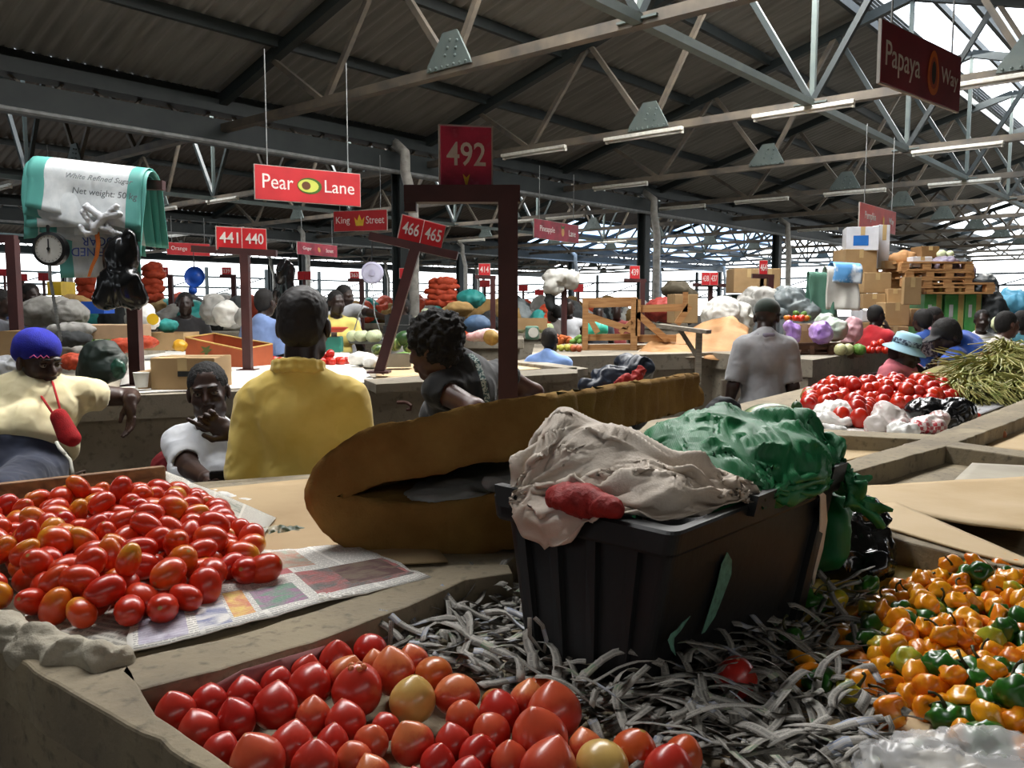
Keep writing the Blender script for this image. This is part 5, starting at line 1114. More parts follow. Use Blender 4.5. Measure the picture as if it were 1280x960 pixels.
# ------------------------------------------------------------------ hanging lane signs, stall number frames, scales, draped sacks
m_sign = M('sign_red', '#b52a2f', .5, '#9e2328', 3); m_sign2 = M('sign_crimson', '#8f1f33', .5, '#6b1524', 5, lo=.4, hi=.65); m_bright = M('sign_scarlet', '#c1242a', .5, '#ab1f25', 4); m_papaya = M('sign_dark_red', '#7d1f2c', .5, '#6c1824', 4)
m_letter = M('letter_white', '#d9d3cd', .6, '#c4bcb6', 30); m_edge = M('sign_edge', '#a9a49c', .6); m_maroon = M('maroon_steel', '#43201f', .5, '#331817', 6)
def ico(sg, Mx, polys, name='emblem'):
    for i, (poly, mat) in enumerate(polys): MB().prism(poly, .001 + .0008 * i, .003 + .0008 * i, Mx).build(name, mat, sg)
def ov(cx, cy, a, b, rot=0, n=20, egg=0): return [(cx + a * (1 + egg * sin(t)) * cos(t) * cos(rot) - b * sin(t) * sin(rot), cy + a * (1 + egg * sin(t)) * cos(t) * sin(rot) + b * sin(t) * cos(rot)) for t in (2 * pi * k / n for k in range(n))]
def sign(label, lt, rt, hl, hr, H=.33, mat=None, wires=True, th=.022, name='lane_sign', top=None, tilt=0):
    a, b = at(*lt, H * F / hl), at(*rt, H * F / hr); x = V((b.x - a.x, b.y - a.y, 0)); w = x.length; x.normalize()
    if tilt: x = (b - a).normalized()
    z = x.cross(UP).normalized(); y = z.cross(x); c = (a + b) / 2 - y * H / 2 if tilt else V(((a.x + b.x) / 2, (a.y + b.y) / 2, (a.z + b.z) / 2 - H / 2))
    t = thing(name, label, 'sign', c); Mx = MX((x, y, z)).transposed().to_4x4(); Mx.translation = c + z * th / 2
    bm = MB(); bm.box(c - z * .002, (w, H, th - .004), rot=Mx.to_3x3()); bm.build('panel_back', m_edge, t)
    MB().bbox(c, (w - .012, H - .012, th), .002, rot=Mx.to_3x3()).build('panel', mat or m_sign, t)
    if wires:
        for u in (-.38, .38):
            p = c + x * w * u + y * H / 2; MB().tube([p, V((p.x, p.y, (top or EYE + 2.42)))], .006, 5).build('hanger_wire', m_galv, t)
    return t, Mx, w, H
def at2(Mx, dx, dy=0, rz=0): return Mx @ MX.Translation((dx, dy, .001)) @ MX.Rotation(rz, 4, 'Z')
g_dk, g_lt, g_pit, g_or, g_ye, g_bk, g_tan = M('icon_green', '#3d5a20', .5), M('icon_lime', '#b7bd55', .5), M('icon_brown', '#5b3a22', .5), M('icon_orange', '#d2691e', .5), M('icon_yellow', '#d9b136', .5), M('icon_black', '#1a1513', .5), M('icon_tan', '#b98a4a', .5)
t, Mx, w, H = sign('red hanging sign reading Pear Lane with an avocado half', (317, 204), (450, 218), 43, 40)
text('Pear', .30, .135, m_letter, t, at2(Mx, -w * .29, .015)); text('Lane', .33, .12, m_letter, t, at2(Mx, w * .29, .01))
ico(t, Mx, [(ov(.0, 0, .125, .078), g_dk), (ov(-.012, 0, .105, .062), g_lt), (ov(-.035, 0, .045, .04), g_pit)])
t, Mx, w, H = sign('red hanging sign reading King Street with a yellow crown', (417, 265), (484, 261), 25, 25.5)
text('King', .25, .14, m_letter, t, at2(Mx, -w * .32)); text('Street', .32, .12, m_letter, t, at2(Mx, w * .28, .01)); ico(t, Mx, [([(-.075, -.08), (.055, -.08), (.08, .06), (.03, .0), (-.01, .1), (-.05, .0), (-.10, .06)], g_ye)])
t, Mx, w, H = sign('dull red hanging sign reading Pineapple Lane', (667, 275), (723, 280), 24, 22, mat=m_sign2)
text('Pineapple', .50, .13, m_letter, t, at2(Mx, -w * .22)); text('Lane', .25, .11, m_letter, t, at2(Mx, w * .34)); ico(t, Mx, [(ov(w * .12, .0, .05, .075), g_tan), ([(w * .12 - .05, .06), (w * .12 + .05, .06), (w * .12 + .07, .13), (w * .12, .09), (w * .12 - .07, .13)], g_dk)])
t, Mx, w, H = sign('large dark red hanging sign reading Papaya Way at the top right', (1101, 18), (1200, 76), 76, 66, mat=m_papaya, top=EYE + 2.6)
text('Papaya', .42, .17, m_letter, t, at2(Mx, -w * .25, -.02)); text('Way', .25, .115, m_letter, t, at2(Mx, w * .34)); ico(t, Mx, [(ov(w * .12, 0, .075, .125, 0, 24, -.2), g_or), (ov(w * .12, 0, .05, .09, 0, 24, -.2), M('icon_red', '#a8401f', .5)), (ov(w * .12, .0, .028, .065), g_bk)])
t, Mx, w, H = sign('bright red sign reading Pumpkin Way above the box stack', (1074.5, 253), (1119.5, 264.5), 31, 28, mat=M('sign_salmon', '#c9443c', .5))
text('Pumpkin', .45, .13, m_letter, t, at2(Mx, -w * .23)); text('Way', .22, .11, m_letter, t, at2(Mx, w * .36)); ico(t, Mx, [(ov(w * .13, -.01, .055, .07), g_or), (ov(w * .13, -.01, .025, .05), g_ye)])
t, Mx, w, H = sign('small red sign reading Orange Street at the far left', (208, 303), (262, 304.5), 15.5, 15)
text('Orange', .42, .14, m_letter, t, at2(Mx, -w * .22)); ico(t, Mx, [(ov(w * .10, 0, .075, .075), g_or)]); text('Street', .30, .11, m_letter, t, at2(Mx, w * .32))
t, Mx, w, H = sign('small dull red sign reading Ginger Street beside a downpipe', (371, 303), (421, 306), 15.5, 14.5, mat=m_sign2)
text('Ginger', .38, .12, m_letter, t, at2(Mx, -w * .26)); text('Street', .32, .10, m_letter, t, at2(Mx, w * .30)); ico(t, Mx, [(ov(w * .03, 0, .05, .07, .5), g_tan)])
t, Mx, w, H = sign('red lane sign with a letter A half hidden by the draped sacks', (28, 238), (66, 241), 28, 27)
text('A', .12, .17, m_letter, t, at2(Mx, -w * .38))
def stall_frame(label, post, pw, beam, Y, z0=1.08, thick=.06, foot=None, name='sign_gantry', stub=0):
    """an upside-down L of maroon steel: (px, py top) post, (px0, py0, px1, py1) beam"""
    a, b = at(beam[0], beam[1], Y), at(beam[2], beam[3], Y); p = at(post[0], post[1], Y); f = foot or V((p.x, p.y, z0)); t = thing(name, label, 'stall frame', (f.x, f.y, f.z))
    MB().beam(f, V((p.x, p.y, p.z)), pw, pw, V((1, 0, 0))).build('post', m_maroon, t); MB().beam(a, b, thick, thick).build('beam', m_maroon, t)
    if stub: MB().beam(a + V((.02, 0, 0)), a + V((.02, 0, -stub)), .04, .04, V((1, 0, 0))).build('stub', m_maroon, t)
    MB().box(f + UP * .006, (pw * 2.2, pw * 2.2, .012)).build('base_plate', m_maroon, t)
    return t
def plate(label, lt, rt, hl, hr, nums, H=.20, mat=None, tilt=0, mark=None, name='number_sign', ts=.46):
    t, Mx, w, H = sign(label, lt, rt, hl, hr, H, mat or m_bright, False, .012, name, None, tilt); n = len(nums)
    for i, s_ in enumerate(nums): text(s_, w / n * .72, H * ts, m_letter, t, at2(Mx, w * ((i + .5) / n - .5), H * (.04 if not mark else .06)), 'digits', .001, .01)
    if n > 1: MB().box(Mx @ V((0, 0, .0008)), (.004, H * .96, .002), rot=Mx.to_3x3()).build('divider', m_letter, t)
    if mark: MB().prism([(-.012, .02), (0, .008), (.012, .02), (.002, -.022), (-.002, -.022)], .001, .003, Mx @ MX.Translation((0, -H * .33, 0))).build('arrow', g_ye, t)
    return t
t492 = NT('sign_worn_crimson'); cc = t492.mix(t492.ramp(t492.noise(7, 6), .4, .62), C('#bb3453'), C('#701a32')); cc = t492.mix(t492.ramp(t492.noise(28, 4), .58, .72), cc, C('#b04a60')); m_492 = t492.set(Base_Color=cc, Roughness=.45)
Y4 = 2.95
stall_frame('maroon steel stall frame carrying the sign 492 beside the foam mattress', (635, 240), .068, (506, 243, 650, 243), Y4, ZB, .058, stub=.06)
plate('worn crimson number sign 492 on top of the maroon frame', (548, 154), (616, 159), 80, 79, ['492'], .225, m_492, mark=1, ts=.36)
stall_frame('tilted maroon frame leaning over the back counter under signs 466 and 465', (519, 312), .062, (462, 295, 572, 320), 5.3, 1.14, .05, foot=at(474, 466, 5.3))
plate('tilted red number sign 466 465 on the leaning frame', (502, 267), (559, 282), 33.5, 33, ['466', '465'], .17, tilt=1)
stall_frame('maroon stall frame under number sign 441 440', (306, 318), .058, (240, 311, 346, 317), 5.9, 1.14, .045)
plate('red number sign 441 440 on its frame at the left', (269, 281), (333, 287), 29.5, 28.5, ['441', '440'], .165)
stall_frame('maroon stall frame cut by the left edge of the photo', (15, 299), .055, (-60, 296, 20, 299), 4.9, 1.14, .045)
stall_frame('maroon post under the draped sugar sacks', (162, 240), .062, (40, 226, 205, 232), 4.72, 1.14, .05)
stall_frame('far maroon gantry right of the woman in black, number 414 on it', (616, 347), .065, (594, 346, 620, 347), 10.8, .9, .05)
plate('small red number sign 414 on a far frame', (598, 329), (613, 329.5), 16, 16, ['414'], .17)
plate('second small red plate under the sign 414', (599, 348), (613, 348), 8, 8, [''], .085) if 0 else None
stall_frame('far maroon gantry standing before a dark column with downpipe', (803, 351), .07, (780, 350, 808, 351), 12.4, .9, .05)
plate('small red number sign 439 in front of the dark column', (787, 332), (800, 332), 17.5, 17.5, ['439'], .21)
stall_frame('far maroon gantry with a double number plate left of the cardboard boxes', (888, 357), .075, (866, 356, 910, 357), 14.6, .9, .06)
plate('small red number sign 438 437 beside the cardboard boxes', (877, 340), (898, 341), 16, 16, ['438', '437'], .22)
stall_frame('maroon frame with number sign 464 rising from the grey tarpaulin', (963, 346), .07, (940, 345, 967, 346), 10.5, .9, .055)
plate('small red number sign 464 over the grey tarpaulin', (949, 325), (960, 325.5), 19, 19, ['464'], .19)
for n_, (x, y, s_, w_) in enumerate([(204, 334, '314', 'left of the blue scale dish'), (283, 334, '339', 'right of the blue scale dish'), (443, 339, '363', 'beside the lilac dial scale')]):
    stall_frame('far maroon sign gantry ' + w_, (x + 9, y + 12), .07, (x - 8, y + 11, x + 12, y + 11), 13.5, .9, .05); plate('far red number sign ' + s_ + ' ' + w_, (x - 6, y), (x + 6, y), 10.5, 10.5, [s_], .135)
for n_, (x, y, w_, h_, lab) in enumerate([(380, 339, 17, 11, 'blank far red sign between the dark bag and the yellow woman'), (503, 335, 8, 13, 'narrow far red sign behind the leaning post'), (654, 356, 12, 8, 'far red sign left of the white bags'), (674, 362, 11, 7, 'lower far red sign beside the white bags'), (723, 355, 13, 10, 'far red sign right of the white bags'),
      (606, 350, 13, 9, 'red plate below the number sign 414'), (5, 336, 12, 9, 'far red sign at the left edge'), (54, 341, 14, 10, 'far red sign under the dial scale'), (28, 342, 12, 9, 'far red sign between the left frame and the dial scale')]):
    t, Mx, w, H = sign(lab, (x - w_ / 2, y), (x + w_ / 2, y), h_, h_, .16, m_bright, False, .012, 'number_sign')
    p = at(x, y + h_, .16 * F / h_); MB().tube([V((p.x, p.y + .02, p.z + .1)), V((p.x, p.y + .02, .9))], .03, 5).build('post', m_maroon, t)
# ---- hanging dial scale
m_dial = M('dial_white', '#c9c8c2', .35, '#b5b4ac', 12); m_blk = M('black_iron', '#131416', .4)
def dial_scale(label, px, py, r, Y, rimm, facem, marks=True, to=None):
    c = at(px, py, Y); R_ = r * Y / F; t = thing('hanging_scale', label, 'scale', c); fr_ = TR(c, frame(V((0, -1, .0)), V((1, 0, 0))))
    MB().lathe([(R_ * .98, -.05), (R_ * 1.02, -.04), (R_ * 1.02, .0), (R_ * .84, .006), (R_ * .84, -.002), (.001, -.002)], 28, fr_).build('housing', rimm, t, False)
    MB().lathe([(.001, -.001), (R_ * .84, -.001), (R_ * .84, .001), (.001, .001)], 28, fr_).build('dial_face', facem, t)
    if marks:
        mb = MB()
        for k in range(20): a = 2 * pi * k / 20; mb.box(fr_ @ V((R_ * .74 * cos(a), R_ * .74 * sin(a), .002)), (R_ * .10, R_ * .025, .001), rot=fr_.to_3x3() @ MX.Rotation(a, 3, 'Z'))
        k_ = mb.build('dial_marks', m_blk, t); k_['kind'] = 'stuff'
        MB().box(fr_ @ V((0, R_ * .22, .004)), (R_ * .07, R_ * .75, .002), rot=fr_.to_3x3()).build('needle', m_blk, t); MB().lathe([(.001, .003), (R_ * .1, .003), (R_ * .1, .007), (.001, .007)], 10, fr_).build('hub', m_blk, t)
    MB().tube([c + UP * R_, c + UP * (R_ + (.03 if to else .10)), to or c + UP * (R_ + .3)], .008, 6).build('hanger', m_blk, t)
    return t, c, R_
t, c, R_ = dial_scale('black rimmed hanging dial scale with a long chain at the left', 61, 311, 20.5, 4.40, m_blk, m_dial, True, at(61, 284, 4.52))
MB().tube([c - UP * R_, c - UP * (R_ + .05) + V((.0, 0, 0)), c - UP * (R_ + .07)], .009, 6).build('hook', m_galv, t)
ca, cb = c - UP * (R_ + .07), at(76, 425, 4.42); mb = MB(); n = 22
for i in range(n): p = ca.lerp(cb, (i + .5) / n); mb.ball(p, (.010, .006, .018), 4, frame(cb - ca))
k_ = mb.build('chain', m_galv, t); k_['kind'] = 'stuff'
m_lilac = M('pale_lilac_plastic', '#b8b6cf', .3)
t, c, R_ = dial_scale('pale lilac plastic dial scale hanging at the vegetable stall', 465, 341, 13.5, 8.6, m_lilac, M('lilac_face', '#c6c5da', .3), False, at(465, 300, 8.6))
MB().lathe([(.001, .004), (R_ * .3, .004), (R_ * .3, .012), (.001, .012)], 12, TR(c, frame(V((0, -1, 0)), V((1, 0, 0))))).build('hub', m_lilac, t)
pan = at(459, 428, 8.5)
MB().lathe([(.18, .02), (.175, .0), (.001, .0), (.001, -.008), (.18, -.008), (.19, .02)], 20, TR(pan)).build('pan', m_galv, t)
for px in (-.16, .16): MB().tube([pan + V((px, 0, .02)), pan + V((px * .5, 0, .28)), c - UP * R_ * .9], .006, 5).build('chain', m_galv, t)
m_bdish = M('blue_plastic', '#1e4fae', .35)
p = at(243, 346, 9.5); t = thing('scale_dish', 'bright blue plastic scale dish hanging at the far left stall', 'dish', p); MB().lathe([(.001, -.02), (.05, -.02), (.06, -.03), (.10, -.02), (.112, .0), (.118, .0), (.105, -.035), (.001, -.045)], 24, TR(p, frame(V((0, -1, .1)), V((1, 0, 0))))).build('dish', m_bdish, t, True); MB().tube([p + UP * .1, p + UP * .35], .006, 5).build('hanger', m_blk, t)
MB().ball(p - UP * .15 + V((-.03, .02, 0)), .05, 8).build('weight', m_bdish, t, True)
# ---- sugar sacks draped over the frame
def sackmat():
    t = NT('sugar_sack'); sp = t.n('SeparateXYZ'); t.l(t.tc.outputs['UV'], sp.inputs[0]); u = sp.outputs[0]
    m = t.math('MAXIMUM', t.math('LESS_THAN', u, .16), t.math('GREATER_THAN', u, .88)); c = t.mix(t.ramp(t.noise(20, 4), .3, .7), C('#dfe2e2'), C('#c6cbcc')); c = t.mix(m, c, C('#58a399'))
    w = t.n('TexWave', i_Scale=60, i_Distortion=.6); t.l(t.tc.outputs['Object'], w.inputs['Vector']); t.bump(w.outputs['Fac'], .08, .002); return t.set(Base_Color=c, Roughness=.5)
m_sugar = sackmat()
def drape(name, label, cat, a, b, front, back, rad, mat, seed=1, nu=26, flare=.02, skew=0, amp=.012, side=V((0, -1, 0))):
    a, b = V(a), V(b); x = (b - a).normalized(); L = (b - a).length; vs, uv = [], []; nv = 26; tot = front + pi * rad + back
    for j in range(nv + 1):
        s = j / nv * tot
        for i in range(nu + 1):
            u = i / nu; p = a + x * (u * L)
            if s < front: d = front - s; q = side * (rad + flare * d / max(front, .01)) - UP * (d * (1 + skew * (u - .5)))
            elif s < front + pi * rad: t_ = (s - front) / rad; q = side * (rad * cos(t_)) + UP * (rad * sin(t_))
            else: d = s - front - pi * rad; q = -side * (rad + flare * d / max(back, .01)) - UP * d
            h = max(0, 1 - j / nv * 1.2) if s < front else .2
            p = p + q + side * (amp * (.25 + h) * fbm([[u * L * 9, s * 3, seed * 3.1]], seed, 2)[0]) + x * (.02 * h * vn([[u * 2, s * 6, seed]], seed + 5)[0]); vs.append(p); uv.append((u, j / nv))
    fs = [(j * (nu + 1) + i, j * (nu + 1) + i + 1, (j + 1) * (nu + 1) + i + 1, (j + 1) * (nu + 1) + i) for j in range(nv) for i in range(nu)]
    o = mobj(name, vs, fs, mat, None, True); l = o.data.uv_layers.new(name='UVMap')
    for p in o.data.polygons:
        for li in p.loop_indices: l.data[li].uv = uv[o.data.loops[li].vertex_index]
    solid(o, .004); tag(o, label, cat); return o
YS = 4.70; B0, B1 = at(42, 223, YS), at(198, 240, YS)
dr = lambda x0, x1, **k: (B0.lerp(B1, (x0 - 42) / 161), B0.lerp(B1, (x1 - 42) / 161))
for i, (x0, x1, fr_, bk_, rad, sk_, lab) in enumerate([(80, 186, .50, .30, .050, -.1, 'lowest white sugar sack of the draped bundle, blue print upside down'), (40, 172, .29, .36, .066, -.3, 'white sugar sack with teal margins, second layer of the bundle'), (62, 192, .34, .30, .080, .25, 'white sugar sack hanging lowest at its right corner, third layer'), (42, 150, .25, .3, .094, -.2, 'short folded teal edged sack, fourth layer of the bundle'), (50, 198, .25, .3, .108, .3, 'white sugar sack with teal ends, just under the top one'), (48, 194, .20, .3, .122, .3, 'topmost white sugar sack printed Net weight 50 kg')]):
    a, b = dr(x0, x1); o = drape('sugar_sack', lab, 'sack', a, b, fr_, bk_, rad, m_sugar, i + 1, skew=sk_ * 1.1, amp=.022, flare=.05)
    if i == 0:
        m_bluep = M('blue_print', '#3b4f9a', .6); fm_ = frame(V((0, -1, .05)), V((-1, 0, 0)))
        for s_, px, py, hh in (('REFINED', 118, 315, .045), ('SUGAR', 126, 302, .045)): text(s_, .26, hh, m_bluep, o, TR(at(px, py, YS - .150), fm_), 'lettering', .001)
        MB().box(at(80, 290, YS - .090), (.10, .002, .05)).build('blue_patch', m_bluep, o)
    if i == 5:
        m_gp = M('grey_print', '#5c6163', .7); x = (b - a).normalized(); z = V((0, -1, .25)).normalized(); z = (z - x * z.dot(x)).normalized(); y = z.cross(x); fm_ = MX((x, y, z)).transposed()
        text('Net weight: 50 kg', .34, .045, m_gp, o, TR(at(131, 243, YS - .185), fm_), 'lettering', .001); z = V((0, -.75, .66)); z = (z - x * z.dot(x)).normalized(); y = z.cross(x); fm_ = MX((x, y, z)).transposed()
        text('White Refined Sugar', .36, .05, m_gp, o, TR(at(123, 224, YS - .150), fm_), 'lettering', .001)
ti = lambda pts, r, Y=4.50: [cap(at(*a, Y), at(*b, Y), r, r * .9) for a, b in zip(pts, pts[1:])]
o = melt('white_ties', ti([(104, 265), (118, 285), (134, 270)], .014) + ti([(118, 285), (141, 262), (146, 258)], .013) + ti([(108, 258), (128, 272), (150, 268)], .016) + ti([(134, 280), (146, 300), (152, 318), (163, 321)], .008) + ti([(128, 285), (150, 292), (158, 298), (159, 306)], .009) + ti([(120, 290), (108, 292), (100, 283)], .010), .005, M('white_poly_tie', '#dfe1e4', .45), None, .012, lambda v: .004 * folds(v * 30, 3)); tag(o, 'knotted white plastic ties binding the draped sacks', 'tie')
mb = MB(); st = [at(x, y, 4.50) for x, y in [(121, 290), (123, 305), (121, 320), (115, 333), (111, 346)]]; mb.grid(lambda u, v: st[round(v * 4)] + V(((u - .5) * .026 * (1 - .4 * v), 0, 0)), 1, 4); tag(solid(mb.build('orange_strap', M('orange_strap', '#d0702a', .6)), .003), 'orange strap hanging below the draped sacks', 'strap')
MB_ = [(ell(at(150, 320, 4.5), (.075, .05, .10)), ell(at(150, 358, 4.48), (.12, .06, .10)), ell(at(130, 375, 4.47), (.05, .03, .04)), ell(at(172, 372, 4.48), (.06, .04, .05)), cap(at(160, 296, 4.5), at(152, 325, 4.5), .03, .05))]
o = melt('black_bag', list(MB_[0]), .007, m_blackbag, None, .05, lambda v: .012 * folds(v * np.array([14, 14, 3]), 6, 2) + .004 * folds(v * np.array([30, 30, 6]), 2, 1)); tag(o, 'cluster of black plastic bags hanging under the draped sacks', 'bag')
o = melt('black_bag', [ell(at(357, 345, 5.85), (.055, .04, .10)), ell(at(358, 368, 5.85), (.08, .045, .08)), cap(at(356, 326, 5.85), at(356, 345, 5.85), .02, .04)], .008, m_blackbag, None, .04, lambda v: .012 * folds(v * np.array([16, 16, 4]), 8)); tag(o, 'black plastic bag hanging behind the man in yellow', 'bag')
# ------------------------------------------------------------------ counters and goods further back
ZC = 1.14
def counter(label, top, z=ZC, m=m_conc2, lip=.12, name='market_counter', inset=.06, z0=0):
    P = [on(x, y, z) for x, y in top]; c = sum(P, V()) / len(P); t = thing(name, label, 'counter', (c.x, c.y, 0))
    world_poly(P, z - lip, z, 'worktop', t, m); world_poly([p + (c - p).normalized() * inset for p in P], z0, z - lip, 'base_wall', t, m); return t
cnt = counter('long concrete counter at the back left, behind the seated women', [(-90, 508), (105, 497), (330, 488), (470, 480), (600, 473), (722, 466), (700, 453), (560, 449), (430, 440), (152, 438), (148, 455), (-90, 458)])
for pts in ([(455, 474), (560, 468), (722, 459), (722, 466), (600, 473), (470, 480)], [(640, 452), (722, 462), (735, 460), (655, 449)]):
    ridge(pts, ZC + .03, ZC - .02, cnt, 'kerb', m_conc2, .002)
MB().tube([at(497, 503, 4.5), at(508, 503, 4.47), at(514, 507, 4.46), at(513, 512, 4.46), at(508, 512, 4.46)], .010, 6).build('rusty_hook', M('rust', '#4a2a1e', .8), cnt)
m_whitet = M('white_tabletop', '#efece4', .5, '#e2ded4', 2)
sheet('table_sheet', [(148, 493), (470, 478), (436, 441), (160, 438)], ZC + .002, m_whitet, 'white sheet covering the sunlit back counter', 'sheet', wav=.001, th=.004)
sheet('cardboard_sheet', [(470, 474), (700, 460), (655, 451), (470, 452)], ZC + .002, m_card2, 'dusty cardboard lining the back counter behind the woman in black', 'cardboard', wav=.002)
cn2 = counter('plain concrete counter behind the foam mattress, under the wooden pallet crate', [(664, 447), (890, 441), (1016, 450), (1110, 436), (1085, 430), (870, 429), (668, 430)], 1.17, lip=.14)
for i, (x0, x1, c_) in enumerate([(1010, 1040, '#5a3226'), (1043, 1076, '#8c8578'), (1080, 1102, '#57281f'), (902, 945, '#7c7264')]):
    a, b = at(x0, 470, 6.9 - i * .02 if i == 3 else 7.5), at(x1, 468, 6.9 if i == 3 else 7.7); d = (b - a).normalized(); MB().bbox(V(((a.x + b.x) / 2, (a.y + b.y) / 2, .72)), ((b - a).length, .03, .55), .004, atan2(d.y, d.x)).build('door_panel', M('panel_%d' % i, c_, .7), cn2)
# ---- builders for goods given by where they stand in the photograph
def blob(name, label, cat, parts, mat, amp=.01, fr=10, an=(1, 1, 1), k=.03, res=None, group=None, seed=None, dk=1.0):
    """a soft thing: ellipses (px, py, half width px, half height px, Y) melted together"""
    Y = parts[0][4]; pr = []
    for x, y, a, b, q in parts: s_ = q / F; pr.append(ell(at(x, y, q), (a * s_, min(a, b * 1.6) * s_ * dk, b * s_)))
    r = res or max(.006, Y * .0017); sd = seed if seed is not None else random.randrange(99)
    o = melt(name, pr, r, mat, None, max(k, r * 2), (lambda v: amp * (.75 * folds(v * np.array(an) * fr, sd) + .55 * crease(v, sd, fr * .8))) if amp else None); return tag(o, label, cat, group)
m_cart = M('carton', '#a3865f', .8, '#8f7450', 4); m_cartd = M('carton_inside', '#7c5c36', .85); m_tape = M('parcel_tape', '#c3a878', .3)
def carton(label, px, pyb, w, h, Y, depth=None, yaw=0, mat=None, open_=False, tape=True, name='carton', group=None, flaps=False):
    """cardboard box: px = centre, pyb = bottom edge, w x h in pixels on its front"""
    s_ = Y / F; W_, H_ = w * s_, h * s_; D_ = depth or W_ * .8; p = at(px, pyb, Y); base = V((p.x, p.y + D_ / 2, p.z)); t = thing(name, label, 'box', base, yaw, group); mat = mat or m_cart
    Q = MX.Rotation(yaw, 3, 'Z'); q = lambda x, y, z: base + Q @ V((x, y, z))
    if not open_: MB().bbox(q(0, 0, H_ / 2), (W_, D_, H_), .006, yaw).build('body', mat, t)
    else:
        e = .010
        for x, y, a, b in ((0, -D_ / 2 + e / 2, W_, e), (0, D_ / 2 - e / 2, W_, e), (-W_ / 2 + e / 2, 0, e, D_ - 2 * e), (W_ / 2 - e / 2, 0, e, D_ - 2 * e)): MB().box(q(x, y, H_ / 2), (a, b, H_), yaw).build('wall', mat, t)
        MB().box(q(0, 0, .006), (W_ - 2 * e, D_ - 2 * e, .012), yaw).build('bottom', m_cartd, t)
    if tape and not open_:
        MB().box(q(0, 0, H_ + .001), (W_, .05, .002), yaw).build('tape', m_tape, t); MB().box(q(0, -D_ / 2 - .001, H_ * .82), (.05, .002, H_ * .36), yaw).build('tape', m_tape, t)
    return t, q, (W_, D_, H_)
ME_BALL = None
def heap(label, name, cat, group, px, py, wpx, Y, z, d, hmax, n, mats, long=1.0, dep=None, slope=.8, bumpy=0):
    s_ = Y / F; c = at(px, py, Y); a = wpx * s_ / 2; b = dep or a * .7; c = V((c.x, c.y, z)); P = [c + V((a * cos(t), b * sin(t), 0)) for t in np.arange(0, 6.28, .4)]
    mb = MB().ball((0, 0, 0), (.5, .5, .5), 7); mes = [me_of(MB().ball((0, 0, 0), (.5 * long, .5, .5), 7), name, m) for m in mats]
    for i, p in enumerate(pile(P, z, d, hmax, slope, n, int(px), 8, 120)):
        o = link(bpy.data.objects.new(name, mes[i % len(mes)])); o.matrix_basis = TR(p, rrot(.7), d * random.uniform(.9, 1.12)); tag(o, label, cat, group)
def ball_thing(name, label, cat, px, py, r, Y, mat, sc=(1, 1, 1), rot=None, group=None, stem=None):
    c = at(px, py, Y); R_ = r * Y / F; mb = MB().ball((0, 0, 0), [.5 * q for q in sc], 14); o = mb.build(name, mat, None, True); o.matrix_basis = TR(c, rot or MX.Identity(3), 2 * R_); tag(o, label, cat, group)
    if stem: k_ = MB().tube([(0, 0, .45 * sc[2]), (.02, 0, .62 * sc[2])], .05, 6).build('stem', m_stem, None); k_.parent = o
    return o
v_tom = fruit_mat('tomato_far', '#a8170e', '#c02f12', '#9a7a44', .03); v_cab = M('pale_cabbage', '#a9b48a', .6, '#c4c9a6', 15); v_green = M('leaf_green', '#3f6a24', .6, '#6b8d3a', 12); v_dkg = M('melon_dark', '#1f3a1c', .35, '#2f5228', 7); v_org = M('pepper_far', '#cf7418', .4); v_car = M('carrot', '#b5602c', .6, '#9a4c22', 10); v_app = M('apple_green', '#a6b04a', .4, '#b9a44a', 5); v_appr = M('apple_red', '#a8442f', .4, '#b5703f', 5); v_on = M('onion_skin', '#a5643c', .45, '#8a4d30', 8); v_sq = M('squash', '#b9b184', .5, '#8f9a6a', 10)
t = NT('watermelon'); sp = t.n('TexWave', i_Scale=1.6, i_Distortion=6.0, i_Detail=3.0); sp.bands_direction = 'Y'; t.l(t.tc.outputs['Object'], sp.inputs['Vector']); v_mel = t.set(Base_Color=t.mix(t.ramp(sp.outputs['Fac'], .35, .65), C('#2f4a1f'), C('#6b8048')), Roughness=.35)
m_gsack = M('grey_sack', '#8f8d88', .75, '#77756f', 6, bump=.3, bscale=120); m_gtarp = M('grey_tarp', '#6f7778', .5, '#555d5f', 5); m_wsack = M('white_sack_far', '#c6c5be', .7, '#aeaca5', 6); m_tan = M('tan_foam', '#8a6f43', .9, '#73592f', 6); m_dark = M('dark_cloth', '#1f2122', .85, '#2c2e2e', 8)
m_onet = M('orange_net', '#b0401f', .7, '#8e2f16', 30, bump=.5, bscale=60); m_btarp = M('blue_tarp', '#3d7f9f', .5, '#5a99b4', 5); m_teal = M('teal_tarp', '#2f8f8a', .55, '#23756f', 6)
# ---- on and around the back-left counter
t, q, d = carton('brown closed carton with hand hole on the sunlit counter', 228, 492, 80, 45, 4.45, .30, .03); MB().box(q(.02, -d[1] / 2 - .001, d[2] * .55), (.09, .004, .028), .03).build('hand_hole', m_dark, t)
carton('lower flat carton tucked left of the one with the hand hole', 178, 490, 12, 26, 4.5, .2, 0, None, False, False)
p = at(177, 484, 4.4); MB().lathe([(.001, 0), (.030, 0), (.040, .075), (.042, .078), (.039, .078), (.028, .006), (.001, .006)], 20, TR(p)).build('cup', M('white_plastic', '#d3d2cd', .35), None, True); tag(bpy.data.objects['cup'], 'white plastic cup beside the maroon post on the counter', 'cup')
t = thing('fruit_carton', 'orange open fruit carton with green palm print on the counter', 'box', at(285, 440, 6.4)); m_oc = M('orange_carton', '#a5512c', .7, '#8f4424', 6); m_oci = M('orange_carton_inner', '#8a3f22', .75); m_yel = M('carton_edge', '#c9a25a', .7); m_palm = M('palm_print', '#4f5a2c', .7)
Yc = 6.4; c0, c1, c2, c3 = at(233, 441, Yc), at(303, 447, Yc - .25), at(340, 433, Yc + .05), at(268, 430, Yc + .3); hh = .21
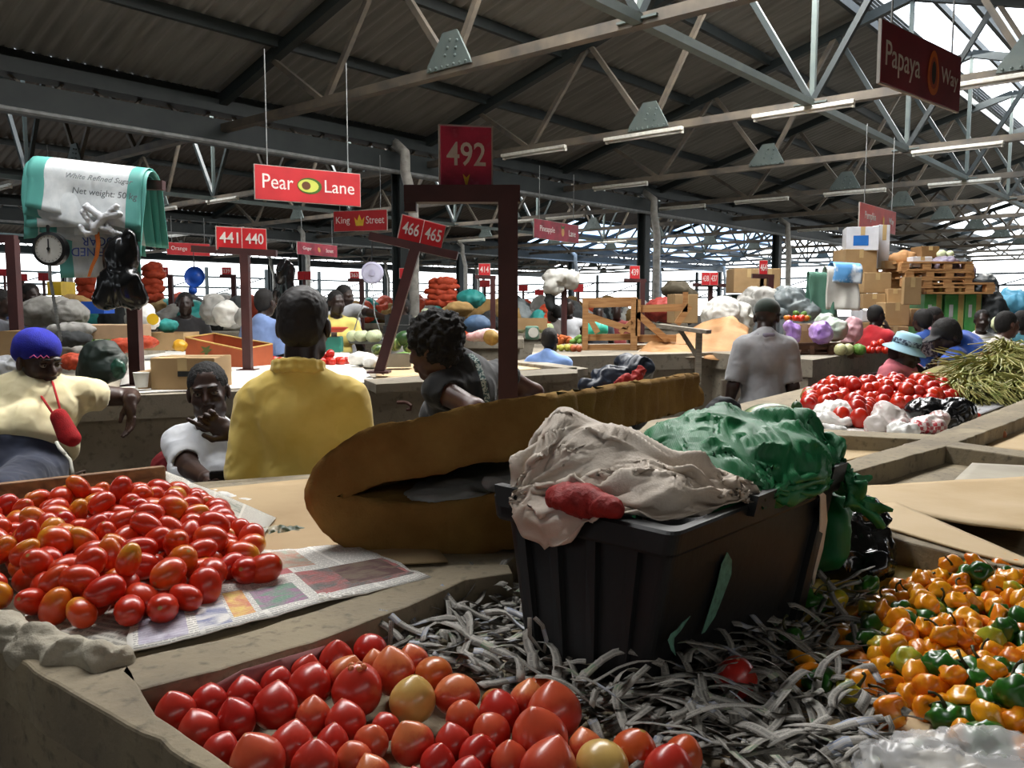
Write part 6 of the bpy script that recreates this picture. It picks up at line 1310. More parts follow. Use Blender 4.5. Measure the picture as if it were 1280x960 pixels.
cs = [V((c.x, c.y, ZC + .004)) for c in (c0, c1, c2, c3)]
for i in range(4):
    a, b = cs[i], cs[(i + 1) % 4]; n = (b - a).cross(UP).normalized() * .008; hs = (hh, hh * .62, hh * .75, hh * 1.1); h0, h1 = hs[i], hs[(i + 1) % 4]
    MB().hexa([a - n, b - n, b + n, a + n, a - n + UP * h0, b - n + UP * h1, b + n + UP * h1, a + n + UP * h0]).build('wall', m_oc, t); MB().beam(a + UP * (h0 + .004), b + UP * (h1 + .004), .022, .008).build('edge', m_yel, t)
MB().hexa([c + UP * z for z in (.002, .008) for c in cs]).build('bottom', m_oci, t)
a, b = cs[0], cs[1]; x = (b - a).normalized(); z = x.cross(UP).normalized(); Mx = MX((x, UP, z)).transposed().to_4x4(); Mx.translation = (a + b) / 2 + UP * .10 + z * .009
MB().prism([(-.09, -.07), (-.07, -.07), (-.05, .0), (.0, .03), (-.04, .03), (-.02, .06), (-.07, .04), (-.12, .05), (-.09, .02), (-.13, .0), (-.08, .005)], 0, .002, Mx).build('palm_print', m_palm, t); MB().prism([(.05, -.07), (.16, -.07), (.15, -.03), (.10, -.01), (.06, -.03)], 0, .002, Mx).build('melon_print', m_palm, t)
blob('black_bag', 'black and dark green crumpled bag beside the woman in the blue hat', 'bag', [(128, 452, 26, 26, 4.5), (140, 462, 16, 16, 4.45), (112, 465, 14, 14, 4.5)], M('dark_green_bag', '#0e1512', .6, '#15281f', 4), .012, 9)
blob('green_roll', 'swirled dark green plastic roll next to the black bag', 'roll', [(148, 461, 8, 12, 4.35)], M('bottle_green', '#1d4a3a', .4), .008, 30)
carton('open brown carton at the far left edge of the counter', 14, 450, 34, 36, 4.6, .25, .1, None, True)
blob('foil_bag', 'crumpled silver and white bag at the left edge', 'bag', [(8, 460, 16, 14, 4.3), (20, 468, 14, 8, 4.3)], M('silver_film', '#a3a5a8', .3, '#c6c7c8', 12), .012, 22); blob('orange_bag', 'orange plastic bag behind the woman in the blue hat', 'bag', [(30, 462, 10, 10, 4.35)], M('orange_film', '#c85a1c', .4), .006, 25)
for i, (x, y, a, b, lab) in enumerate([(92, 452, 18, 9, 'flat orange-red net bag left of the black bag'), (155, 432, 22, 8, 'orange-red net bag lying before the cardboard flap'), (180, 428, 16, 7, 'orange-red net bag right of the maroon post')]): blob('net_bag', lab, 'net bag', [(x, y, a, b, 5.2 + .3 * i)], m_onet, .012, 25)
for i, (x, y, a, b, m_, lab) in enumerate([(88, 424, 26, 9, m_dark, 'black folded cloth on the left counter'), (82, 438, 22, 8, m_gsack, 'grey folded sack under the black cloth'), (90, 412, 30, 8, m_gsack, 'grey flattened sack behind the black folded cloth'), (118, 415, 26, 7, m_dark, 'dark folded cover below the pale cardboard flap')]): blob('folded_cloth', lab, 'cloth', [(x, y, a, b, 5.6 + .15 * i)], m_, .012, 14)
carton('pinkish flattened cardboard flap left of the maroon post', 130, 424, 75, 18, 5.9, .3, .05, M('pale_carton', '#a78b6d', .8), False, False); carton('brown carton tray behind the fruit carton', 205, 438, 50, 22, 6.9, .35, 0, None, True)
blob('yellow_bag', 'yellow plastic bag beside the orange fruit carton', 'bag', [(225, 432, 8, 7, 6.2)], M('yellow_film', '#c9951f', .45), .008, 20)
# ---- stalls behind it
def far_counter(label, x0, x1, Y, z=1.12, dep=1.6): 
    a, b = at(x0, 400, Y), at(x1, 400, Y); t = thing('market_counter', label, 'counter', ((a.x + b.x) / 2, Y + dep / 2, 0)); MB().bbox(((a.x + b.x) / 2, Y + dep / 2, z - .06), (b.x - a.x, dep, .12), .01).build('worktop', m_conc2, t); MB().box(((a.x + b.x) / 2, Y + dep / 2, (z - .12) / 2), (b.x - a.x - .1, dep - .1, z - .12)).build('base_wall', m_conc2, t)
far_counter('second counter row at the far left with rolled foam and bales', -40, 145, 7.2, 1.24, 1.0); far_counter('middle stall counter with watermelons', 470, 655, 9.9, 1.22, 1.2)
far_counter('third counter row at the far left with net sacks', -60, 300, 11.6, 1.25, 1.4); far_counter('third counter row in the middle', 500, 740, 12.2, 1.25, 1.4); far_counter('counter with the box stack at the right', 1050, 1330, 10.0, 1.15, 2.0)
far_counter('far counter row along the left aisle', -60, 420, 17, 1.25, 1.6); far_counter('far counter row across the middle', 430, 860, 18, 1.25, 1.6)
for i, (parts, m_, lab) in enumerate([([(62, 388, 34, 16, 7.3), (88, 392, 20, 16, 7.2), (45, 398, 22, 10, 7.3)], m_gsack, 'large grey rolled sack behind the left counter'), ([(40, 392, 20, 14, 7.5), (95, 378, 22, 8, 7.6)], m_tan, 'rolled tan foam behind the grey sack at the left'), ([(268, 388, 16, 19, 7.5)], m_gsack, 'fat grey bale right of the seated dark figure'), ([(283, 392, 14, 15, 7.4)], m_wsack, 'pale grey bale in front of the maroon post'), ([(298, 388, 11, 17, 7.6)], m_dark, 'dark bale beside the maroon post'), ([(303, 397, 9, 9, 7.3)], m_gsack, 'small pale bale at the foot of the maroon post')]): blob('bale', lab, 'sack', parts, m_, .02, 8)
t, q, d = carton('bright blue plastic crate left of the hanging black bags', 116, 392, 28, 15, 7.4, .2, 0, m_bdish, True); heap('pale green melon heaped by the blue crate', 'melon', 'melon', 'melons by the blue crate', 128, 393, 44, 7.25, 1.24, .09, .16, 14, [v_cab, v_green, v_app])
for x, lab in ((112, 'tall stack of orange-red net sacks at the far left'), (190, 'orange-red net sack stack right of the hanging black bags')):
    for k in range(5): blob('net_sack', lab.replace('tall stack', 'pile') + (', top', ', second', ', third', ', fourth', ', bottom')[4 - k], 'net sack', [(x + (k % 2) * 2, 370 - k * 9, 16 if x < 150 else 13, 6.5, 12)], m_onet, .03, 6, res=.022)
blob('white_bag', 'white plastic bag with blue and yellow round print on the left stall', 'bag', [(181, 396, 12, 17, 6.9), (190, 402, 8, 10, 6.85)], m_whitebag, .012, 14); p = at(191, 399, 6.6); MB().lathe([(.001, 0), (.045, 0), (.045, .002), (.001, .002)], 18, TR(p, frame(V((.2, -1, 0))))).build('round_print', M('print_yellow', '#d8b01c', .5), bpy.data.objects['white_bag'])
carton('yellow crate at the far left stall', 68, 369, 17, 17, 9, .3, 0, M('yellow_plastic', '#c9a81f', .4), True); heap('green vegetable heaped behind the hanging black bags', 'green_vegetable', 'vegetable', 'green vegetables at the left stall', 200, 388, 40, 7.4, 1.24, .07, .18, 40, [v_green, v_cab, v_dkg], 1.5); blob('teal_cloth', 'teal cloth under the seated dark figure', 'cloth', [(210, 407, 11, 8, 7.0)], m_teal, .012, 14)
heap('red fruit heaped by the seated dark figure', 'red_fruit', 'fruit', 'red fruit at the far left stall', 246, 378, 26, 9.6, 1.2, .08, .3, 40, [v_tom, M('pink_fruit', '#b55a52', .5)], 1); heap('red tomato heaped left of the man in yellow', 'tomato', 'tomato', 'tomatoes left of the yellow shirt', 344, 443, 22, 6.6, ZC, .06, .12, 26, [v_tom]); heap('red tomato heaped right of the man in yellow', 'tomato', 'tomato', 'tomatoes right of the yellow shirt', 408, 448, 52, 6.5, ZC, .065, .17, 70, [v_tom])
p = at(418, 441, 6.9); t = thing('kitchen_scale', 'teal green weighing scale with a red bowl on the vegetable stall', 'scale', p); MB().bbox(p + UP * .07, (.13, .12, .13), .012).build('body', M('scale_teal', '#2d8070', .4), t); MB().tube([p + UP * .13, p + UP * .17], .025, 8).build('stem', m_galv, t); MB().lathe([(.001, .17), (.07, .17), (.12, .21), (.115, .21), (.065, .178), (.001, .178)], 20, TR(p)).build('bowl', M('scale_red', '#b5402c', .4), t, True)
for i, (x, y, r, lab) in enumerate([(505, 423, 9.5, 'dark green watermelon at the top of the middle stall'), (493, 430, 9, 'watermelon left of the topmost dark one'), (514, 434, 9, 'watermelon with pale stripes at the right of the stall'), (472, 437, 7, 'small green melon under the hanging pan')]): ball_thing('watermelon', lab, 'watermelon', x, y, r, 6.9, v_mel if i else v_dkg, (1.2, 1, 1), rrot(.4))
for i in range(9):
    a = at(491 + i * 4, 445 + (i % 3) * 1.5, 6.55); o = MB().tube([a, a + V((.09, .02, .01)), a + V((.18, -.01, .0))], [.016, .024, .012], 8).build('cucumber', v_green, None, True); tag(o, 'green cucumber in the row below the watermelons', 'cucumber', 'cucumbers on the middle stall')
heap('pale round cabbage in the hanging pan pile', 'cabbage', 'cabbage', 'cabbages by the hanging scale', 455, 418, 34, 8.2, 1.25, .115, .28, 14, [v_cab], 1.1); heap('orange pepper heaped under the hanging pan', 'pepper', 'pepper', 'orange peppers on the middle stall', 472, 442, 22, 6.7, ZC, .05, .12, 26, [v_org]); blob('white_bag', 'white plastic bag with pink print before the watermelons', 'bag', [(452, 449, 16, 8, 6.2), (465, 453, 10, 6, 6.1)], m_whitebag, .012, 16)
carton('small weathered grey wooden crate on the counter below the watermelons', 497, 459, 30, 16, 5.9, .15, .1, M('weathered', '#8d867a', .8), True)
for i, (x, y, w_, h_) in enumerate([(492, 406, 30, 12), (492, 417, 34, 10)]): carton(('upper', 'lower')[i] + ' dark plastic crate behind the watermelons', x + 4, y, w_, h_, 8.6, .3, 0, m_dark, True)
for k in range(5): blob('net_sack', 'orange-red net sack in the middle stack, ' + ('top', 'second', 'third', 'fourth', 'bottom')[4 - k] + ' one', 'net sack', [(552 + (k % 2) * 3, 378 - k * 6.5, 22 - k, 4.8, 12.6)], m_onet, .03, 6, res=.024)
heap('white-green cauliflower heaped beside the middle net sacks', 'cauliflower', 'cauliflower', 'cauliflowers in the middle', 535, 384, 34, 12.2, 1.3, .17, .5, 24, [M('cauliflower', '#c9cdb4', .7, '#9fae84', 8)]); blob('teal_tarp', 'teal blue tarpaulin bundle right of the middle net sacks', 'tarpaulin', [(590, 373, 17, 10, 12.4)], m_teal, .03, 5)
blob('brown_sack', 'brown flattened sack left of the orange bending person', 'sack', [(574, 386, 17, 8, 9.5), (560, 390, 9, 5, 9.5)], m_tan, .02, 8); blob('blue_bundle', 'round dark blue bundle on the middle stall', 'bundle', [(596, 406, 16, 12, 7.6)], M('navy_bundle', '#34506e', .7), .01, 8); blob('red_cloth', 'red and white cloth heap below the blue bundle', 'cloth', [(610, 418, 16, 6, 7.3), (595, 421, 12, 5, 7.3)], M('red_white_cloth', '#b04a52', .8, '#cfc6c2', 9), .012, 14); blob('yellow_bag', 'yellow printed bag beside the main post on the middle stall', 'bag', [(614, 422, 9, 9, 7.1)], M('ochre_bag', '#8f7434', .7, '#6d4f24', 12), .01, 14)
blob('draped_sack', 'white and grey bundle of sacks draped on a far frame', 'sack', [(700, 346, 22, 8, 10.8), (692, 356, 12, 12, 10.8), (714, 350, 8, 10, 10.8)], m_wsack, .035, 7); blob('dark_bag', 'dark bag hanging under the far draped sacks', 'bag', [(688, 375, 6, 16, 10.8)], m_dark, .02, 7); MB().tube([at(705, 352, 10.85), at(705, 430, 10.85)], .04, 6).build('sign_gantry', m_maroon, None); tag(bpy.data.objects[[o.name for o in bpy.data.objects if o.name.startswith('sign_gantry')][-1]], 'maroon post under the far draped white sacks', 'stall frame')
heap('pale green cauliflower in the big middle heap', 'cauliflower', 'cauliflower', 'pale green heap right of the post', 668, 402, 42, 9.4, 1.3, .115, .30, 60, [M('pale_veg', '#9ba67c', .7, '#7d8c62', 9), v_cab]); carton('open flattened carton below the pale green heap', 662, 412, 44, 14, 8.7, .3, 0, None, True)
p = at(665, 424, 8.0); t = thing('kitchen_scale', 'green dial scale with white face in front of the child in blue', 'scale', p); MB().bbox(p + UP * .06, (.13, .10, .13), .02).build('body', M('scale_green', '#46695a', .4), t); MB().lathe([(.001, 0), (.048, 0), (.048, .006), (.001, .006)], 20, TR(p + V((.012, -.052, .065)), frame(V((0, -1, 0))))).build('dial_face', m_dial, t)
heap('orange carrot heaped behind the child in blue', 'carrot', 'carrot', 'carrots in the middle', 702, 424, 32, 8.6, 1.22, .05, .14, 50, [v_car], 2.2); heap('green leaves heaped right of the carrots', 'green_vegetable', 'vegetable', 'greens right of the carrots', 720, 424, 16, 8.5, 1.22, .05, .10, 20, [v_green], 1.8); heap('yellow-green apple beside the pallet crate', 'apple', 'apple', 'green apples by the pallet crate', 702, 440, 26, 8.0, 1.17, .065, .09, 18, [v_app]); heap('red apple beside the pallet crate', 'apple', 'apple', 'red apples by the pallet crate', 722, 440, 12, 7.9, 1.17, .065, .09, 9, [v_appr])
# ---- wooden lattice crate
t = thing('pallet_crate', 'large broken wooden crate of slats standing on the middle counter', 'crate', at(795, 440, 8.2)); S = lambda x0, y0, x1, y1, w_, Y=8.2: MB().beam(at(x0, y0, Y), at(x1, y1, Y), w_ * Y / F, .025, V((0, 0, 1))) 
def slat(x0, y0, x1, y1, w_, Y=8.2): 
    a, b = at(x0, y0, Y), at(x1, y1, Y); MB().beam(a, b, .028, w_ * Y / F, UP if abs(x1 - x0) > abs(y1 - y0) * .3 else V((1, 0, 0))).build('slat', m_pallet, t)
for s_ in [(728, 379, 795, 377, 12), (728, 422, 796, 421, 8), (728, 435, 795, 434, 8), (796, 423, 845, 423, 9), (796, 436, 860, 434, 9), (798, 386, 860, 384, 9)]: slat(*s_, 8.2)
for x0, y0, x1, y1, w_ in [(732, 375, 731, 438, 7), (793, 372, 792, 438, 8), (798, 374, 797, 420, 6), (857, 365, 856, 390, 6), (737, 398, 747, 416, 7), (729, 393, 794, 414, 8), (796, 392, 834, 425, 8), (862, 382, 846, 405, 8), (775, 416, 790, 402, 6)]:
    a, b = at(x0, y0, 8.16), at(x1, y1, 8.16); MB().beam(a, b, w_ * 8.2 / F, .028, V((0, 1, 0))).build('slat', m_pallet, t)
blob('teal_cloth', 'bright teal plastic seen through the slats of the wooden crate', 'plastic', [(745, 412, 14, 11, 8.5)], M('teal_film', '#2fb39c', .5), .015, 10); carton('brown carton leaning behind the wooden crate', 856, 404, 30, 36, 9.4, .3, .1); blob('red_sacks', 'dark red sacks behind the wooden crate', 'sack', [(830, 388, 24, 14, 10.5)], M('dark_red_sack', '#8a2c22', .7), .03, 7); blob('dark_bundle', 'dark tarpaulin bundle above the wooden crate', 'bundle', [(845, 362, 18, 9, 12), (860, 368, 12, 6, 12)], M('brown_bundle', '#4d4636', .8), .03, 6)
m_kraft = M('kraft_paper', '#a5794c', .75, '#8c6439', 6)
def paper(name, label, pts, mat, amp=.03, th=.004, n=14, seed=2, sub=1):
    """a crumpled sheet spanned by rows of pixel points (px, py, Y)"""
    P = [[at(*p) for p in r] for r in pts]
    def f(u, v):
        a, b = u * (len(P[0]) - 1), v * (len(P) - 1); i, j = min(int(a), len(P[0]) - 2), min(int(b), len(P) - 2); p = P[j][i].lerp(P[j][i + 1], a - i).lerp(P[j + 1][i].lerp(P[j + 1][i + 1], a - i), b - j); q = np.array([p]) * 5
        return p + V((0, -1, .4)) * amp * folds(q, seed, 3)[0]
    o = solid(MB().grid(f, n * 2, n).build(name, mat, None, True), th); tag(o, label, 'paper'); return o
paper('kraft_paper', 'big sheet of crumpled brown kraft paper on the counter', [[(795, 442, 7.9), (840, 446, 7.7), (885, 449, 7.6), (925, 449, 7.6)], [(812, 428, 8.2), (850, 432, 8.2), (895, 436, 8.2), (930, 438, 8.2)], [(835, 422, 8.6), (870, 416, 8.5), (905, 412, 8.5), (936, 418, 8.5)], [(858, 416, 8.8), (880, 402, 8.8), (914, 396, 8.8), (935, 412, 8.8)]], m_kraft)
paper('white_paper', 'pale torn paper under the brown kraft paper', [[(795, 441, 7.85), (830, 447, 7.6), (880, 447, 7.6)], [(800, 437, 8.1), (840, 440, 8.0), (880, 444, 7.9)]], M('pale_paper', '#c4b8a2', .8), .012)
m_grw = wood('grey_wood', '#8f8778', '#6f675a'); t = thing('wooden_stand', 'grey wooden plank stand in front of the kraft paper', 'stand', at(872, 470, 6.9)); MB().beam(at(824, 407, 6.9), at(886, 415, 6.7), .14, .03).build('plank', m_grw, t); MB().beam(at(874, 413, 6.8), at(872, 480, 6.8), .045, .045, V((1, 0, 0))).build('leg', m_grw, t); MB().beam(at(848, 409, 6.85), at(871, 445, 6.82), .035, .03, V((1, 0, 0))).build('brace', m_grw, t)
blob('tarp_bag', 'dark blue tarpaulin bag standing behind the foam mattress', 'bag', [(795, 462, 20, 17, 3.3), (765, 472, 26, 12, 3.25), (745, 482, 20, 8, 3.2), (782, 452, 12, 9, 3.35), (778, 505, 34, 36, 3.28)], M('navy_tarp', '#1c222e', .45, '#2a3342', 5), .014, 13)
blob('red_net', 'red nets spilling out of the dark blue tarpaulin bag', 'net bag', [(800, 466, 6, 9, 3.12), (788, 474, 10, 6, 3.10), (776, 480, 8, 4, 3.10)], M('scarlet_net', '#a82a22', .7, '#8a1c18', 40), .010, 30, res=.006)
# ---- grey tarpaulins, boxes and bags on the right counter
for parts, m_, lab in [([(903, 398, 24, 25, 9.0), (925, 402, 14, 22, 9.0)], m_wsack, 'large pale plastic sack behind the kraft paper'), ([(950, 378, 26, 18, 9.3), (935, 385, 16, 12, 9.2)], m_gsack, 'grey plastic sheet draped over goods by number sign 464'), ([(985, 378, 22, 18, 9.2), (1000, 388, 22, 12, 9.1), (965, 392, 20, 8, 9.0)], m_gtarp, 'dark grey tarpaulin heaped on the right counter')]: blob('tarpaulin', lab, 'tarpaulin', parts, m_, .03, 7)
for x, yb, w_, h_, lab, m_ in [(936, 366, 38, 30, 'left brown carton above the grey tarpaulin', None), (962, 366, 26, 30, 'right brown carton behind the number sign 464', None)]: carton(lab, x, yb, w_, h_, 11, .4, 0, m_)
carton('dark green metal cabinet under the brown cartons', 937, 400, 46, 32, 11.3, .5, 0, M('cabinet_green', '#1d3b2c', .5), False, False, 'cabinet')
heap('flattened waste carton in the untidy pile left of the hanging cloths', 'waste_carton', 'cardboard', 'waste cartons', 998, 365, 44, 11, 1.5, .14, .6, 20, [m_cartd, m_cart], 1.6)
m_purp = M('purple_film', '#8a62b0', .4, '#b79acb', 9); blob('purple_bag', 'purple plastic bag of onions right of the man in grey', 'bag', [(992, 417, 8, 11, 7.3), (986, 408, 6, 8, 7.3)], m_purp, .016, 14); blob('purple_bag', 'larger purple net bag on the wooden crate', 'bag', [(1026, 416, 13, 14, 7.4)], m_purp, .016, 14)
carton('small brown carton between the two purple bags', 1005, 429, 22, 24, 7.6, .2, 0, m_cart); heap('red and green vegetable in the clear pack on the carton', 'vegetable', 'vegetable', 'mixed vegetables on the carton', 998, 402, 30, 7.75, 1.46, .055, .12, 26, [v_tom, v_green, v_org], 1.3)
t = thing('wooden_crate', 'low dark wooden crate under the purple bags', 'crate', at(1028, 448, 7.4))
for a, b in (((990, 433), (1066, 432)), ((990, 445), (1066, 444))): MB().beam(at(*a, 7.35), at(*b, 7.45), .03, .06).build('slat', m_dkwood, t)
for x in (994, 1014, 1038, 1062): MB().beam(at(x, 432, 7.38), at(x, 447, 7.38), .05, .04, V((1, 0, 0))).build('upright', m_dkwood, t)
MB().box(at(1028, 438, 7.7), (.56, .5, .10)).build('deck', m_dkwood, t)
MB().tube([at(1033, 352, 9.1), at(1033, 440, 9.1)], .035, 6).build('sign_gantry', m_maroon, None); tag([o for o in COL.objects if o.name.startswith('sign_gantry')][-1], 'maroon post under the green and white cloths at the right', 'stall frame')
for i, (x0, x1, fr_, bk_, rad, m_, lab) in enumerate([(1010, 1045, .42, .3, .05, M('green_cloth', '#4f7a68', .7, '#3f6556', 6), 'grey-green cloth hanging over the right frame'), (1030, 1070, .38, .3, .08, m_wsack, 'white sack hanging over the right frame'), (1038, 1074, .12, .2, .10, M('blue_white_cloth', '#c9d2da', .6, '#4d86b8', 3, lo=.5, hi=.55), 'white and blue sack on top of the right frame')]): drape('draped_cloth', lab, 'cloth', at(x0, 345 - i * 3, 9.1), at(x1, 347 - i * 3, 9.1), fr_, bk_, rad, m_, i + 11, 14, amp=.03)
blob('white_bag', 'white and green plastic bag of produce at the right counter', 'bag', [(1032, 402, 12, 10, 7.9), (1044, 412, 14, 13, 7.8)], M('white_green_film', '#c5c8bc', .5, '#8fa594', 7), .018, 12); blob('pink_net', 'pink net bag hanging beside the red polo shirt', 'net bag', [(1066, 412, 11, 16, 8.0), (1060, 428, 8, 8, 8.0)], M('pink_net', '#c9a0a6', .6, '#b88a92', 20), .014, 14)
heap('pale round squash at the counter edge', 'squash', 'squash', 'squashes on the right counter', 1062, 444, 34, 7.3, 1.17, .10, .12, 9, [v_sq, v_green]); heap('red tomato behind the bucket hat woman', 'tomato', 'tomato', 'tomatoes by the red polo shirt', 1100, 440, 50, 7.6, 1.17, .065, .14, 45, [v_tom])
m_wbox = M('white_box', '#c9cbd0', .6, '#b5b7bd', 6); m_lbl = M('blue_label', '#1f63ad', .5)
BX = [(1075, 341, 40, 29, 10.2, 'brown carton under the white box in the tall stack', 0), (1072, 367, 22, 22, 10.1, 'brown carton lowest left beside the hanging cloths', 0), (1097, 366, 34, 25, 9.9, 'wide brown carton in the middle of the tall stack', 0), (1094, 386, 28, 19, 9.85, 'brown carton third from the bottom in the tall stack', 0), (1092, 402, 28, 14, 9.85, 'white topped carton low in the tall stack', 1), (1120, 378, 18, 17, 9.8, 'small brown carton right of the tall stack', 0), (1121, 407, 30, 29, 9.6, 'shiny taped brown carton at the foot of the tall stack', 0),
      (1090, 418, 24, 15, 9.8, 'brown carton behind the red polo shirt', 0), (1117, 434, 34, 26, 9.5, 'brown carton on the counter behind the bucket hat', 0), (1148, 408, 20, 22, 9.7, 'brown flat carton leaning beside the green crates', 0)]
for x, yb, w_, h_, Y, lab, wt in BX: carton(lab, x, yb, w_, h_, Y, .35, random.uniform(-.08, .08), m_wbox if wt else None)
t, q, d = carton('upright brown cardboard panel before the pallets', 1140, 381, 23, 34, 9.3, .05, .1)
t, q, d = carton('white box with blue label on top of the tall stack', 1083, 313, 38, 29, 10.2, .38, -.25, m_wbox); MB().box(q(-.02, -d[1] / 2 - .002, d[2] * .42), (.17, .003, .12), -.25).build('blue_label', m_lbl, t)
carton('tall white carton behind the blue labelled box', 1104, 335, 14, 53, 10.5, .3, 0, m_wbox)
def pallet(label, px, py, w, Y, yaw=0):
    p = at(px, py, Y); W_ = w * Y / F; t = thing('pallet', label, 'pallet', p, yaw, None); Q = MX.Rotation(yaw, 3, 'Z')
    for k in range(6): MB().box(p + Q @ V((0, -.4 + k * .16, .125)), (W_, .11, .022), yaw).build('deck_board', m_pallet, t)
    for k in range(3):
        MB().box(p + Q @ V((0, -.4 + k * .4, .011)), (W_, .10, .022), yaw).build('bottom_board', m_pallet, t)
        for x in (-.46, -.15, .15, .46): MB().box(p + Q @ V((x * W_, -.4 + k * .4, .068)), (.10, .10, .09), yaw).build('block', m_pallet, t)
for i, (x, y, w_, lab) in enumerate([(1148, 343, 84, 'topmost wooden pallet of the stack'), (1150, 352, 80, 'second wooden pallet of the stack'), (1149, 361, 78, 'third wooden pallet of the stack'), (1178, 368, 78, 'lowest wooden pallet, shifted to the right')]): pallet(lab, x, y, w_, 10.6, random.uniform(-.05, .05))
m_gwrap = M('green_wrap', '#3f8f4a', .4, '#6fae6a', 5); m_ytape = M('yellow_wrap', '#b7a566', .45)
for i, (x, w_, lab) in enumerate([(1165, 22, 'green wrapped crate left of the tan strip'), (1192, 24, 'green wrapped crate in the middle below the pallets'), (1215, 20, 'green wrapped crate at the right below the pallets')]):
    t, q, d = carton(lab, x, 420, w_, 52, 10.3, .5, 0, m_gwrap, False, False, 'wrapped_crate'); MB().box(q(d[0] * .3, -d[1] / 2 - .003, d[2] / 2), (d[0] * .28, .005, d[2] * .98)).build('yellow_strip', m_ytape, t); MB().box(q(-d[0] * .2, -d[1] / 2 - .003, d[2] * .6), (d[0] * .2, .005, d[2] * .3)).build('white_sheet', m_wbox, t)
carton('paper box of bags on the pallet stack', 1123, 336, 34, 10, 10.4, .3, 0, None, True); blob('paper_sack', 'crumpled tan paper sack on the pallet stack', 'sack', [(1128, 324, 15, 8, 10.5)], m_kraft, .03, 8); carton('white printed box on the pallet stack', 1153, 334, 24, 13, 10.2, .3, 0, m_wbox); carton('dark brown carton above the white printed box', 1163, 322, 22, 14, 10.5, .3, 0, m_cartd)
heap('pale green cabbage on top of the pallets', 'cabbage', 'cabbage', 'cabbages above the pallets', 1182, 324, 18, 10.5, at(1182, 324, 10.5).z, .11, .2, 10, [v_cab]); m_pw = M('purple_wrap', '#5d5673', .45, '#7b6a63', 5)
blob('wrapped_bundle', 'purple plastic wrapped bundle on the pallets', 'bundle', [(1180, 334, 17, 12, 10.4), (1195, 344, 9, 10, 10.3)], m_pw, .025, 9); blob('wrapped_bundle', 'purple wrapped bundle further right on the pallets', 'bundle', [(1207, 343, 11, 13, 10.6), (1200, 352, 12, 7, 10.5)], m_pw, .025, 9)
blob('dark_tarp', 'tall dark grey tarpaulin at the right behind the man in the white vest', 'tarpaulin', [(1230, 368, 15, 25, 10.5), (1238, 395, 17, 34, 10.4), (1240, 420, 18, 18, 10.4)], M('slate_tarp', '#2e3336', .55, '#22272a', 5), .03, 7); blob('blue_tarp', 'light blue tarpaulin covered stack at the right edge', 'tarpaulin', [(1265, 382, 20, 20, 11), (1290, 385, 20, 24, 11), (1268, 405, 24, 16, 11)], m_btarp, .035, 6); blob('cabbage_sack', 'pale green cabbage sack behind the man in white', 'sack', [(1250, 405, 8, 10, 9)], v_cab, .02, 12)
t, q, d = carton('striped woven basket between the two women at the right', 1158, 446, 27, 20, 6.4, .2, .1, M('basket', '#a59376', .8, '#4a3a2c', 40, lo=.48, hi=.52), True)
# ---- goods on the right part of the near slab
RP = [on(x, y, ZB) for x, y in [(1000, 519), (1060, 508), (1120, 516), (1180, 512), (1205, 502), (1185, 492), (1100, 490), (1015, 496)]]
mt = [me_of(plum(.05, .9), 'tomato', v_tom), me_of(plum(0, .95), 'tomato', v_tom)]
many('tomato', mt, pile(RP, ZB + .012, .066, .125, .5, 150, 9, 10, 300), lambda i: rrot(.6) @ MX.Rotation(1.4, 3, 'X'), lambda i: random.uniform(.072, .085), 'red tomato in the sunlit heap on the right of the slab', 'tomato', 'tomatoes heaped at the right')
many('tomato', mt, pile([on(x, y, ZB) for x, y in [(1048, 536), (1082, 540), (1086, 520), (1052, 522)]], ZB + .012, .075, .12, .9, 14, 4, 8, 80), lambda i: rrot(.6), lambda i: .085, 'small red tomato between the white plastic and the checked bag', 'tomato', 'small tomatoes beside the checked bag')
ball_thing('tomato', 'single red tomato on the grey sheet at the right', 'tomato', 1218, 521, 7, 3.7, v_tom, (1.15, 1, .9)); ball_thing('onion', 'brown onion lying in the bay at the right', 'onion', 1250, 544, 7.5, 3.2, v_on, (1, 1, 1.05), MX.Rotation(.7, 3, 'Y'), stem=1)
ball_thing('watermelon', 'dark striped watermelon behind the green sheet', 'watermelon', 963, 527, 30, 3.05, v_mel, (1.35, .95, .78), MX.Rotation(.1, 3, 'Z'))
for i, (x, y, r, lab) in enumerate([(996, 509, 7, 'dark green pepper above the watermelon'), (985, 516, 6, 'small green pepper at the right end of the watermelon'), (1003, 517, 7, 'green pepper right of the watermelon')]): ball_thing('green_pepper', lab, 'pepper', x, y, r, 3.4, v_dkg, (1, 1, 1.1), rrot(.5), stem=1)
for x, y, r in [(936, 524, 5), (930, 530, 5), (940, 518, 4)]: ball_thing('yellow_pepper', 'small yellow pepper left of the watermelon', 'pepper', x, y, r, 3.0, M('yellow_pep', '#c9a524', .4), (1, 1, 1.1), rrot(1), 'yellow peppers left of the watermelon')
blob('black_bag', 'round black bag behind the end of the foam mattress', 'bag', [(905, 520, 22, 24, 2.75), (893, 528, 18, 18, 2.72), (900, 552, 24, 25, 2.74)], M('black_cloth_bag', '#17191d', .75, '#222428', 12), .010, 14)
blob('white_bag', 'heap of thin white plastic bags before the sunlit tomatoes', 'bag', [(1045, 516, 26, 12, 3.55), (1030, 526, 34, 8, 3.45), (1065, 522, 16, 8, 3.5)], m_whitebag, .016, 20); blob('white_bag', 'flat shiny white plastic bag at the near kerb', 'bag', [(1020, 538, 34, 6, 3.2), (1040, 541, 22, 4, 3.2)], m_whitebag, .008, 24)
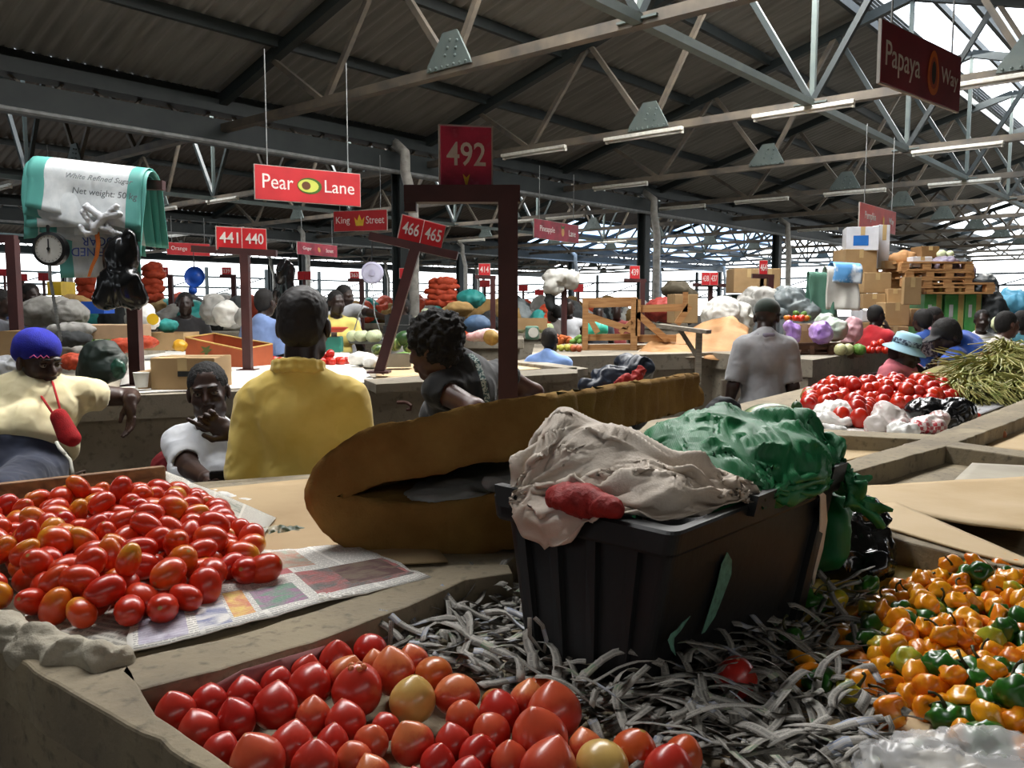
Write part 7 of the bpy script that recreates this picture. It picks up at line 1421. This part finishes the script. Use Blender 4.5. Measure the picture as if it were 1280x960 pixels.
t = NT('checked_film'); ck = t.n('TexChecker', i_Scale=70.0); ck.inputs['Color1'].default_value = (*C('#b0323c'), 1); ck.inputs['Color2'].default_value = (*C('#d8c8c4'), 1); t.l(t.tc.outputs['Object'], ck.inputs['Vector']); m_chk = t.set(Base_Color=t.mix(t.ramp(t.noise(6, 2), .45, .6), ck.outputs[0], C('#cfc6c0')), Roughness=.3)
blob('checked_bag', 'red and white checked plastic bag standing by the kerb', 'bag', [(1110, 522, 17, 18, 3.3), (1096, 532, 12, 12, 3.25), (1125, 532, 18, 10, 3.25)], m_chk, .012, 18); blob('checked_bag', 'second red and white checked bag beside the black plastic', 'bag', [(1160, 532, 20, 11, 3.25), (1172, 524, 12, 10, 3.3), (1145, 536, 12, 7, 3.22)], m_chk, .012, 18); blob('clear_bag', 'crinkled clear bag between the two checked bags', 'bag', [(1128, 538, 18, 9, 3.15)], m_whitebag, .010, 24)
blob('black_bag', 'black plastic bag behind the second checked bag', 'bag', [(1160, 513, 26, 12, 3.6), (1195, 516, 20, 18, 3.55), (1185, 528, 16, 14, 3.45)], m_blackbag, .016, 14); blob('dark_bag', 'dark blue cloth at the back of the sunlit tomatoes', 'cloth', [(1105, 491, 16, 6, 4.6)], fab('navy_cloth', '#27364a'), .012, 14)
heap('yellow-green fruit at the left of the sunlit tomatoes', 'green_vegetable', 'vegetable', 'vegetables left of the sunlit tomatoes', 1018, 497, 34, 4.4, ZB, .075, .14, 14, [M('olive_veg', '#7d7a3a', .5), v_app], 1.2)
# ---- spring onions: each bunch a fan of blades
v_bl = M('onion_leaf', '#6f7f3c', .6, '#a39a5e', 14, lo=.3, hi=.6); v_root = M('onion_root', '#8a6f45', .7)
def bunch(seed):
    rg = random.Random(seed); mb = MB()
    for k in range(80):
        a = rg.gauss(0, .38); e = rg.gauss(.08, .16); L = rg.uniform(.22, .42); d = V((cos(a) * cos(e), sin(a) * cos(e), sin(e))); p = V((rg.uniform(-.04, .04), rg.uniform(-.05, .05), rg.uniform(-.02, .05))); q = p + d * L * .5 + V((0, 0, .02)); r = p + d * L - V((0, 0, rg.uniform(0, .10)))
        mb.tube([p, q, r], [.006, .0075, .003], 4, False)
    return mb
b0 = []
for sd in (1, 2, 3):
    o = thing('spring_onion_bunch', 'x', 'spring onions'); bunch(sd).build('leaves', v_bl, o)['kind'] = 'stuff'
    mb = MB()
    for k in range(7): mb.ball((random.uniform(-.09, -.03), random.uniform(-.05, .05), random.uniform(-.02, .05)), .018, 5)
    mb.build('bulbs', v_root, o)['kind'] = 'stuff'; b0.append((o, kids(o), []))
OP = [(1190, 498, .0), (1215, 500, .0), (1240, 501, .0), (1265, 501, .0), (1290, 500, .0), (1205, 494, .05), (1225, 492, .08), (1250, 492, .10), (1275, 492, .12), (1235, 486, .16), (1255, 484, .2), (1280, 482, .24), (1265, 476, .28), (1290, 474, .32), (1285, 468, .36), (1305, 465, .4), (1245, 480, .2), (1225, 496, .04), (1300, 488, .2), (1210, 490, .07), (1268, 488, .18)]
used = set()
for i, (x, y, dz) in enumerate(OP):
    o, ch, _ = b0[i % 3]; q_ = on(x, 503 - (503 - y) * .25, ZB); m_ = TR((q_.x, q_.y + dz * .9, ZB + dz * .5 + .035), MX.Rotation(random.uniform(3.2, 5.6), 3, 'Z') @ MX.Rotation(random.uniform(-.2, .4), 3, 'Y'), .72)
    lab = 'bunch of green spring onions in the big heap at the right'
    if i % 3 not in used: used.add(i % 3); o.matrix_basis = m_; o['label'] = lab; o['group'] = 'spring onions heaped at the right'
    else: dup(o, m_, lab, 'spring onions heaped at the right', ch)
MB().ball((0, 0, 0), (.36, .32, .12), 12).build('sacking_mound', M('onion_sacking', '#6b5a3a', .9, '#7d7a44', 9), None, True).matrix_basis = TR(on(1262, 494, ZB) + V((0, .32, .05))); tag(bpy.data.objects['sacking_mound'], 'brown sacking mound under the heap of spring onions', 'sacking')
# ---- small goods filling the farthest stalls
rg = random.Random(11); FM = [(m_gsack, 'sack'), (m_wsack, 'sack'), (m_dark, 'bundle'), (m_onet, 'net sack'), (m_teal, 'bundle'), (m_tan, 'sack'), (m_gtarp, 'bundle')]
PR = []
for m_, c_ in FM: o = melt(c_.replace(' ', '_'), [ell((0, 0, .16), (.24, .2, .18)), ell((.08, 0, .3), (.12, .12, .1))], .03, m_, None, .06, lambda v: .025 * folds(v * 7, 3)); me = o.data; bpy.data.objects.remove(o); PR.append((me, c_))
for (x0, x1, Y, z) in ((-40, 420, 17.6, 1.25), (430, 860, 18.6, 1.25), (-50, 290, 12.2, 1.25), (600, 735, 12.8, 1.25)):
    x = x0
    while x < x1:
        me, c_ = rg.choice(PR); p = at(x, 400, Y); s_ = rg.uniform(.6, 1.35) * (1.15 if Y > 15 else .85); o = link(bpy.data.objects.new(c_.replace(' ', '_'), me)); o.matrix_basis = TR((p.x, Y + rg.uniform(-.2, .4), z), MX.Rotation(rg.uniform(0, 6), 3, 'Z'), s_)
        tag(o, {'sack': 'bulging sack on a far back stall', 'bundle': 'dark or teal bundle on a far back stall', 'net sack': 'orange net sack on a far back stall'}[c_], c_, c_ + 's on the far stalls'); x += rg.uniform(8, 18) * 12 / Y
